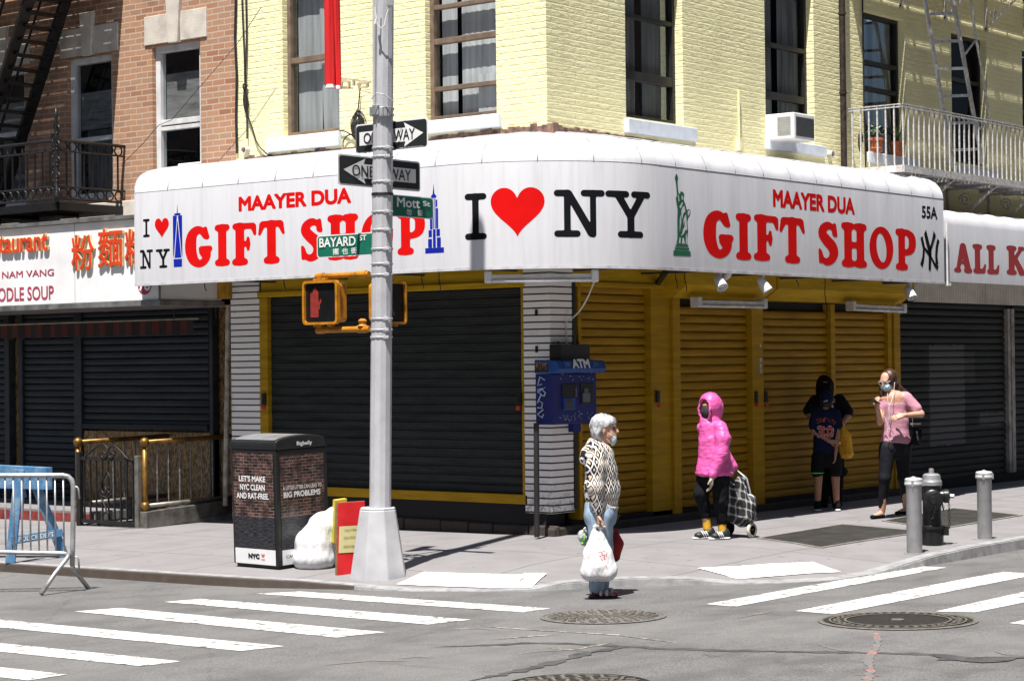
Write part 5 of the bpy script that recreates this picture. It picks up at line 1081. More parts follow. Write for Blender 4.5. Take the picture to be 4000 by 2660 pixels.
for nm, f in (('side', lambda u, v, o=.004: Vector((-o, B_-.035-(B_-.07)*u, .04+(H-.07)*v))), ('front', lambda u, v, o=.004: Vector((.05+(B_-.1)*u, -o, .04+(H-.1)*v)))):
    b = MB(); b.poly([f(0, .14), f(1, .14), f(1, 1), f(0, 1)]); X(b, 'poster', POST, bn)
    b = MB(); b.poly([f(0, 0), f(1, 0), f(1, .137), f(0, .137)]); X(b, 'poster_footer', PANW, bn)
    b = MB()
    if nm == 'side':
        for k, s in enumerate(("LET'S MAKE", 'NYC CLEAN', 'AND RAT-FREE.')): w = (.66, .62, .8)[k]; text(b, s, lambda u, v: f(.48-w/2+w*u, .74-.077*k+.054*v, .008), .03)
        X(b, 'poster_lettering', PANW, bn); b = MB(); text(b, 'NYC', lambda u, v: f(.33+.28*u, .05+.045*v, .008), .06); X(b, 'footer_lettering', INK, bn)
        b = MB(); b.poly([f(.66, .075, .008), f(.72, .075, .008), f(.74, .1, .008), (f(.69, .09, .008)), f(.65, .1, .008)]); b.poly([f(.65, .045, .008), f(.74, .045, .008), f(.74, .052, .008), f(.65, .052, .008)]); X(b, 'footer_badge', M('badge_red', (.5, .1, .08), .5), bn)
    else:
        text(b, 'A LITTLE LITTER CAN LEAD TO', lambda u, v: f(.05+.88*u, .685+.036*v, .008), .012); text(b, 'BIG PROBLEMS', lambda u, v: f(.06+.84*u, .615+.052*v, .008), .035); X(b, 'poster_lettering', PANW, bn)
        b = MB(); text(b, 'CALL 311 FOR', lambda u, v: f(.08+.6*u, .06+.028*v, .008), .015); X(b, 'footer_lettering', INK, bn)
b = MB(); text(b, 'Bigbelly', lambda u, v: Vector((.27+.2*u, -.012, H+.02+.05*v)), .02); X(b, 'brand_lettering', PANW, bn)
# ================================================================== SDF modelling
def snets(f, lo, hi, h):
    lo, hi = np.array(lo, float), np.array(hi, float); N = np.ceil((hi-lo)/h).astype(int)+1
    ax = [lo[i]+h*np.arange(N[i]) for i in range(3)]; d = f(ax); s = d < 0
    c = s[:-1, :-1, :-1].astype(int); off = [(i, j, k) for i in (0, 1) for j in (0, 1) for k in (0, 1)]
    cnt = sum(s[i:N[0]-1+i, j:N[1]-1+j, k:N[2]-1+k].astype(int) for i, j, k in off); act = (cnt > 0) & (cnt < 8); I = np.argwhere(act); idx = -np.ones(act.shape, int); idx[act] = np.arange(len(I))
    acc = np.zeros((len(I), 3)); num = np.zeros(len(I))
    D8 = {o: d[I[:, 0]+o[0], I[:, 1]+o[1], I[:, 2]+o[2]] for o in off}
    for a in off:
        for k in range(3):
            if a[k] == 0:
                e = list(a); e[k] = 1; e = tuple(e); va, vb = D8[a], D8[e]; m = (va < 0) != (vb < 0); t = np.where(m, va/(va-vb+1e-12), 0); p = np.array(a, float)[None].repeat(len(I), 0); p[:, k] = t; acc[m] += p[m]; num[m] += 1
    V = lo+h*(I+acc/num[:, None]); F = []
    for k in range(3):
        a, b_ = [(1, 2), (2, 0), (0, 1)][k]; sl0 = [slice(None)]*3; sl1 = [slice(None)]*3; sl0[k] = slice(0, -1); sl1[k] = slice(1, None)
        ch = s[tuple(sl0)] != s[tuple(sl1)]; E = np.argwhere(ch); E = E[(E[:, a] > 0) & (E[:, b_] > 0) & (E[:, a] < N[a]-1) & (E[:, b_] < N[b_]-1)]
        fl = s[E[:, 0], E[:, 1], E[:, 2]]; q = []
        for da, db in ((1, 1), (0, 1), (0, 0), (1, 0)): c_ = E.copy(); c_[:, a] -= da; c_[:, b_] -= db; q.append(idx[c_[:, 0], c_[:, 1], c_[:, 2]])
        q = np.stack(q, 1); q[~fl] = q[~fl][:, ::-1]; F.append(q)
    F = np.concatenate(F); return V, F[:, ::-1]
def sdf(prims, k=.02, disp=None):
    """prims: ('c', a, b, ra, rb[, flat]) tapered limb, flat = (sx, sy, sz) scale; ('e', c, r[, R]) ellipsoid; a leading '-' cuts"""
    def f(ax):
        sh = [len(a) for a in ax]; d = np.full(sh, .5); xyz = np.meshgrid(*ax, indexing='ij')
        for p in prims:
            ty, cut = p[0].lstrip('-'), p[0][0] == '-'
            if ty == 'c': a, b_, ra, rb_ = [np.array(q, float) for q in p[1:5]]; fl = np.array(p[5] if len(p) > 5 else (1, 1, 1), float); m = np.maximum(ra, rb_)*fl; lo, hi = np.minimum(a, b_)-m, np.maximum(a, b_)+m
            else: c, r = np.array(p[1], float), np.array(p[2], float); R = p[3] if len(p) > 3 else None; e_ = r if R is None else np.full(3, r.max()); lo, hi = c-e_, c+e_
            pad = k*1.5+.03; sl = tuple(slice(max(0, np.searchsorted(ax[i], lo[i]-pad)-1), np.searchsorted(ax[i], hi[i]+pad)+1) for i in range(3))
            X_, Y_, Z_ = (g[sl] for g in xyz)
            if X_.size == 0: continue
            if ty == 'c':
                A, Bv = a/fl, b_/fl; q = np.stack([X_/fl[0], Y_/fl[1], Z_/fl[2]], -1); ab = Bv-A; t = np.clip(((q-A)@ab)/(ab@ab+1e-12), 0, 1); v = (np.linalg.norm(q-A-t[..., None]*ab, axis=-1)-(ra+(rb_-ra)*t))*fl.min()
            else:
                q = np.stack([X_-c[0], Y_-c[1], Z_-c[2]], -1)
                if R is not None: q = q @ np.array(R)
                k0 = np.linalg.norm(q/r, axis=-1); k1 = np.linalg.norm(q/r**2, axis=-1)+1e-9; v = k0*(k0-1)/k1
            if cut: d[sl] = -smin(-d[sl], v, k)
            else: d[sl] = smin(d[sl], v, k)
        if disp is not None: d = d+disp(*xyz)
        return d
    return f
def blob(name, prims, mat, parent, h=.01, k=.02, disp=None, clip=None, extra=None, pad=.06):
    lo = np.full(3, 1e9); hi = -lo
    for p in prims:
        if p[0][0] == '-': continue
        if p[0] == 'c': m = max(p[3], p[4])*np.array(p[5] if len(p) > 5 else (1, 1, 1)); lo = np.minimum(lo, np.minimum(p[1], p[2])-m); hi = np.maximum(hi, np.maximum(p[1], p[2])+m)
        else: e_ = np.array(p[2]) if len(p) < 4 else np.full(3, max(p[2])); lo = np.minimum(lo, np.array(p[1])-e_); hi = np.maximum(hi, np.array(p[1])+e_)
    V, F = snets(sdf(prims, k, disp), lo-pad, hi+pad, h)
    b = MB(); b.add([tuple(v) for v in V], [tuple(int(i) for i in f) for f in F])
    if extra: extra(b, V, F)
    return b.build(name, mat, parent, smooth=True, local=True, recalc=False)
def wrinkle(amp, fr, seed=0, st=(1, 1, 1)):
    rs_ = np.random.RandomState(seed); W = [(rs_.normal(size=3)*fr*np.array(st)*(.6+.5*i), rs_.rand()*6.28, 1/(1+.5*i)) for i in range(6)]
    def g(x, y, z):
        s = 0
        for w, ph, a in W: s = s+a*np.sin(w[0]*x+w[1]*y+w[2]*z+ph+1.3*np.sin(.37*(w[1]*x+w[2]*y+w[0]*z)+ph*2))
        return amp*s/2.5
    return g
# ---- white rubbish bag
def m_plastic(name, col, tr=.25):
    n = NT(name); p = n.obj(); n.bsdf.inputs['Subsurface Weight'].default_value = 0
    c = n.ramp(n.noise(n.scale(p, (1, 1, .35)), 9, 5., .65), [(.3, tuple(x*.82 for x in col)), (.6, col)]); return n.fin(c, .3, 0, n.bump(n.noise(n.scale(p, (1, 1, .3)), 17, 5., .65), .8, .016), .5)
PLW = m_plastic('white_bag_plastic', (.64, .64, .65))
c = onG(*D(733, 1312)); cf = CamFrame(c); bag = thing('rubbish_bag', 'full white plastic rubbish bag between the litter bin and the grey pole', 'rubbish bag', c, CROT)
q = lambda x, y, dy=.1: tuple(cf.pt(*D(x, y), dy))
blob('bag_body', [('e', q(724, 1286, .18), (.215, .2, .15)), ('e', q(726, 1252, .2), (.205, .18, .18)), ('e', q(742, 1216, .2), (.15, .14, .16)), ('c', q(752, 1205, .2), q(766, 1182, .2), .1, .055), ('c', q(765, 1185, .2), q(778, 1174, .2), .05, .03)], PLW, bag, .009, .05, lambda x, y, z: wrinkle(.012, 14, 4, (1, 1, .6))(x, y, z)+.007*np.abs(wrinkle(1., 20, 9, (1.2, 1.2, .25))(x, y, z)))
# ---- flattened red carton leaning on the pole base, yellow-green box behind
CRED = M('red_carton', (.5, .01, .015), .6, 0, .12, 6); CBRN = M('carton_edge', (.24, .13, .06), .85, 0, .2, 30); CCRM = M('carton_label', (.52, .48, .24), .7, 0, .05); CINK = M('carton_ink', (.2, .17, .05), .7); YGB = M('yellow_green_box', (.55, .38, .04), .6, 0, .35, 9, tint=(.12, .35, .03))
c = onG(*D(792, 1325)); cf = CamFrame(c); t = thing('flattened_carton', 'flattened red carton with a cream label leaning against the grey pole base', 'carton', c, CROT); q = lambda x, y, dy=0: cf.pt(*D(x, y), dy)
def pan(b, x0, x1, yt, yb, d0, d1, sk=0): A = [q(x0, yb, d0), q(x1, yb-3, d0+.18), q(x1+sk, yt-4, d0+.3), q(x0+sk, yt, d0+.12)]; dv = Vector((-.25, .97, 0))*(d1-d0); return b.hexa(A, [p+dv for p in A])
b = MB(); pan(b, 777, 838, 1158, 1326, 0, .012, 2); b.build('red_panel', CRED, t, local=True)
b = MB(); pan(b, 773, 837, 1157, 1325, .013, .045, 3); b.build('carton_body', CBRN, t, local=True)
b = MB(); A = lambda u, v: q(777+2*v, 1326-168*v, 0).lerp(q(838+2*v, 1323-169*v, .18), u)+Vector((0, .12*v-.003, 0))
b.poly([A(0.02, .31), A(.98, .31), A(.98, .67), A(.02, .67)]); b.build('cream_label', CCRM, t, local=True)
b = MB()
for v0, s in ((.6, 'Made in P.R.C.'), (.5, 'GOODS 24 PCS'), (.38, 'SUPER GOODS')): text(b, s, lambda u, v: A(.7-.5*u, v0+.03-.035*v)+Vector((0, -.003, 0)))
b.build('label_print', CINK, t, local=True)
c2 = onG(*D(782, 1318)); cf = CamFrame(c2); t = thing('cardboard_box', 'small yellow and green box standing between the white bag and the red carton', 'box', c2, CROT)
b = MB(); pan(b, 768, 795, 1152, 1250, .16, .3, 4); b.build('box_body', YGB, t, local=True)
# ================================================================== cash machine on the tiled pillar
ATB = M('cash_machine_blue', (.004, .011, .13), .55, 0, .35, 9, .15, 40, tint=(.004, .008, .06)); ATL = M('cash_machine_hood', (.01, .06, .25), .5, 0, .2, 8); WPAINT = M('worn_white_print', (.3, .33, .42), .7, 0, .3, 30)
YF = -.27; xa = aR(2159, 1560, YF); xb = aR(2331, 1560, YF); za, zb_ = zR(2245, 1655, YF), zR(2245, 1458, YF)
at = thing('cash_machine', 'graffitied blue cash machine on the white tiled corner pillar', 'cash machine', (xa, -.1, za))
b = MB(); b.box(xa, xb, YF, -.034, za, zb_); b.build('cabinet', ATB, at, bevel=.012)
zt_ = zR(2245, 1409, YF-.05); b = MB(); pr = [(-.034, zb_+.003), (YF-.07, zb_+.003), (YF-.1, zb_+.05), (YF-.06, zt_), (-.034, zt_+.015)]; b.hexa([(xa-.012, y, z) for y, z in pr], [(xb+.06, y, z) for y, z in pr]); b.build('hood', ATL, at, bevel=.01)
b = MB(); f = lambda u, v: Vector((aR(2238, 1432, YF-.1)+(aR(2306, 1432, YF-.1)-aR(2238, 1432, YF-.1))*u, YF-.104+.03*v, zb_+.055+.1*v)); text(b, 'ATM', f, .05)
f2 = lambda x: (lambda u, v: Vector((x+.1*u, YF-.104+.01*v, zb_+.07+.055*v)))
b.build('lettering', SIGNW, at); b = MB(); text(b, '24h', f2(aR(2206, 1432, YF-.1))); text(b, '24h', f2(aR(2318, 1432, YF-.1))); b.build('small_lettering', M('faded_print', (.12, .22, .36), .7), at)
b = MB(); b.box(xa-.014, xa-.013, YF+.05, -.04, zb_+.02, zt_-.04); b.build('side_sign', BLACKF, at)
b = MB(); text(b, 'ATM', lambda u, v: Vector((xa-.018, -.05-.15*u, zb_+.045+.08*v)), .03); b.build('side_lettering', M('faded_orange_print', (.3, .16, .06), .8, 0, .4, 20), at)
g = lambda px, py: (aR(px, py, YF), zR(px, py, YF))
def panel(name, px0, py0, px1, py1, d, m): b = MB(); (x0, z1), (x1, z0) = g(px0, py0), g(px1, py1); b.box(x0, x1, YF-d, YF+.01, z0, z1); return b.build(name, m, at, bevel=.004)
panel('display', 2194, 1500, 2250, 1552, .012, VISOR); panel('keypad_surround', 2198, 1556, 2243, 1600, .02, ATL); panel('keypad', 2202, 1563, 2229, 1597, .028, M('keypad_grey', (.06, .06, .07), .5, .2, .4, 60)); panel('dispenser', 2266, 1496, 2315, 1577, .01, VISOR); panel('dispenser_slot', 2272, 1535, 2300, 1570, .022, M('slot_grey', (.12, .14, .17), .5, .3)); panel('card_reader', 2278, 1516, 2293, 1536, .02, M('reader_grey', (.1, .1, .11), .5, .3))
b = MB()
for k in range(4): x, z = g(2246, 1520+k*9); b.box(x-.008, x+.008, YF-.02, YF-.012, z-.006, z+.006)
b.build('buttons', M('button_grey', (.25, .25, .25), .5), at)
b = MB(); random.seed(5)
for cx, cy in ((2190, 1475), (2225, 1478), (2270, 1478), (2308, 1472), (2195, 1630), (2215, 1632), (2240, 1630), (2268, 1622), (2306, 1628)):
    for k in range(4 if cy < 1600 else 8):
        px = cx+random.uniform(-11, 11); py = cy+random.uniform(-14, 14); x, z = g(px, py); a = random.uniform(0, 3.1); l = random.uniform(.006, .028); b.bar((x, YF-.002, z), (x+l*math.cos(a), YF-.002, z+l*math.sin(a)), .003, random.uniform(.004, .011), (0, 0, 1) if abs(math.cos(a)) > .3 else (1, 0, 0))
b.build('scratched_print', WPAINT, at)
b = MB(); sx = (-.034-YF); tag_ = lambda x, y: Vector((xa-.004, -.034-sx*(x-155)/275., za+(zb_-za)*(1460-y)/(1460-640)))
for pts in ([(310, 740), (235, 690), (200, 830), (265, 805)], [(205, 950), (200, 890), (320, 860), (210, 930), (260, 880), (320, 950), (300, 995), (260, 985), (230, 950)], [(190, 1110), (245, 985), (215, 1075), (270, 1105), (260, 1190), (190, 1185)], [(250, 1190), (285, 1215), (190, 1295), (265, 1345), (285, 1290)]): b.tube([tag_(x, y) for x, y in pts], .007, 6)
b.build('graffiti', M('graffiti_pale_blue', (.45, .55, .68), .6), at)
b = MB(); p0 = onY(2184, 1408, -.2); x0, z0 = aR(2186, 1405, -.2), zR(2240, 1405, -.2)-.02; x1, z1 = aR(2299, 1370, -.2), zR(2240, 1345, -.2); b.box(x0, x1, -.22, -.06, z0, z1); b.box(x0+.05, x0+.065, -.15, -.13, z1, z1+.035); b.box(x1-.12, x1-.105, -.15, -.13, z1, z1+.035); b.build('top_box', BLACKF, at, bevel=.006)
b = MB(); xp = aR(2091, 1800, -.06); b.tube([(xp, -.08, za+.02), (xp-.012, -.08, zs(xp, -.1)+.02)], .03, 10); b.build('stand_pipe', BLACKF, at, smooth='auto')
b = MB(); b.box(aR(2226, 1690, -.05), aR(2256, 1690, -.05), -.1, -.0, za-.1, za); b.build('wall_bracket', ATB, at, bevel=.005)
# ================================================================== hydrant and bollards
HB = M('hydrant_black', (.012, .013, .014), .32, .1, .15, 10, .2, 50); HS = M('silver_paint', (.33, .33, .34), .42, .45, .1, 10, .15, 70)
c = onG(*D(2147, 1254)); hy = thing('fire_hydrant', 'black fire hydrant with a silver bonnet between the two bollards', 'fire hydrant', c, CROT); z0 = 0
def LB(name, m, par, fn, sm='auto'): b = MB(); fn(b); return b.build(name, m, par, smooth=sm, local=True)
LB('barrel', HB, hy, lambda b: (b.lathe([(.115, -.02), (.115, .155), (.122, .16), (.122, .185), (.1, .2), (.094, .3), (.094, .58), (.1, .6), (.1, .615)], n=24)))
LB('bonnet', HS, hy, lambda b: b.lathe([(.106, .612), (.106, .65), (.101, .655), (.101, .66), (.095, .665), (.088, .715), (.07, .73), (.028, .735), (.026, .775), (.001, .778)], n=24))
LB('operating_nut', HS, hy, lambda b: b.lathe([(.026, .735), (.022, .785)], n=5))
LB('pumper_nozzle', HB, hy, lambda b: (b.lathe([(.09, 0), (.098, .1), (.105, .11), (.105, .15), (.085, .165), (.04, .17), (.035, .2), (.001, .2)], (0, 0, .47), (-.12, -1, 0), 20)))
LB('hose_nozzle', HB, hy, lambda b: (b.lathe([(.06, 0), (.065, .12), (.072, .125), (.072, .165), (.05, .18), (.02, .185)], (0, 0, .5), (1, -.15, 0), 16)))
LB('nozzle_nut', HS, hy, lambda b: b.lathe([(.024, .18), (.02, .225)], (0, 0, .5), (1, -.15, 0), 5))
def chain(b, p0, p1, n, sag=0, r=.011):
    p0, p1 = Vector(p0), Vector(p1)
    for i in range(n):
        c_ = p0.lerp(p1, (i+.5)/n)-Vector((0, 0, sag*math.sin(math.pi*(i+.5)/n))); u = Vector((0, 0, 1)); w = Vector((1, 0, 0)) if i % 2 else Vector((0, 1, 0))
        b.tube([c_+u*r*1.7*math.sin(2*math.pi*k/8)+w*r*math.cos(2*math.pi*k/8) for k in range(8)], .0035, 5, closed=True)
LB('chain', HB, hy, lambda b: (chain(b, (.17, -.03, .44), (.175, -.02, .17), 9), chain(b, (.0, -.19, .4), (-.03, -.13, .25), 6), chain(b, (.09, -.1, .42), (.1, -.1, .36), 3)), True)
LB('base_flange', HB, hy, lambda b: (b.lathe([(.13, .17), (.13, .195)], n=24), b.box(.1, .16, -.06, -.02, .1, .19), b.box(-.14, -.1, -.1, -.05, .16, .2)))
def bollard(px, py, ht, r, label):
    c = onG(*D(px, py)); t = thing('bollard', label, 'bollard', c, CROT, 'silver bollards by the hydrant')
    LB('post', HS, t, lambda b: b.lathe([(r, -.03), (r, ht-.07), (r*1.03, ht-.065)], n=28)); LB('cap', M('cap_silver_'+str(int(px)), (.6, .6, .61), .4, .4, .08, 9), t, lambda b: b.lathe([(r*1.12, ht-.075), (r*1.2, ht-.07), (r*1.2, ht-.055), (r*1.13, ht-.05), (r*1.15, ht-.02), (r*1.0, ht-.008), (r*.25, ht), (r*.22, ht+.008), (.001, ht+.009)], n=28))
    [LB('cap_clip', HS, t, lambda b: b.box(r*1.12*math.cos(a)-.012, r*1.12*math.cos(a)+.012, r*1.12*math.sin(a)-.012, r*1.12*math.sin(a)+.012, ht-.085, ht-.03)) for a in (-.4, -1.9, 2.4)]
    b = MB(); b.lathe([(r*1.5, -.02), (r*1.35, .006), (r*1.0, .008)], n=24); b.build('footing', CONC, t, local=True, smooth='auto')
bollard(2106, 1274, .755, .0765, 'silver bollard with a capped top standing left of the hydrant'); bollard(2268, 1242, .725, .076, 'silver bollard with a capped top standing right of the hydrant')
# ================================================================== crowd barrier and police trestle
c = onZ(*D(150, 1362), zr(-5.4, 1.6)); c.z = zr(c.x, c.y); cf = CamFrame(c); bar = thing('crowd_barrier', 'galvanised steel crowd barrier at the left edge standing on the road', 'barrier', c, CROT); zq = lambda x, y, dy=0: cf.pt(x/2.8, 1780+y/2.8, dy)
LB('frame', GALV, bar, lambda b: (b.tube([zq(x, y) for x, y in ((-2200, 225), (-800, 218), (0, 216), (690, 214), (745, 225), (785, 265), (802, 330), (800, 700), (795, 1000), (790, 1200))], .024, 12), b.tube([zq(x, y) for x, y in ((-2200, 1055), (0, 1052), (700, 1066), (745, 1080))], .021, 10)), True)
LB('leg', GALV, bar, lambda b: b.tube([zq(750, 1075), zq(740, 1110, -.03), zq(600, 1290, -.15), zq(450, 1508, -.3)], .021, 10), True); LB('leg', GALV, bar, lambda b: b.tube([zq(792, 1190), zq(800, 1240, .02), zq(860, 1310, .08), zq(985, 1468, .25)], .021, 10), True)
for k in range(14): x = 693-91*k; LB('upright_bar', GALV, bar, lambda b: b.tube([zq(x-2, 232), zq(x+8, 1060)], .0085, 8), True)
for y0, y1 in ((340, 470), (1105, 1250)): LB('hook', GALV, bar, lambda b: b.tube([zq(x, y) for x, y in ((798, y0), (845, y0), (858, y0+25), (868, y1))], .009, 8), True)
NB = M('police_blue_wood', (.05, .155, .3), .75, 0, .14, 7, .3, 30, tint=(.2, .3, .4)); c = onG(28, 2201); cf = CamFrame(c); saw = thing('police_trestle', 'blue wooden police trestle behind the steel barrier', 'trestle', c, CROT); zq = lambda x, y, dy=0: cf.pt(x/2.8, 1780+y/2.8, dy)
def plank(b, p, q, w, th): b.bar(zq(*p), zq(*q), th, w, (0, 1, 0)); return b
b = MB(); A = [zq(-900, 60, .1+.55), zq(500, 128, .1), zq(502, 372, .1), zq(-900, 330, .65)]; dv = Vector((.06, .05, 0)); b.hexa(A, [p+dv for p in A]); b.build('beam', NB, saw, local=True, bevel=.004)
for p, q_, w in (((215, 150, .02), (112, 1175, 0), .1), ((395, 330, .2), (735, 1185, .35), .1), ((240, 160, .2), (200, 600, .3), .09)):
    b = MB(); b.bar(zq(*p), zq(*q_), .1, .045, (0, 1, 0)); b.build('leg', NB, saw, local=True, bevel=.004)
b = MB(); A = [zq(120, 975, -.05), zq(690, 880, .28), zq(672, 797, .28), zq(118, 882, -.05)]; b.hexa(A, [p+Vector((0, .025, 0)) for p in A]); b.build('lettered_plank', NB, saw, local=True, bevel=.003)
b = MB(); text(b, 'POLICE DEPT', lambda u, v: A[0].lerp(A[1], .15+.69*u).lerp(A[3].lerp(A[2], .15+.69*u), .2+.6*v)+Vector((0, -.004, 0)), .02); b.build('stencil_lettering', M('stencil_white', (.6, .62, .62), .8, 0, .2, 30), saw, local=True)
b = MB(); A = [zq(175, 480, .0), zq(290, 455, .1), zq(270, 370, .1), zq(190, 385, .0)]; b.hexa(A, [p+Vector((0, .03, 0)) for p in A]); b.build('bracing_block', NB, saw, local=True)
# ================================================================== railings and gate at the restaurant stair
BRASS = M('aged_brass', (.22, .115, .022), .42, .5, .35, 9, tint=(.06, .035, .015)); IRON = M('dark_iron', (.02, .02, .021), .5, .3, .2, 14); STEEL = M('worn_steel', (.2, .19, .17), .45, .5, .25, 9)
RXP = -.93
def railing(y, label, pxball):
    z0 = zs(RXP, y); t = thing('railing', label, 'railing', (RXP, y, z0), group='brass railings beside the restaurant stair'); zt = onX(*pxball, RXP).z; x1 = .62; rise = lambda x: (x-RXP)*.02
    b = MB(); b.tube([(RXP, y, z0), (RXP, y, zt)], .032, 10); b.build('post', BRASS, t, smooth=True)
    for zz in (zt, zt-.78): b = MB(); b.ball((RXP, y, zz), .062); b.build('ball', BRASS, t, smooth=True)
    b = MB(); b.tube([(RXP, y, zt), (x1, y, zt+rise(x1))], .03, 10); b.build('top_rail', BRASS, t, smooth=True)
    b = MB(); b.tube([(RXP, y, zt-.78), (x1, y, zt-.78+rise(x1))], .03, 10); b.build('bottom_rail', STEEL, t, smooth=True)
    for k in range(8):
        x = RXP+.2+k*.185; pr = []
        for j in range(49): tt = j/48; tw = .0035*math.sin(j*2.6) if .05 < tt < .42 or .58 < tt < .95 else 0; pr.append((.0085+abs(tw)+(.006*math.exp(-((tt-.5)/.03)**2)), zt-.75+rise(x)+tt*.72))
        b = MB(); b.lathe(pr, (x, y, 0), n=8); b.build('baluster', STEEL, t, smooth=True)
    return t
zb1 = zs(RXP, 5.55)
r1 = railing(5.55, 'brass topped railing on the right side of the restaurant stair', (572, 1728)); b = MB(); b.hexa([(RXP-.06, 5.46, zb1-.02), (.66, 5.46, zb1+.12), (.66, 5.64, zb1+.12), (RXP-.06, 5.64, zb1-.02)], [(RXP-.06, 5.46, zb1+.2), (.66, 5.46, zb1+.28), (.66, 5.64, zb1+.28), (RXP-.06, 5.64, zb1+.2)]); b.build('steel_curb', STEEL, r1, bevel=.006)
b = MB(); b.box(RXP-.02, .66, 5.48, 5.62, zb1-.3, zb1+.1); b.build('broken_footing', CONCW, r1)
railing(6.8, 'brass topped railing on the left side of the restaurant stair', (292, 1727))
gx = RXP-.06; ga, gb = aL(540, 1950, gx), aL(312, 1950, gx); gz = zs(gx, 6); gt = thing('stair_gate', 'black iron gate with scrolls closing the restaurant stair', 'gate', (gx, (ga+gb)/2, gz))
zg = lambda x, y: onX(240+x/3.267, 1660+y/3.267, gx)
for y, zt in ((ga, zg(990, 390).z), (gb, zg(225, 340).z)): b = MB(); b.box(gx-.03, gx+.03, y-.035, y+.035, gz-.1, zt); b.build('gate_post', STEEL if y == ga else IRON, gt, bevel=.005)
zt_, zb_g = zg(640, 435).z, zg(600, 1240).z; 
for z_ in (zt_, zb_g): b = MB(); b.box(gx-.015, gx+.015, ga, gb, z_-.022, z_+.022); b.build('gate_rail', IRON, gt)
for k in range(9): y = ga+(gb-ga)*(k+.8)/9.6; b = MB(); b.box(gx-.009, gx+.009, y-.009, y+.009, zb_g, zt_); b.build('gate_bar', IRON, gt)
def scroll(b, pts, r=.011): b.tube([zg(x, y)+Vector((-.02, 0, 0)) for x, y, _ in cr([(x, y, 0) for x, y in pts], 5)], r, 6)
b = MB()
scroll(b, [(320, 395), (400, 330), (510, 250), (580, 265), (610, 330), (590, 400), (540, 415), (520, 370), (550, 345), (575, 365)]); scroll(b, [(925, 445), (850, 420), (790, 350), (700, 270), (650, 270), (615, 330), (630, 405), (665, 415), (685, 370), (655, 350), (640, 370)])
scroll(b, [(595, 590), (560, 660), (530, 720), (525, 820), (560, 870), (590, 840), (570, 790)]); scroll(b, [(605, 600), (640, 680), (660, 800), (640, 860), (610, 840), (620, 790)]); scroll(b, [(525, 940), (560, 1010), (590, 1090), (560, 1130)]); scroll(b, [(590, 1090), (610, 1130), (625, 1105)]); scroll(b, [(540, 900), (600, 930), (650, 880)])
b.build('scrollwork', IRON, gt, smooth=True)
b = MB(); b.tube([zg(650, 1345), zg(700, 1360), zg(775, 1410)], .025, 8); b.build('bent_pipe', STEEL, gt, smooth=True)
# ================================================================== fire escapes
def slats(b, x0, x1, y0, y1, z, along, n, w=.035, th=.012):
    for k in range(n):
        t = (k+.5)/n
        if along == 'y': x = x0+(x1-x0)*t; b.box(x-w/2, x+w/2, y0, y1, z, z+th)
        else: y = y0+(y1-y0)*t; b.box(x0, x1, y-w/2, y+w/2, z, z+th)
FEB = M('fire_escape_black', (.013, .013, .014), .4, .2, .2, 12); FEW = M('fire_escape_white', (.50, .51, .52), .6, 0, .2, 25, .4, 60, tint=(.33, .25, .18))
# left, black, on the red brick
dl = min((abs(onX(225, 548, -.4-.01*k).y-onX(487, 557, 0).y), .4+.01*k) for k in range(140))[1]
y0 = onX(487, 557, 0).y; zt = onX(225, 548, -dl).z; zb = onX(228, 790, -dl).z; yl = y0+7.5
fe = thing('fire_escape', 'black iron fire escape with ring railings on the red brick building', 'fire escape', (-dl/2, y0, zb))
def fe_level(z, tr):
    b = MB(); slats(b, -dl, -.02, y0, yl, z-.05, 'y', 17, .0565)
    for k in range(10): y = y0+.05+k*(yl-y0-.1)/9; b.box(-dl, 0, y-.02, y+.02, z-.09, z-.052)
    b.box(-dl-.02, -dl+.03, y0, yl, z-.1, z-.0); b.box(-dl, 0, y0-.03, y0+.02, z-.1, z-.0); b.build('platform', FEB, fe)
    H_ = zt-zb; b = MB()
    for zz, r in ((z+H_, .022), (z+H_-.13, .014), (z+.05, .016), (z+.2, .014)):
        b.tube([(-dl, yl, zz), (-dl, y0, zz)], r, 6); b.tube([(-dl, y0, zz), (0, y0, zz)], r, 6)
    b.build('rail', FEB, fe)
    b = MB(); k = 0; y = y0
    while y < yl: b.box(-dl-.009, -dl+.009, y-.009, y+.009, z+.2, z+H_-.13); y += .15
    x = -dl+.14
    while x < 0: b.box(x-.009, x+.009, y0-.009, y0+.009, z+.2, z+H_-.13); x += .14
    o = b.build('balusters', FEB, fe); o['kind'] = 'stuff'
    b = MB(); R = .062; y = y0+.08
    while y < yl:
        for zz in (z+.125,): b.tube([(-dl, y+R*math.cos(2*math.pi*q/10), zz+R*math.sin(2*math.pi*q/10)) for q in range(10)], .011, 5, closed=True)
        y += .15
    x = -dl+.09
    while x < -.05:
        for zz in (z+.125, z+H_-.066): b.tube([(x+R*math.cos(2*math.pi*q/10), y0, zz+R*math.sin(2*math.pi*q/10)) for q in range(10)], .011, 5, closed=True)
        x += .15
    o = b.build('ring_frieze', FEB, fe); o['kind'] = 'stuff'
    b = MB(); y = y0+.1
    while y < yl: b.lathe([(.006, 0), (.02, .02), (.012, .05), (.001, .09)], (-dl, y, z+H_-.13), n=6); y += .15
    o = b.build('spikes', FEB, fe); o['kind'] = 'stuff'
fe_level(zb, 0); fe_level(zb+3.05, 1)
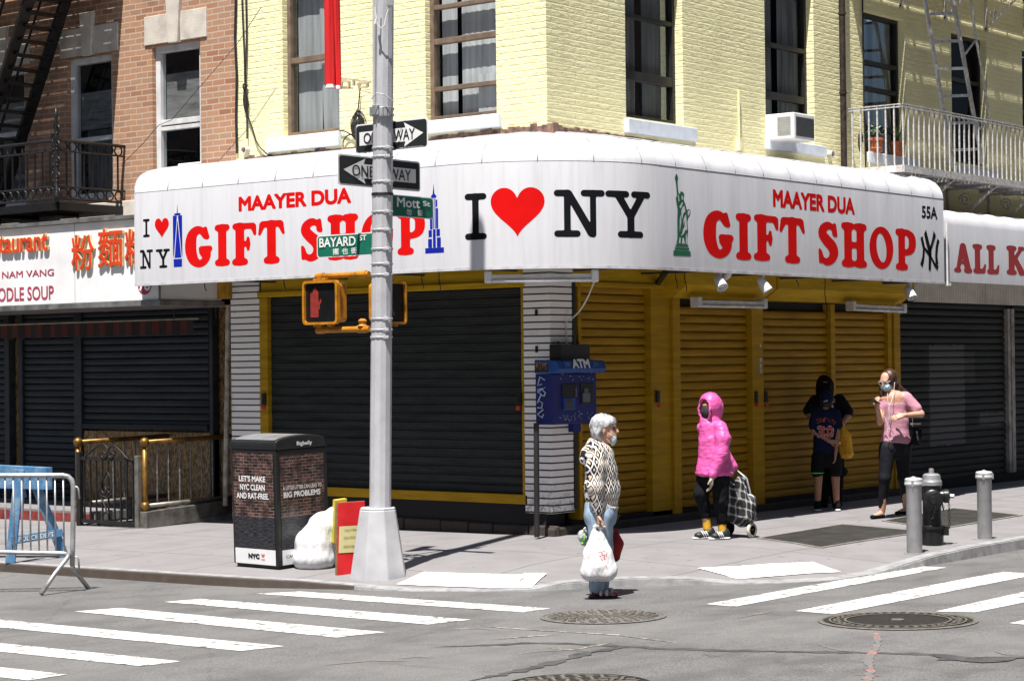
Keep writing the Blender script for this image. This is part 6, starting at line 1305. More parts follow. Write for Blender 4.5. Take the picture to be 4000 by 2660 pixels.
# cast ornament at the front corner
b = MB(); c0 = Vector((-dl-.02, y0, 0)); b.lathe([(.03, zb), (.035, zb+.1), (.02, zb+.12), (.028, zb+.5), (.018, zb+.55), (.03, zt), (.04, zt+.05), (.02, zt+.1), (.045, zt+.17), (.02, zt+.26), (.03, zt+.3), (.001, zt+.42)], c0, n=10)
for k in range(9):
    z = zb+.1+k*.1; s = 1 if k % 2 else -1
    b.tube([c0+Vector((-.01, s*(.03+.06*math.sin(q*.55)*(1-q/14)), z+.07*math.cos(q*.55)*(1-q/14))) for q in range(12)], .012, 5)
b.build('corner_finial', FEB, fe, smooth=True)
# stair
b = MB(); P0 = onX(170, 60, -dl*.55); P1 = onX(14, 548, -dl*.55)
for xo in (-dl*.3, -dl*.82): b.bar((xo, P0.y-1.0, P0.z+1.0*(P0.z-P1.z)/(P1.y-P0.y)), (xo, P1.y+.8, P1.z-.8*(P0.z-P1.z)/(P1.y-P0.y)), .05, .16, (1, 0, 0))
for k in range(16): t = (k-6)/9; b.box(-dl*.82, -dl*.3, P0.y+(P1.y-P0.y)*t-.1, P0.y+(P1.y-P0.y)*t+.1, P0.z+(P1.z-P0.z)*t, P0.z+(P1.z-P0.z)*t+.02)
b.build('stair', FEB, fe)
b = MB()
for xo in (-dl*.3, -dl*.82): b.tube([(xo, P0.y-1.0, P0.z+1.9+1.0*(P0.z-P1.z)/(P1.y-P0.y)-.9), (xo, P1.y+.8, P1.z+1.0-.8*(P0.z-P1.z)/(P1.y-P0.y))], .018, 6)
b.build('stair_rail', FEB, fe)
# right, white, on the pale yellow wall
dr = min((abs(onY(3525, 408, -.4-.01*k).x-onY(3297, 434, 0).x), .4+.01*k) for k in range(140))[1]
x0 = onY(3297, 434, 0).x; zt = onY(3525, 408, -dr).z; zb = onY(3552, 648, -dr).z; xl = x0+9
fw = thing('fire_escape', 'white iron fire escape with a steep ladder on the pale yellow wall', 'fire escape', (x0, -dr/2, zb))
for lev, z in ((0, zb), (1, zb+3.1)):
    H_ = zt-zb
    b = MB(); slats(b, x0, xl, -dr, -.02, z-.05, 'x', 14, .052)
    for k in range(12): x = x0+.03+k*.8; b.box(x-.02, x+.02, -dr, 0, z-.09, z-.052)
    b.box(x0, xl, -dr-.02, -dr+.03, z-.09, z-.0); b.box(x0-.02, x0+.03, -dr, 0, z-.09, z-.0); b.build('platform', FEW, fw)
    b = MB()
    for zz in (z+H_, z+H_-.035): b.box(x0-.018, xl, -dr-.018, -dr+.018, zz, zz+.012); b.box(x0-.018, x0+.018, -dr, 0, zz, zz+.012)
    b.build('rail', FEW, fw)
    n = 44
    for k in range(n):
        x = x0+.01+k*.148; b = MB(); b.box(x-.009, x+.009, -dr-.009, -dr+.009, z, z+H_)
        if lev == 0: b.tube([(x+.009, -dr, z+H_-.13), (x+.02, -dr, z+H_-.06), (x+.05, -dr, z+H_-.02), (x+.072, -dr, z+H_-.01)], .006, 4); b.tube([(x-.009, -dr, z+H_-.13), (x-.02, -dr, z+H_-.06), (x-.05, -dr, z+H_-.02), (x-.072, -dr, z+H_-.01)], .006, 4)
        b.build('baluster', FEW, fw)
    for k in range(1, 7): y = -dr+k*dr/7; b = MB(); b.box(x0-.009, x0+.009, y-.009, y+.009, z, z+H_); b.build('baluster', FEW, fw)
    for k in range(6):
        x = x0+.25+k*1.35; b = MB(); b.bar((x, -dr, z-.1), (x, 0, z-.1), .03, .03); b.bar((x, -dr+.1, z-.1), (x, 0, z-.72), .03, .03); b.bar((x, -.02, z-.1), (x, -.02, z-.75), .03, .03)
        for cy, cz, R in ((-.3, -.26, .1), (-.14, -.5, .07)): b.tube([(x, cy+R*(1-q/22)*math.cos(q*.62), z+cz+R*(1-q/22)*math.sin(q*.62)) for q in range(18)], .012, 5)
        b.build('scroll_bracket', FEW, fw)
b = MB(); q = lambda x, y, d: onY(x, y, d); dd = -dr*.55
A, Bq = q(3612, 0, dd), q(3722, 652, dd); C_2, Dq = q(3722, 0, dd), q(3838, 640, dd)
ext = lambda p, r: p+(p-r)*.75
b.bar(ext(A, Bq), Bq, .075, .03, (0, 1, 0)); b.bar(ext(C_2, Dq), Dq, .075, .03, (0, 1, 0)); b.build('ladder_stringer', FEW, fw)
for k in range(-4, 7):
    y_ = 56+k*106; t0, t1 = y_/652, (y_-4)/640; b = MB(); b.bar(A.lerp(Bq, t0), C_2.lerp(Dq, t1), .035, .04); b.build('rung', FEW, fw)
b = MB(); b.tube([q(x, y, dd-.05) for x, y in ((3770, -160), (3792, 0), (3812, 150), (3838, 290), (3858, 420), (3862, 455), (3850, 482))], .02, 8); b.tube([q(3812, 158, dd-.05), q(3764, 220, dd)], .015, 8); b.tube([q(3850, 480, dd-.05), q(3815, 515, dd)], .015, 8); b.build('hand_rail', FEW, fw, smooth=True)
# flower pots behind the railing, small hoop
TERR = M('terracotta', (.42, .12, .05), .8, 0, .15, 9); LEAF = M('grey_green_leaf', (.2, .28, .2), .7, 0, .3, 15); LEAF2 = M('dark_green_leaf', (.06, .12, .03), .6, 0, .3, 15)
def pot(px, py, lab, st, m):
    c = onY(px, py, -.06); c.z = w5[2]+.002; t = thing('potted_plant', lab, 'potted plant', c, 0, 'pot plants on the window sill'); LB('pot', TERR, t, lambda b: b.lathe([(.075, 0), (.09, .02), (.1, .06), (.085, .07), (.1, .16), (.112, .165), (.112, .2), (.095, .2), (.09, .18)], n=16)); LB('soil', DARK, t, lambda b: b.lathe([(.001, .185), (.09, .185)], n=12, cap=False))
    b = MB(); random.seed(int(px))
    for k in range(70 if st else 16):
        a = random.uniform(0, 6.28); 
        if st: p = Vector((random.gauss(0, .06), random.gauss(0, .05), .2+abs(random.gauss(.07, .05)))); d = Vector((math.cos(a), math.sin(a), random.uniform(.2, 1))).normalized()*.07; s = d.cross(Vector((0, 0, 1))).normalized()*.016; b.add([p, p+d*.5+s, p+d, p+d*.5-s], [(0, 1, 2, 3)])
        else:
            d = Vector((math.cos(a)*.6, math.sin(a)*.4, 1)); L = random.uniform(.2, .42); s = Vector((-math.sin(a), math.cos(a), 0))*.014; pts = [Vector((0, 0, .19))+Vector((d.x*u*L*(.4+u*.6), d.y*u*L, L*(u-.45*u*u)*1.1)) for u in (0, .33, .66, 1)]
            for i in range(3): w0, w1 = (1-i/3), (1-(i+1)/3)*.9+.05; b.add([pts[i]-s*w0, pts[i]+s*w0, pts[i+1]+s*w1, pts[i+1]-s*w1], [(0, 1, 2, 3)])
    b.build('foliage', m, t, local=True)
pot(3420, 600, 'terracotta pot with a bushy grey green plant on the window sill', True, LEAF); pot(3505, 612, 'terracotta pot with long strappy leaves on the window sill', False, LEAF2)
b = MB(); c = onY(3362, 555, -.1); b.tube([c+Vector((.05*math.cos(q*.3), .0, .13*math.sin(q*.3))) for q in range(18)], .014, 6); t = thing('hose', 'black hose coil on the wall beside the flower pots', 'hose', c); b.build('coil', BLACKF, t, smooth=True)
# ================================================================== air conditioners
ACW = M('ac_white', (.66, .66, .65), .5, 0, .06, 6); ACG = M('ac_grille', (.05, .052, .055), .6, .1, .3, 60)
def acunit(f, a0, a1, z0, z1, out, lab, nrm):
    t = thing('air_conditioner', lab, 'air conditioner', f((a0+a1)/2, z0, -out/2)); b = MB(); fbox(b, f, a0, a1, z0, z1, -out, .1); b.build('case', ACW, t, bevel=.015)
    b = MB(); fbox(b, f, a0+(a1-a0)*.09, a1-(a1-a0)*.05, z0+.04, z1-.05, -out-.004, -out+.02); b.build('grille', ACG, t, bevel=.004); b = MB()
    for k in range(12):
        z = z0+.06+(z1-z0-.12)*k/11; p = f(a0-.003 if nrm == 'R' else a1+.003, z, 0)
        if nrm == 'R': b.box(a0-.006, a0+.002, -out+.05, -out+.24, z, z+.012)
        else: b.box(-out-.006, -out+.002, a0+.03, a1-.06, z, z+.01)
    b.build('louvres', M('ac_slot', (.3, .3, .3), .6), t)
o = w4; dA = .42; xa_, xb_ = aR(3102, 490, -dA), aR(3183, 500, -dA); acunit(fR, xa_, xb_, zR(3140, 548, -dA), zR(3140, 445, -dA), dA, 'white window air conditioner on the sill above the right half of the awning', 'R')
o = wa; acunit(fL, o[0]+.03, o[0]+.42, o[2]+.0, o[2]+.16, .02, 'small white air conditioner at the foot of the brick building window', 'L')
# ================================================================== people
def m_skin(name, col):
    n = NT(name); n.bsdf.inputs['Subsurface Weight'].default_value = .08; n.bsdf.inputs['Subsurface Radius'].default_value = (.02, .008, .004)
    return n.fin(n.ramp(n.noise(n.obj(), 22, 4.), [(.3, tuple(c*.82 for c in col)), (.65, col)]), .5, 0, None, .35)
SKIN = m_skin('skin_light', (.52, .29, .2)); SKIN2 = m_skin('skin_tan', (.36, .18, .11)); MASK = M('mask_blue', (.5, .62, .68), .8, 0, .06, 20); BLK = M('black_cloth', (.008, .008, .01), .9, 0, .25, 14, .3, 40, spec=.12); NAVY = M('navy_cloth', (.008, .011, .036), .85, 0, .2, 12, .3, 40, spec=.12); WHT = M('white_rubber', (.6, .6, .6), .6, 0, .08)
def hand(w, d, n, side, s=1., curl=.6, spread=.012):
    """palm, four bent fingers of different lengths and a thumb: SDF prims"""
    w, d, n = Vector(w), Vector(d).normalized(), Vector(n).normalized(); n = (n-d*n.dot(d)).normalized(); t = d.cross(n)*side
    P = [('c', w-d*.03*s, w+d*.01*s, .024*s, .026*s), ('c', w+d*.012*s-t*.016*s, w+d*.075*s-t*.02*s, .019*s, .017*s), ('c', w+d*.012*s+t*.016*s, w+d*.075*s+t*.02*s, .02*s, .017*s), ('c', w+d*.02*s, w+d*.078*s, .021*s, .018*s)]
    for k, L in enumerate((.058, .072, .078, .07)):
        o = w+d*(.084-.004*abs(k-2))*s+t*(k-1.5)*.019*s; a = 0; p = o; dv = d+t*(k-1.5)*spread
        for j, f in enumerate((.42, .32, .26)):
            a += curl*(.55, 1.0, .8)[j]; e = p+(dv.normalized()*math.cos(a)+n*math.sin(a))*L*f*s*1.05; P.append(('c', p, e, (.0092-.0008*j)*s, (.0084-.0008*j)*s)); p = e
    o = w+d*.022*s+t*.03*s; p1 = o+(d*.6+t*.7+n*.25).normalized()*.04*s; p2 = p1+(d*.85+t*.15+n*(.3+.3*curl)).normalized()*.032*s; P += [('c', o, p1, .013*s, .0105*s), ('c', p1, p2, .0102*s, .008*s)]
    return [tuple(tuple(x) if isinstance(x, Vector) else x for x in q) for q in P]
def add_hands(hs, h=.0045):
    def g(b, V, F):
        for P in hs:
            lo = np.min([np.minimum(p[1], p[2]) for p in P], 0)-.04; hi = np.max([np.maximum(p[1], p[2]) for p in P], 0)+.04
            v, f = snets(sdf(P, .006), lo, hi, h); b.add([tuple(q) for q in v], [tuple(int(i) for i in q) for q in f])
    return g
def drape(fs, x, z, y0=-.6, y1=.3, lift=.004):
    ys = np.linspace(y0, y1, 120); v = fs([np.array([x]), ys, np.array([z])])[0, :, 0]; i = np.argmax(v < 0)
    return (ys[i] if v[i] < 0 else 0)-lift
def zoomer(cf, x0, y0, k): return lambda x, y, dy=0.: tuple(cf.pt(x0+x/k, y0+y/k, dy))
def face(b_prims, c, fd, up, s=1.):
    pass
def person(name_label, base): return thing('person', name_label, 'person', base, CROT)
def head_prims(c, fd, s=1., tilt=0.):
    """skull, jaw, nose, brow, lips, ears for a head centred at c that looks along fd"""
    c = Vector(c); f = Vector((fd[0], fd[1], 0)).normalized(); sd = Vector((-f.y, f.x, 0)); u = Vector((0, 0, 1)); f2 = (f*math.cos(tilt)-u*math.sin(tilt)); u2 = u*math.cos(tilt)+f*math.sin(tilt)
    R = np.array([list(f2), list(sd), list(u2)]).T; A = lambda a, b_, d: tuple(c+f2*a*s+sd*b_*s+u2*d*s)
    P = [('e', A(-.012, 0, .03), (.096*s, .076*s, .088*s), R), ('e', A(.018, 0, -.035), (.072*s, .06*s, .082*s), R), ('e', A(.045, 0, -.085), (.034*s, .036*s, .03*s), R), ('c', A(.088, 0, .01), A(.104, 0, -.022), .009*s, .014*s), ('e', A(.075, 0, .035), (.02*s, .05*s, .014*s), R), ('e', A(.083, 0, -.055), (.012*s, .026*s, .01*s), R)]
    for q in (-1, 1): P += [('e', A(-.012, q*.077, -.008), (.02*s, .009*s, .032*s), R), ('-e', A(.088, q*.032, .014), (.012*s, .017*s, .01*s), R)]
    return P, A, R
def eyes(t, A, s, nm='eye'):
    for q in (-1, 1): b = MB(); b.ball(A(.073, q*.032, .014), .0125*s, 10); b.build(nm, VISOR, t, smooth=True, local=True)
# ---------------------------------------------------------------- woman with grey hair, facing right
def m_ikat():
    n = NT('diamond_pattern_cloth'); o = n.obj(); q = n.sep(o); wob = n.noise(o, 16, 3.); a = n.math('ADD', n.math('ADD', q[0], n.math('MULTIPLY', q[1], .45)), n.math('MULTIPLY', wob, .008)); z = n.math('ADD', q[2], n.math('MULTIPLY', n.noise(o, 11, 3.), .02))
    p = n.math('PINGPONG', n.math('ADD', n.math('MULTIPLY', a, 18.), 40.), .5); r = n.math('PINGPONG', n.math('ADD', n.math('MULTIPLY', z, 8.4), 40.), .5); f = n.math('ABSOLUTE', n.math('SUBTRACT', n.math('ADD', p, r), .5))
    c1 = n.ramp(f, [(0., (.7, .7, .72)), (.075, (.7, .7, .72)), (.1, (.014, .013, .018)), (.19, (.016, .014, .02)), (.215, (.5, .33, .1)), (.27, (.62, .53, .42)), (.42, (.68, .6, .58))])
    c2 = n.ramp(f, [(0., (.7, .7, .72)), (.08, (.7, .7, .72)), (.105, (.012, .011, .015)), (.33, (.014, .012, .016)), (.36, (.5, .33, .1)), (.42, (.66, .58, .5))])
    c = n.mix(n.ramp(n.noise(o, 5, 2.), [(.47, 0.), (.53, 1.)]), c1, c2); return n.fin(c, .85, 0, n.bump(n.noise(o, 26, 3.), .35, .01), .2)
c0 = onG(*D(1388, 1374), zr); cf = CamFrame(c0); p1 = person('short grey haired woman in a diamond patterned jacket holding a white carrier bag', c0); q = zoomer(cf, 2220, 1580, 3.267); q2 = zoomer(cf, 2220, 1980, 3.92)
hp, A, R = head_prims(q(478, 318), (1, -.12, 0), 1.0)
body = hp+[('c', q(432, 420), q(415, 600), .052, .06), ('c', q(410, 640), q(420, 1000), .1, .11, (1, 1.4, 1)), ('c', q(420, 1000), q(425, 1300), .11, .11, (1, 1.3, 1))]
for y in (-.08, .09): body += [('c', q(425, 1330, y), q2(480, 560, y), .09, .06), ('c', q2(480, 560, y), q2(455 if y < 0 else 520, 1270, y), .06, .035), ('c', q(400, 640, y*2), q(375, 1000, y*2.4), .05, .042), ('c', q(375, 1000, y*2.4), q(378, 1385, y*2.3), .042, .027)]
HN = hand(q(380, 1400, -.185), (.08, 0, -1), (.9, .1, -.2), 1, .95, .75)
blob('body', body, SKIN, p1, .01, .012, extra=add_hands([HN, hand(q(420, 1400, .2), (.1, 0, -1), (.9, -.1, -.2), -1, .95, .75)]))
eyes(p1, A, 1.0)
HAIRG = M('grey_hair', (.40, .40, .41), .6, 0, .3, 14, .8, 60, stretch=(1, 1, .35), tint=(.1, .1, .11))
blob('hair', [('e', q(432, 262), (.112, .09, .1)), ('e', q(392, 330), (.075, .085, .095)), ('c', q(385, 385), q(400, 440), .055, .04, (1, 1.25, 1)), ('e', q(520, 225), (.062, .078, .055)), ('-e', q(575, 400), (.105, .2, .105)), ('-e', q(485, 385, -.09), (.022, .03, .036))], HAIRG, p1, .006, .012, lambda x, y, z: wrinkle(.006, 60, 2, (1, 1, .5))(x, y, z)+wrinkle(.004, 150, 3, (1, 1, .4))(x, y, z))
b = MB(); V, F = snets(sdf([('e', q(562, 440), (.038, .052, .05)), ('c', q(592, 395), q(555, 505), .015, .018, (1, 2.2, 1)), ('-e', q(515, 435), (.045, .048, .07))], .012), np.array(q(500, 560))-.1, np.array(q(620, 360))+.1, .006); b.add([tuple(v) for v in V], [tuple(int(i) for i in f) for f in F]); b.build('face_mask', MASK, p1, smooth=True, local=True, recalc=False)
b = MB(); b.tube([q(500, 355, -.08), q(530, 380, -.074), q(585, 408, -.05)], .003, 5); b.tube([q(490, 440, -.078), q(515, 470, -.068), q(545, 500, -.05)], .003, 5); b.build('mask_strap', WHT, p1, local=True)
IK = m_ikat()
jk = [('c', q(400, 640), q(420, 850), .125, .138, (1, 1.38, 1)), ('c', q(420, 850), q(430, 1080), .138, .15, (1, 1.25, 1)), ('c', q(430, 1080), q(425, 1270), .15, .136, (1, 1.2, 1)), ('e', q(420, 1310), (.148, .185, .028)),
      ('e', q(235, 645), (.055, .13, .075)), ('c', q(200, 700), q(300, 560), .04, .05, (1, 2.2, 1)), ('c', q(300, 500), q(400, 560), .045, .05, (1, 1.8, 1)), ('c', q(440, 545), q(500, 640), .045, .05, (1, 1.7, 1))]
for s in (-1, 1): jk += [('c', q(365, 640, s*.15), q(335, 800, s*.185), .072, .076), ('c', q(335, 800, s*.185), q(345, 1050, s*.2), .076, .07), ('c', q(345, 1050, s*.2), q(375, 1340, s*.185), .07, .05)]
jk += [('-e', q(450, 500), (.062, .06, .1))]
blob('jacket', jk, IK, p1, .011, .03, wrinkle(.007, 26, 3, (1, 1, .6)))
JEAN = M('pale_denim', (.27, .36, .46), .85, 0, .2, 8, .3, 60, stretch=(1, 1, .3), tint=(.13, .19, .28))
blob('jeans', [('c', q(420, 1300), q2(490, 130), .142, .145, (1, 1.2, 1))]+[w for y in (-.085, .085) for w in (('c', q2(490, 130, y), q2(520 if y > 0 else 470, 620, y), .115, .09), ('c', q2(520 if y > 0 else 470, 620, y), q2(500 if y > 0 else 430, 1215, y), .09, .068))], JEAN, p1, .011, .03, wrinkle(.004, 28, 6, (1, 1, .4)))
SAND = M('sandal_white', (.55, .55, .6), .6); SOLE = M('dark_sole', (.05, .015, .02), .6); TANL = M('tan_heel', (.45, .2, .07), .6)
for (hx, hy), (tx, ty), y in (((350, 1340), (690, 1345), -.09), ((480, 1285), (735, 1290), .09)):
    h0, t0 = Vector(q2(hx, hy, y)), Vector(q2(tx, ty, y)); z0 = h0.z = t0.z = .012
    blob('sandal', [('c', h0, t0, .03, .04, (1, 1, .35)), ('c', h0+Vector((.02, 0, .02)), h0+Vector((.02, 0, .045)), .032, .03)], SOLE, p1, .006, .01)
    blob('foot', [('c', h0+Vector((.03, 0, .05)), t0+Vector((-.03, 0, .022)), .03, .022), ('c', h0+Vector((.03, 0, .05)), h0+Vector((.035, 0, .12)), .032, .034)]+[('c', t0+Vector((-.03, .014*k, .022)), t0+Vector((.012-.006*abs(k), .014*k, .016)), .01, .008) for k in (-2, -1, 0, 1, 2)], SKIN2, p1, .005, .006)
    b = MB()
    for u in (.42, .7): m = h0.lerp(t0, u); b.tube([m+Vector((0, .046*math.cos(a), .012+.05*math.sin(a)*(1.15-u*.6))) for a in [math.pi*i/8 for i in range(9)]], .014, 6)
    b.tube([h0+Vector((.0, -.036, .03)), h0+Vector((-.012, 0, .07)), h0+Vector((.0, .036, .03))], .008, 6); b.build('sandal_straps', SAND, p1, smooth=True, local=True)
# bags she carries
c = onG(*D(1380, 1372), zr); wb = thing('carrier_bag', 'full white plastic carrier bag with red print, held by the grey haired woman', 'carrier bag', c0, CROT)
bp_ = [('c', q2(395, 330, -.19), q2(360, 700, -.2), .02, .07, (1, .8, 1)), ('c', q2(500, 330, -.19), q2(545, 700, -.2), .02, .07, (1, .8, 1)), ('c', q2(360, 700, -.2), q2(330, 960, -.2), .07, .085, (1, .9, 1)), ('c', q2(545, 700, -.2), q2(600, 950, -.2), .07, .085, (1, .9, 1)), ('c', q2(440, 480, -.2), q2(460, 900, -.2), .05, .1), ('c', q2(330, 1035, -.2), q2(590, 1030, -.2), .055, .06, (1, 1.4, 1)), ('e', q2(262, 1010, -.19), (.035, .05, .045)), ('e', q2(672, 965, -.19), (.035, .05, .06))]
blob('bag_body', bp_, PLW, wb, .008, .035, wrinkle(.006, 24, 9, (1.6, 1, .14)))
b = MB(); b.tube([q2(400, 330, -.18), q2(430, 250, -.165), q2(445, 230, -.165), q2(455, 300, -.17)], [.025, .012, .012, .018], 8); b.tube([q2(455, 320, -.2), q2(480, 250, -.2), q2(492, 235, -.2), q2(505, 330, -.19)], [.02, .012, .012, .025], 8); b.build('handles', PLW, wb, smooth=True, local=True)
REDI = M('red_bag_print', (.6, .06, .06), .6, 0, .1); fs = sdf(bp_, .035, wrinkle(.006, 24, 9, (1.6, 1, .14))); b = MB()
def printed(b, s, c, w, h, ang=0, bold=.02, N=22):
    def f(u, v):
        x, z = (u-.5)*w, (v-.5)*h; X_, Z_ = c[0]+x*math.cos(ang)-z*math.sin(ang), c[2]+x*math.sin(ang)+z*math.cos(ang); return (X_, drape(fs, X_, Z_), Z_)
    text(b, s, f, bold, N)
printed(b, 'THANK', q2(500, 640), .07, .022, .35); printed(b, 'YOU', q2(515, 700), .065, .03, .35); printed(b, '謝謝', q2(505, 755), .05, .022, .35, .015); printed(b, 'Y', q2(565, 870), .025, .035, .2); printed(b, 'HAVE A NICE DAY', q2(500, 1062), .1, .013, -.06, .02)
b.build('red_print', REDI, wb, local=True)
fs2 = [('c', q2(738, 330, .2), q2(735, 560, .2), .012, .06, (1, .8, 1)), ('c', q2(735, 560, .2), q2(728, 770, .2), .06, .035, (1, .8, 1)), ('c', q2(700, 600, .2), q2(690, 720, .2), .05, .04), ('c', q2(728, 770, .2), q2(716, 840, .2), .03, .008)]
rbg = thing('red_bag', 'dark red bag hanging behind the jeans of the grey haired woman', 'bag', c0, CROT); blob('bag_body', fs2, M('dark_red_cloth', (.32, .008, .012), .7, 0, .3, 10, .3, 30, stretch=(2, 1, .3)), rbg, .007, .02, wrinkle(.005, 40, 5, (1.5, 1, .2)))
b = MB()
for pts in ([(740, 160), (765, 155), (778, 120), (795, 118)], [(760, 160), (757, 195)]): b.tube([q2(x, y, .1) for x, y in pts], .006, 6)
b.build('brass_clip', BRASS, rbg, smooth=True, local=True)
cbg = thing('drink_bag', 'small clear plastic bag with a bottle hanging behind the white carrier bag', 'bag', c0, CROT)
CLR = M('clear_plastic', (.45, .46, .45), .25, 0, .2, 20, .6, 40); blob('bag_body', [('e', q2(225, 440, .05), (.05, .05, .055)), ('c', q2(225, 440, .05), q2(255, 330, .0), .03, .012), ('c', q2(230, 500, .05), q2(240, 560, .05), .035, .02)], CLR, cbg, .006, .02, wrinkle(.005, 60, 3))
b = MB(); b.tube([q2(240, 320, .0), q2(275, 365, .0), q2(300, 390, 0)], .01, 8); b.build('straw', WHT, cbg, smooth=True, local=True); b = MB(); b.ball(q2(212, 560, .0), .014, 10); b.ball(q2(250, 480, 0.), .012, 8, (.6, 1, 3)); b.build('green_cap', M('green_cap', (.12, .45, .04), .5), cbg, smooth=True, local=True)
# ---------------------------------------------------------------- woman in a pink hooded coat, walking left
PINK = M('pink_coat_nylon', (.64, .095, .33), .45, 0, .12, 9, 1.0, 15, stretch=(1, 1, 2.2)); c1 = onG(*D(1641, 1241)); cf = CamFrame(c1); p2 = person('person in a bright pink hooded coat and yellow socks walking left', c1); q = zoomer(cf, 2640, 1500, 2.45)
fd = Vector((-.8, -.6, 0)).normalized(); lf = Vector((.6, -.8, 0))
hc = Vector(q(330, 235)); hp, A, R = head_prims(hc, fd, .98)
K_ = lambda x, y, dy=0.: q(x, y, dy)
body = hp+[('c', K_(335, 300), K_(345, 390), .05, .06), ('c', K_(345, 400), K_(360, 850), .1, .12, (1.1, 1, 1)), ('c', K_(435, 880, -.05), K_(430, 1110, -.05), .075, .055), ('c', K_(430, 1110, -.05), K_(443, 1400, -.03), .055, .035), ('c', K_(280, 880, .06), K_(245, 1050, .03), .075, .055), ('c', K_(245, 1050, .03), K_(300, 1370, .06), .055, .035), ('c', K_(440, 430, -.12), K_(435, 650, -.17), .042, .038), ('c', K_(435, 650, -.17), K_(352, 870, -.2), .038, .028), ('c', K_(260, 430, .15), K_(430, 620, .22), .042, .038), ('c', K_(430, 620, .22), K_(560, 800, .22), .038, .028)]
blob('body', body, SKIN2, p2, .011, .015); eyes(p2, A, .98)
blob('coat', [('c', K_(340, 420), K_(350, 560), .12, .135, (1.05, .95, 1)), ('c', K_(350, 560), K_(362, 660), .135, .15, (1.05, .95, 1)), ('c', K_(362, 660), K_(370, 820), .15, .182, (1.08, .92, 1)), ('e', K_(370, 852), (.205, .17, .03)), ('c', K_(425, 415, -.1), K_(452, 520, -.15), .072, .074), ('c', K_(452, 520, -.15), K_(436, 660, -.17), .074, .068), ('c', K_(436, 660, -.17), K_(352, 862, -.2), .068, .05), ('c', K_(265, 420, .13), K_(420, 600, .22), .07, .065), ('c', K_(420, 600, .22), K_(550, 790, .22), .065, .05), ('c', K_(290, 350), K_(320, 395), .065, .085), ('-e', K_(370, 905), (.22, .2, .035))], PINK, p2, .01, .03, lambda x, y, z: wrinkle(.006, 16, 12, (1, 1, 1.1))(x, y, z)-.007*np.abs(wrinkle(1., 15, 3, (.5, .5, 1.6))(x, y, z))**.6+.003)
hd = [('e', hc+Vector((.0, .0, .035)), (.122, .118, .142)), ('e', hc-fd*.05+Vector((0, 0, .0)), (.105, .105, .14)), ('c', hc+Vector((0, .0, -.1))-fd*.02, Vector(K_(345, 370)), .1, .1), ('-e', tuple(hc+fd*.115+Vector((0, 0, -.015))), (.085, .085, .105)), ('-e', tuple(hc+fd*.06), (.085, .075, .105))]
blob('hood', [tuple(tuple(v) if isinstance(v, Vector) else v for v in w) for w in hd], PINK, p2, .009, .02, wrinkle(.004, 40, 7))
b = MB(); rg = []
for i in range(40): a = 2*math.pi*i/40; rr = 1+.07*math.sin(a*13); rg.append(hc+fd*(.088-.02*abs(math.sin(a)))+lf*.088*rr*math.cos(a)+Vector((0, 0, -.012+.118*rr*math.sin(a))))
b.tube(rg, .013, 7, closed=True); b.build('hood_trim', PINK, p2, smooth=True, local=True)
mk = M('patterned_black_mask', (.02, .018, .02), .8, 0, .3, 30); b = MB(); V, F = snets(sdf([('e', A(.055, 0, -.03), (.058, .066, .082), R)], .01), np.array(hc)-.2, np.array(hc)+.2, .008); b.add([tuple(v) for v in V], [tuple(int(i) for i in f) for f in F]); b.build('face_mask', mk, p2, smooth=True, local=True, recalc=False)
b = MB()
for k in range(5): b.tube([Vector(A(.1-.012*abs(j-2), -.03+.016*j, -.025-.01*k*.8+.006*(j % 2))) for j in range(4)], .003, 5)
b.build('mask_print', WHT, p2, local=True)
blob('trousers', [('c', K_(360, 860), K_(360, 900), .13, .13, (1.15, .9, 1)), ('c', K_(430, 900, -.06), K_(428, 1110, -.06), .1, .078), ('c', K_(428, 1110, -.06), K_(442, 1310, -.03), .078, .058), ('c', K_(280, 900, .06), K_(242, 1050, .02), .098, .078), ('c', K_(242, 1050, .02), K_(288, 1255, .06), .078, .056)], BLK, p2, .011, .03, wrinkle(.006, 34, 2))
SOCK = M('yellow_sock', (.62, .34, .02), .85, 0, .12, 14, .3, 80)
TRN = M('black_trainer', (.02, .021, .022), .5, 0, .2, 20)
for s0, s1, h_, t_, dy in ((K_(290, 1250, .06), K_(300, 1380, .06), K_(340, 1440, .06), K_(195, 1470, .02), .04), (K_(442, 1310, -.03), K_(446, 1410, -.03), K_(480, 1452, -.03), K_(352, 1480, -.08), -.04)):
    blob('sock', [('c', s0, s1, .046, .044)], SOCK, p2, .008, .01); h_, t_ = Vector(h_), Vector(t_); h_.z = t_.z = .05
    blob('trainer', [('c', h_+Vector((0, 0, .01)), t_+Vector((.02, 0, -.012)), .043, .03), ('c', h_+Vector((-.01, 0, .04)), h_+Vector((-.03, 0, .02)), .04, .045), ('e', t_+Vector((.03, 0, -.01)), (.05, .042, .03))], TRN, p2, .007, .02)
    blob('trainer_sole', [('c', h_+Vector((.005, 0, -.036)), t_+Vector((-.005, 0, -.038)), .045, .043, (1, 1, .3))], WHT, p2, .006, .01)
    b = MB(); d_ = (t_-h_)
    for k in range(3): m = h_+d_*(.34+.14*k); b.tube([m+Vector((.022, -.052, -.02)), m+Vector((.005, -.046, .012)), m+Vector((-.008, -.03, .034))], .0065, 5)
    b.build('trainer_stripes', WHT, p2, smooth=True, local=True)
GLV = M('cream_glove', (.42, .36, .28), .8, 0, .2, 30); P = hand(K_(345, 890, -.2), (-.08, -.05, -1), (-.9, .2, -.3), -1, 1.0, .42); b = MB(); add_hands([[w if w[0] != 'c' else ('c', w[1], w[2], w[3]*1.1, w[4]*1.1) for w in P]])(b, 0, 0); b.build('glove', GLV, p2, smooth=True, local=True, recalc=False)
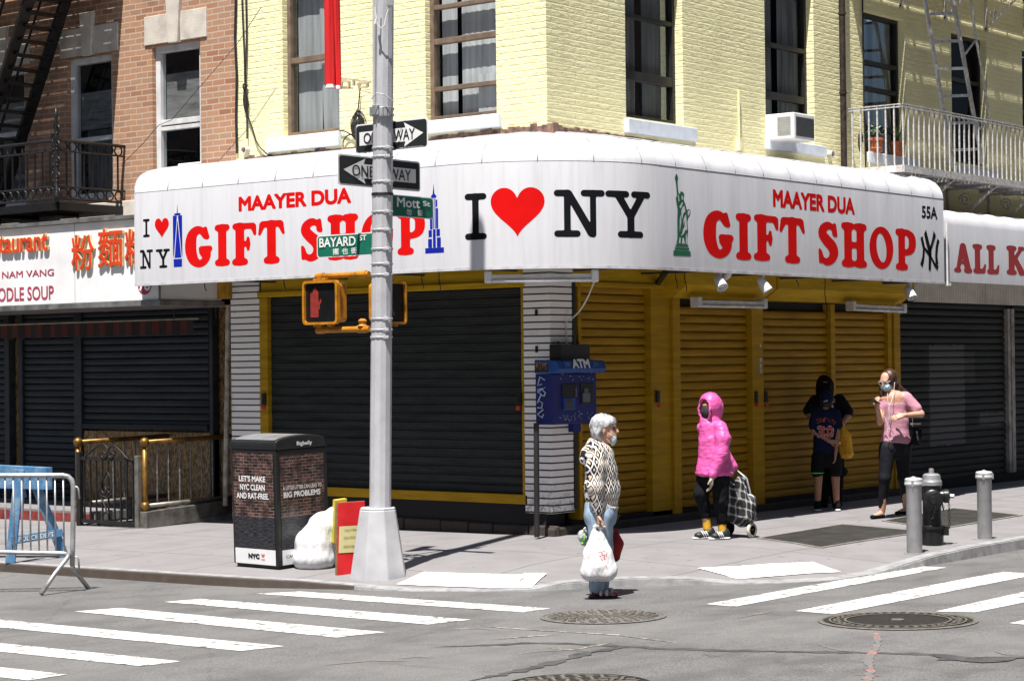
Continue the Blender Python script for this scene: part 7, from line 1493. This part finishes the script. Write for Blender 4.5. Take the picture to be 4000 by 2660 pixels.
# her shopping cart
def m_plaid():
    n = NT('black_white_plaid'); q_ = n.sep(n.obj()); a = n.math('ADD', q_[0], n.math('MULTIPLY', q_[1], .9)); f = []
    for v, k in ((a, 17.), (n.math('ADD', q_[2], n.math('MULTIPLY', a, .35)), 11.)): p = n.math('PINGPONG', n.math('ADD', n.math('MULTIPLY', v, k), 30.), .5); f.append(n.ramp(p, [(.0, 1.), (.08, .9), (.12, .1), (.2, .35), (.24, 0.), (.5, 0.)]))
    c = n.mix(.5, f[0], f[1]); c = n.mix(n.math('MULTIPLY', f[0], f[1]), c, (1, 1, 1)); c = n.mix(.42, c, (.0, .0, .0)); return n.fin(n.mix(n.ramp(c, [(.1, 0.), (.5, 1.)]), (.014, .014, .015), (.5, .5, .5)), .7, 0, n.bump(n.noise(n.obj(), 30, 3.), .3, .01))
PLAID = m_plaid(); c = onG(*D(1730, 1228)); ct_ = thing('shopping_cart', 'black and white plaid shopping trolley pulled behind the pink coat', 'shopping cart', c1, CROT)
top, bot = Vector(K_(560, 925, .2)), Vector(K_(635, 1265, .2)); ax_ = (bot-top).normalized(); wx = Vector((.8, -.35, .25)).normalized(); wx = (wx-ax_*wx.dot(ax_)).normalized(); wy = ax_.cross(wx)
blob('bag_body', [('c', tuple(top+wx*s*.07+wy*t*.07), tuple(bot+wx*s*.085+wy*t*.07), .05, .055) for s in (-1, 1) for t in (-1, 1)]+[('c', tuple(top+ax_*.1), tuple(bot), .1, .115), ('-e', tuple(top-ax_*.03), (.1, .1, .07)), ('e', K_(718, 1150, .14), (.06, .08, .11))], PLAID, ct_, .009, .03, wrinkle(.006, 30, 8))
b = MB(); b.tube([tuple(Vector(K_(555, 800, .24))), tuple(top+wx*.14), tuple(bot+wx*.15), K_(730, 1330, .2)], .011, 8); b.tube([K_(640, 1220, .12), K_(672, 1310, .12)], .008, 6); b.tube([K_(700, 1300, .15), K_(735, 1305, .15), K_(775, 1285, .15), K_(758, 1255, .15)], .01, 6); b.build('frame', GALV, ct_, smooth=True, local=True)
for wc_, m1 in ((K_(726, 1365, .12), M('cream_tyre', (.5, .46, .38), .7)), (K_(512, 1335, .45), BLK)):
    wc_ = Vector(wc_); wc_.z = .083+zs(*(Vector(c1)+Matrix.Rotation(CROT, 3, 'Z') @ wc_)[:2])-c1.z; an = Vector((.75, -.66, 0)); b = MB(); b.lathe([(.052, -.014), (.075, -.016), (.083, -.006), (.083, .006), (.075, .016), (.052, .014)], wc_, an, 28, cap=False); o_ = b.build('wheel', m1, ct_, smooth=True, local=True)
    b = MB(); b.lathe([(.055, -.006), (.02, -.012), (.012, -.03), (.012, .03), (.02, .012), (.055, .006)], wc_, an, 20); b.build('hub', BLK, o_, smooth='auto', local=True)
# ---------------------------------------------------------------- child in a baseball shirt, seen from behind, and the adult facing it
c3 = onG(*D(1904, 1176)); cf = CamFrame(c3); p3 = person('child in a navy cap and number 30 baseball shirt with its back turned', c3); q = zoomer(cf, 3100, 1420, 2.45)
hp, A, R = head_prims(q(312, 352), (.25, 1, 0), .9, .35)
body = hp+[('c', q(310, 400), q(308, 470), .042, .05), ('c', q(308, 500), q(310, 840), .09, .1, (1.3, .9, 1)), ('c', q(195, 490), q(192, 650, -.02), .036, .034), ('c', q(192, 650, -.02), q(345, 742, -.13), .034, .024), ('c', q(418, 495), q(412, 700, -.04), .036, .034), ('c', q(412, 700, -.04), q(400, 860, -.08), .034, .023)]
for x, x2, y in ((245, 228, 0), (390, 412, .0)): body += [('c', q(x, 880, y), q((x+x2)/2, 1100, y), .065, .05), ('c', q((x+x2)/2, 1100, y), q(x2, 1375, y), .052, .034)]
blob('body', body, SKIN2, p3, .01, .012, extra=add_hands([hand(q(350, 744, -.135), (1, -.05, -.15), (0, -1, .1), 1, .8, .3), hand(q(399, 868, -.085), (-.05, 0, -1), (-1, .1, 0), 1, .8, .4)])); eyes(p3, A, .9)
blob('hair', [('e', q(312, 385), (.082, .084, .05)), ('-e', q(320, 390, .1), (.09, .06, .09))], M('dark_hair', (.015, .011, .009), .6), p3, .008, .01)
sp_ = [('c', q(305, 500), q(308, 640), .115, .122, (1.28, .85, 1)), ('c', q(308, 640), q(312, 850), .122, .125, (1.2, .9, 1)), ('c', q(215, 475), q(190, 590), .06, .066), ('c', q(400, 475), q(420, 590), .06, .068), ('c', q(270, 455), q(345, 455), .05, .05), ('-e', q(310, 428), (.05, .055, .05))]
shw = wrinkle(.005, 30, 21); blob('shirt', sp_, NAVY, p3, .01, .03, shw); fs = sdf(sp_, .03, shw)
OR_ = M('orange_print', (.5, .07, .04), .7, 0, .1); WP = M('white_print', (.5, .5, .52), .7)
b = MB(); 
for i, ch in enumerate('CONFORTO'):
    u = (i-3.5)/3.5; cx, cz, an = q(298+u*82, 528+24*u*u+10*u)[0], q(0, 540+22*u*u+8*u)[2], -u*.28
    def f(a_, v_, cx=cx, cz=cz, an=an): x, z = (a_-.5)*.026, (v_-.5)*.055; X_, Z_ = cx+x*math.cos(an)-z*math.sin(an), cz+x*math.sin(an)+z*math.cos(an); return (X_, drape(fs, X_, Z_), Z_)
    text(b, ch, f, .03, 22)
b.build('shirt_name', OR_, p3, local=True)
for bold, m, l in ((.075, WP, .004), (.035, OR_, .008)):
    b = MB()
    for ch, x0 in (('3', 255), ('0', 335)):
        def f(a_, v_, cx=q(x0, 650)[0], cz=q(x0, 650)[2], bo=bold): w = .085+.02*(bo > .05); h_ = .135+.02*(bo > .05); X_, Z_ = cx+(a_-.5)*w, cz+(v_-.5)*h_; return (X_, drape(fs, X_, Z_, lift=l), Z_)
        text(b, ch, f, bold, 26)
    b.build('shirt_number', m, p3, local=True)
blob('shorts', [('c', q(312, 850), q(312, 900), .12, .12, (1.25, .95, 1)), ('c', q(240, 900), q(226, 1030), .09, .082), ('c', q(385, 900), q(400, 1030), .09, .082)], BLK, p3, .01, .03)
b = MB(); [b.lathe([(.085, -.006), (.087, .006)], q(x, 1045), n=20, cap=False) for x in (225,)]; b.build('shorts_piping', M('lime_piping', (.1, .55, .06), .6), p3, smooth=True, local=True)
cpz = q(312, 330); blob('cap', [('e', cpz, (.088, .098, .085)), ('-e', q(312, 432), (.15, .15, .078)), ('c', q(318, 345, .1), q(322, 362, .16), .05, .045, (1, 1, .18))], NAVY, p3, .008, .015)
b = MB(); text(b, 'NE', lambda u, v: (q(278+40*u, 372-10*u, 0)[0], cpz[1]-.096, q(0, 372-10*u-14*v)[2]), .03); b.build('cap_label', WP, p3, local=True)
b = MB(); b.tube([q(368, 400, -.01), q(372, 420, .02), q(360, 438, .05)], .014, 6); b.build('face_mask', WHT, p3, smooth=True, local=True)
for x in (232, 416):
    h_ = Vector(q(x, 1400)); h_.z = .045; blob('shoe', [('c', h_+Vector((0, -.02, .01)), h_+Vector((0, .12, -.008)), .042, .034), ('c', h_+Vector((0, 0, .02)), h_+Vector((0, 0, .07)), .04, .042)], BLK, p3, .008, .02); blob('shoe_sole', [('c', h_+Vector((0, -.035, -.032)), h_+Vector((0, .13, -.034)), .044, .04, (1, 1, .32))], WHT, p3, .007, .01)
c4 = onG(*D(1915, 1166)); cf = CamFrame(c4); p4 = person('adult in black clothes with a bent head facing the child in the shade', c4); q = zoomer(cf, 3100, 1420, 2.45)
hp, A, R = head_prims(q(300, 245, -.08), (-.1, -1, 0), 1.0, .7)
body = hp+[('c', q(305, 280), q(325, 360), .055, .06), ('c', q(325, 400), q(330, 820), .12, .13, (1.3, .9, 1)), ('c', q(160, 380), q(145, 480, -.05), .05, .045), ('c', q(145, 480, -.05), q(230, 540, -.16), .042, .03), ('c', q(480, 380), q(518, 500, -.05), .05, .045), ('c', q(518, 500, -.05), q(478, 560, -.2), .042, .03)]
for x in (270, 410): body += [('c', q(x, 850), q(x+10, 1120), .09, .065), ('c', q(x+10, 1120), q(x+15, 1370), .065, .04)]
blob('body', body, SKIN2, p4, .012, .015, extra=add_hands([hand(q(472, 560, -.21), (-.5, -.4, -.6), (-.5, .3, -.6), 1, .9, .8)])); eyes(p4, A, 1.0)
blob('hair', [('e', q(300, 205, -.03), (.115, .125, .115)), ('e', q(285, 160, -.02), (.07, .08, .07)), ('c', q(250, 260, -.05), q(235, 300, -.08), .055, .03), ('c', q(350, 250, -.05), q(362, 290, -.06), .05, .03), ('e', q(298, 262, -.13), (.095, .1, .11))], M('black_hair', (.008, .006, .006), .75, 0, .3, 12, .6, 50, spec=.1), p4, .01, .02, wrinkle(.004, 60, 5))
blob('top', [('c', q(322, 400), q(328, 600), .13, .14, (1.4, .9, 1)), ('c', q(328, 600), q(330, 860), .14, .15, (1.3, .95, 1)), ('c', q(200, 360), q(150, 450, -.03), .075, .08), ('c', q(440, 350), q(508, 460, -.03), .075, .08), ('-e', q(370, 300, -.12), (.075, .12, .1))], BLK, p4, .011, .04, wrinkle(.006, 28, 15))
blob('trousers', [('c', q(330, 860), q(330, 930), .15, .15, (1.2, .9, 1))]+[w for x in (270, 405) for w in (('c', q(x, 930), q(x+5, 1150), .105, .085), ('c', q(x+5, 1150), q(x+12, 1370), .085, .065))], BLK, p4, .012, .03, wrinkle(.006, 24, 16))
for x in (285, 425): h_ = Vector(q(x, 1400)); h_.z = .04; blob('shoe', [('c', h_, h_+Vector((0, -.14, -.008)), .04, .034)], BLK, p4, .009, .02)
dk = thing('black_bag', 'black bag hanging low between the child and the adult in the shade', 'bag', c4, CROT); blob('bag_body', [('c', q(400, 930, -.16), q(470, 1040, -.16), .06, .06), ('c', q(400, 1000, -.16), q(360, 1150, -.16), .08, .05), ('c', q(480, 1030, -.16), q(512, 1030, -.16), .04, .012)], BLK, dk, .01, .03, wrinkle(.005, 30, 3))
yb_ = thing('carrier_bag', 'yellow plastic carrier bag with red print beside the child', 'carrier bag', c4, CROT); YPL = M('yellow_bag_plastic', (.66, .34, .008), .4, 0, .15, 9, .5, 26, stretch=(1.5, 1, .3))
yp = [('c', q(462, 560, -.24), q(478, 680, -.24), .012, .05, (1, .7, 1)), ('c', q(470, 680, -.24), q(470, 860, -.24), .05, .06, (1, .7, 1)), ('c', q(510, 690, -.24), q(525, 860, -.24), .05, .065, (1, .7, 1)), ('e', q(500, 860, -.24), (.085, .05, .05))]; yw = wrinkle(.005, 34, 8, (1.4, 1, .3)); blob('bag_body', yp, YPL, yb_, .008, .03, yw); fs = sdf(yp, .03, yw)
b = MB()
for s, x, y, w, h_ in (('THANK', 485, 710, .06, .022), ('YOU', 490, 745, .05, .022), ('HAVE A NICE', 480, 785, .075, .014), ('SHOP AGAIN', 500, 855, .08, .014)):
    cc = q(x, y, -.24); text(b, s, lambda u, v: (lambda X_, Z_: (X_, drape(fs, X_, Z_), Z_))(cc[0]+(u-.5)*w, cc[2]+(v-.5)*h_+.12*(u-.5)*w), .03, 20)
b.build('red_print', M('red_print_on_yellow', (.45, .03, .02), .6), yb_, local=True)
# ---------------------------------------------------------------- woman looking at her phone
c5 = onG(*D(2034, 1193)); cf = CamFrame(c5); p5 = person('woman in a pink top and black leggings walking while looking at her phone', c5); q = zoomer(cf, 3360, 1420, 2.45)
fd = Vector((-.72, -.69, 0)); hp, A, R = head_prims(q(262, 168), fd, 1.0, .35)
body = hp+[('c', q(285, 235), q(318, 320), .05, .058), ('c', q(330, 335), q(340, 560), .1, .1, (1.3, .95, 1)), ('c', q(340, 560), q(335, 780), .1, .12, (1.2, 1, 1)), ('c', q(225, 335, .03), q(445, 322, -.03), .06, .06), ('c', q(225, 350, .05), q(192, 560, -.06), .046, .04), ('c', q(192, 560, -.06), q(165, 425, -.2), .038, .025), ('c', q(465, 330, -.04), q(580, 482, -.08), .05, .042), ('c', q(580, 482, -.08), q(420, 496, -.23), .042, .026), ('c', q(265, 800, -.03), q(238, 1090, -.06), .09, .06), ('c', q(238, 1090, -.06), q(212, 1410, 0), .06, .036), ('c', q(405, 800, .06), q(415, 1090, .1), .09, .06), ('c', q(415, 1090, .1), q(445, 1390, .3), .06, .036)]
h1 = hand(q(412, 497, -.235), (-.95, -.1, -.2), (-.1, .7, -.6), -1, 1.0, .35); h2 = hand(q(164, 420, -.205), (-.1, -.15, 1), (.75, .55, .1), 1, .95, .8)
blob('body', body, SKIN, p5, .01, .014, extra=add_hands([h1, h2])); eyes(p5, A, 1.0)
HB_ = M('brown_hair', (.05, .022, .014), .35, 0, .3, 10, .5, 60, stretch=(1, 1, .3)); blob('hair', [('e', q(279, 143, .02), (.105, .107, .116)), ('c', q(300, 190, .06), q(360, 250, .06), .075, .06), ('c', q(350, 240, .07), q(435, 262, .04), .055, .02), ('c', q(208, 170, .02), q(205, 300, -.0), .035, .028), ('-e', tuple(Vector(q(262, 168))+Vector((-.08, -.088, -.048))), (.076, .076, .1)), ('-e', q(337, 160, -.08), (.02, .03, .03))], HB_, p5, .008, .015, wrinkle(.003, 70, 5, (1, 1, .4)))
b = MB(); V, F = snets(sdf([('e', A(.05, 0, -.055), (.06, .064, .05), R), ('-e', A(.0, 0, -.05), (.07, .062, .09), R)], .008), np.array(A(.05, 0, -.05))-.12, np.array(A(.05, 0, -.05))+.12, .006); b.add([tuple(v) for v in V], [tuple(int(i) for i in f) for f in F]); b.build('face_mask', M('mask_sky_blue', (.36, .58, .72), .8, 0, .06, 20), p5, smooth=True, local=True, recalc=False)
b = MB()
for s in (-1, 1): b.tube([A(.096-.004*math.cos(k), s*.034+.03*math.cos(k*math.pi/6), .012+.022*math.sin(k*math.pi/6)) for k in range(12)], .0035, 5, closed=True); b.tube([A(.085, s*.064, .018), A(-.01, s*.083, .02)], .0035, 5)
b.tube([A(.1, -.008, .015), A(.1, .008, .015)], .003, 5); b.build('glasses', WHT, p5, smooth=True, local=True)
TOP = M('dusty_pink_cloth', (.42, .2, .26), .85, 0, .1, 9, .3, 30); ts = [('c', q(330, 400, .01), q(340, 560), .118, .118, (1.25, .95, 1)), ('c', q(340, 560), q(335, 720), .118, .142, (1.18, .95, 1)), ('e', q(335, 735), (.17, .135, .04)), ('c', q(235, 345, .04), q(212, 440, .02), .068, .066), ('c', q(445, 330, -.03), q(528, 432, -.06), .07, .075), ('c', q(280, 330, .03), q(420, 315, .0), .055, .06), ('-e', q(312, 290, -.1), (.07, .12, .09)), ('-e', q(335, 800), (.2, .2, .045))]
blob('top', ts, TOP, p5, .01, .03, wrinkle(.006, 24, 31))
LEG = M('black_leggings', (.010, .011, .015), .7, 0, .2, 12, .15, 60, spec=.15); blob('leggings', [('c', q(335, 740), q(335, 810), .128, .128, (1.15, 1, 1)), ('c', q(262, 810, -.03), q(236, 1090, -.06), .104, .07), ('c', q(236, 1090, -.06), q(212, 1365, 0), .07, .045), ('c', q(408, 810, .05), q(416, 1090, .1), .104, .07), ('c', q(416, 1090, .1), q(444, 1360, .3), .07, .046)], LEG, p5, .01, .03, wrinkle(.002, 40, 3, (1, 1, 2)))
for (ax0, ay0), dy in (((205, 1470), 0.), ((440, 1440), .3)):
    h_ = Vector(q(ax0, ay0, dy)); h_.z = .03 if dy == 0 else .05; t_ = h_+Vector((-.13, -.13, -.004)); blob('flat_shoe', [('c', h_+Vector((.01, .01, 0)), t_, .036, .032, (1, 1, .8)), ('-e', h_+Vector((-.03, -.03, .045)), (.045, .045, .03))], BLK, p5, .006, .01)
    blob('foot', [('c', h_+Vector((0, 0, .09)), h_+Vector((0, 0, .01)), .034, .032), ('c', h_+Vector((0, 0, .03)), t_+Vector((.02, .02, .008)), .032, .024)], SKIN, p5, .007, .012)
b = MB()
for pts in ([(330, 180, -.1), (322, 260, -.12), (300, 360, -.17), (272, 430, -.19), (270, 560, -.17)], [(262, 285, -.16), (264, 360, -.18), (280, 420, -.19), (274, 600, -.175)], [(220, 470, -.17), (240, 530, -.17), (268, 600, -.175), (258, 680, -.18), (285, 730, -.18), (315, 700, -.18), (310, 650, -.18), (280, 620, -.175)], [(220, 470, -.17), (205, 430, -.2), (170, 395, -.24)]): b.tube([q(*p) for p in [tuple(v) for v in cr(pts, 5)]], .0035, 5)
b.build('earphone_wire', WHT, p5, smooth=True, local=True)
ph = thing('phone', 'black phone held up by the woman in the pink top', 'phone', c5, CROT); b = MB(); pc = Vector(q(140, 362, -.25)); b.box(-.037, .037, -.005, .005, -.075, .075, Matrix.Rotation(-.75, 3, 'Z') @ Matrix.Rotation(1.15, 3, 'X'), pc); b.build('phone_body', VISOR, ph, local=True, bevel=.004)
hb = thing('handbag', 'small black handbag hanging at the side of the woman in the pink top', 'handbag', c5, CROT); b = MB(); b.box(-.06, .06, -.05, .05, -.1, .1, Matrix.Rotation(.12, 3, 'Y'), q(535, 700, .0)); b.build('bag_body', BLK, hb, local=True, bevel=.025, seg=3)
b = MB(); b.tube([q(490, 470, -.12), q(500, 520, -.1), q(502, 600, -.06)], .005, 6); b.bar(q(482, 577, -.06), q(580, 576, -.04), .012, .02); b.build('strap', GALV, hb, local=True); b = MB(); text(b, 'OL-CAU', lambda u, v: (lambda p: (p[0]-.012, p[1]-.055, p[2]))(q(548-14*v+14*u, 642+84*u+6*v, 0)), .02); b.build('lettering', WP, hb, local=True)
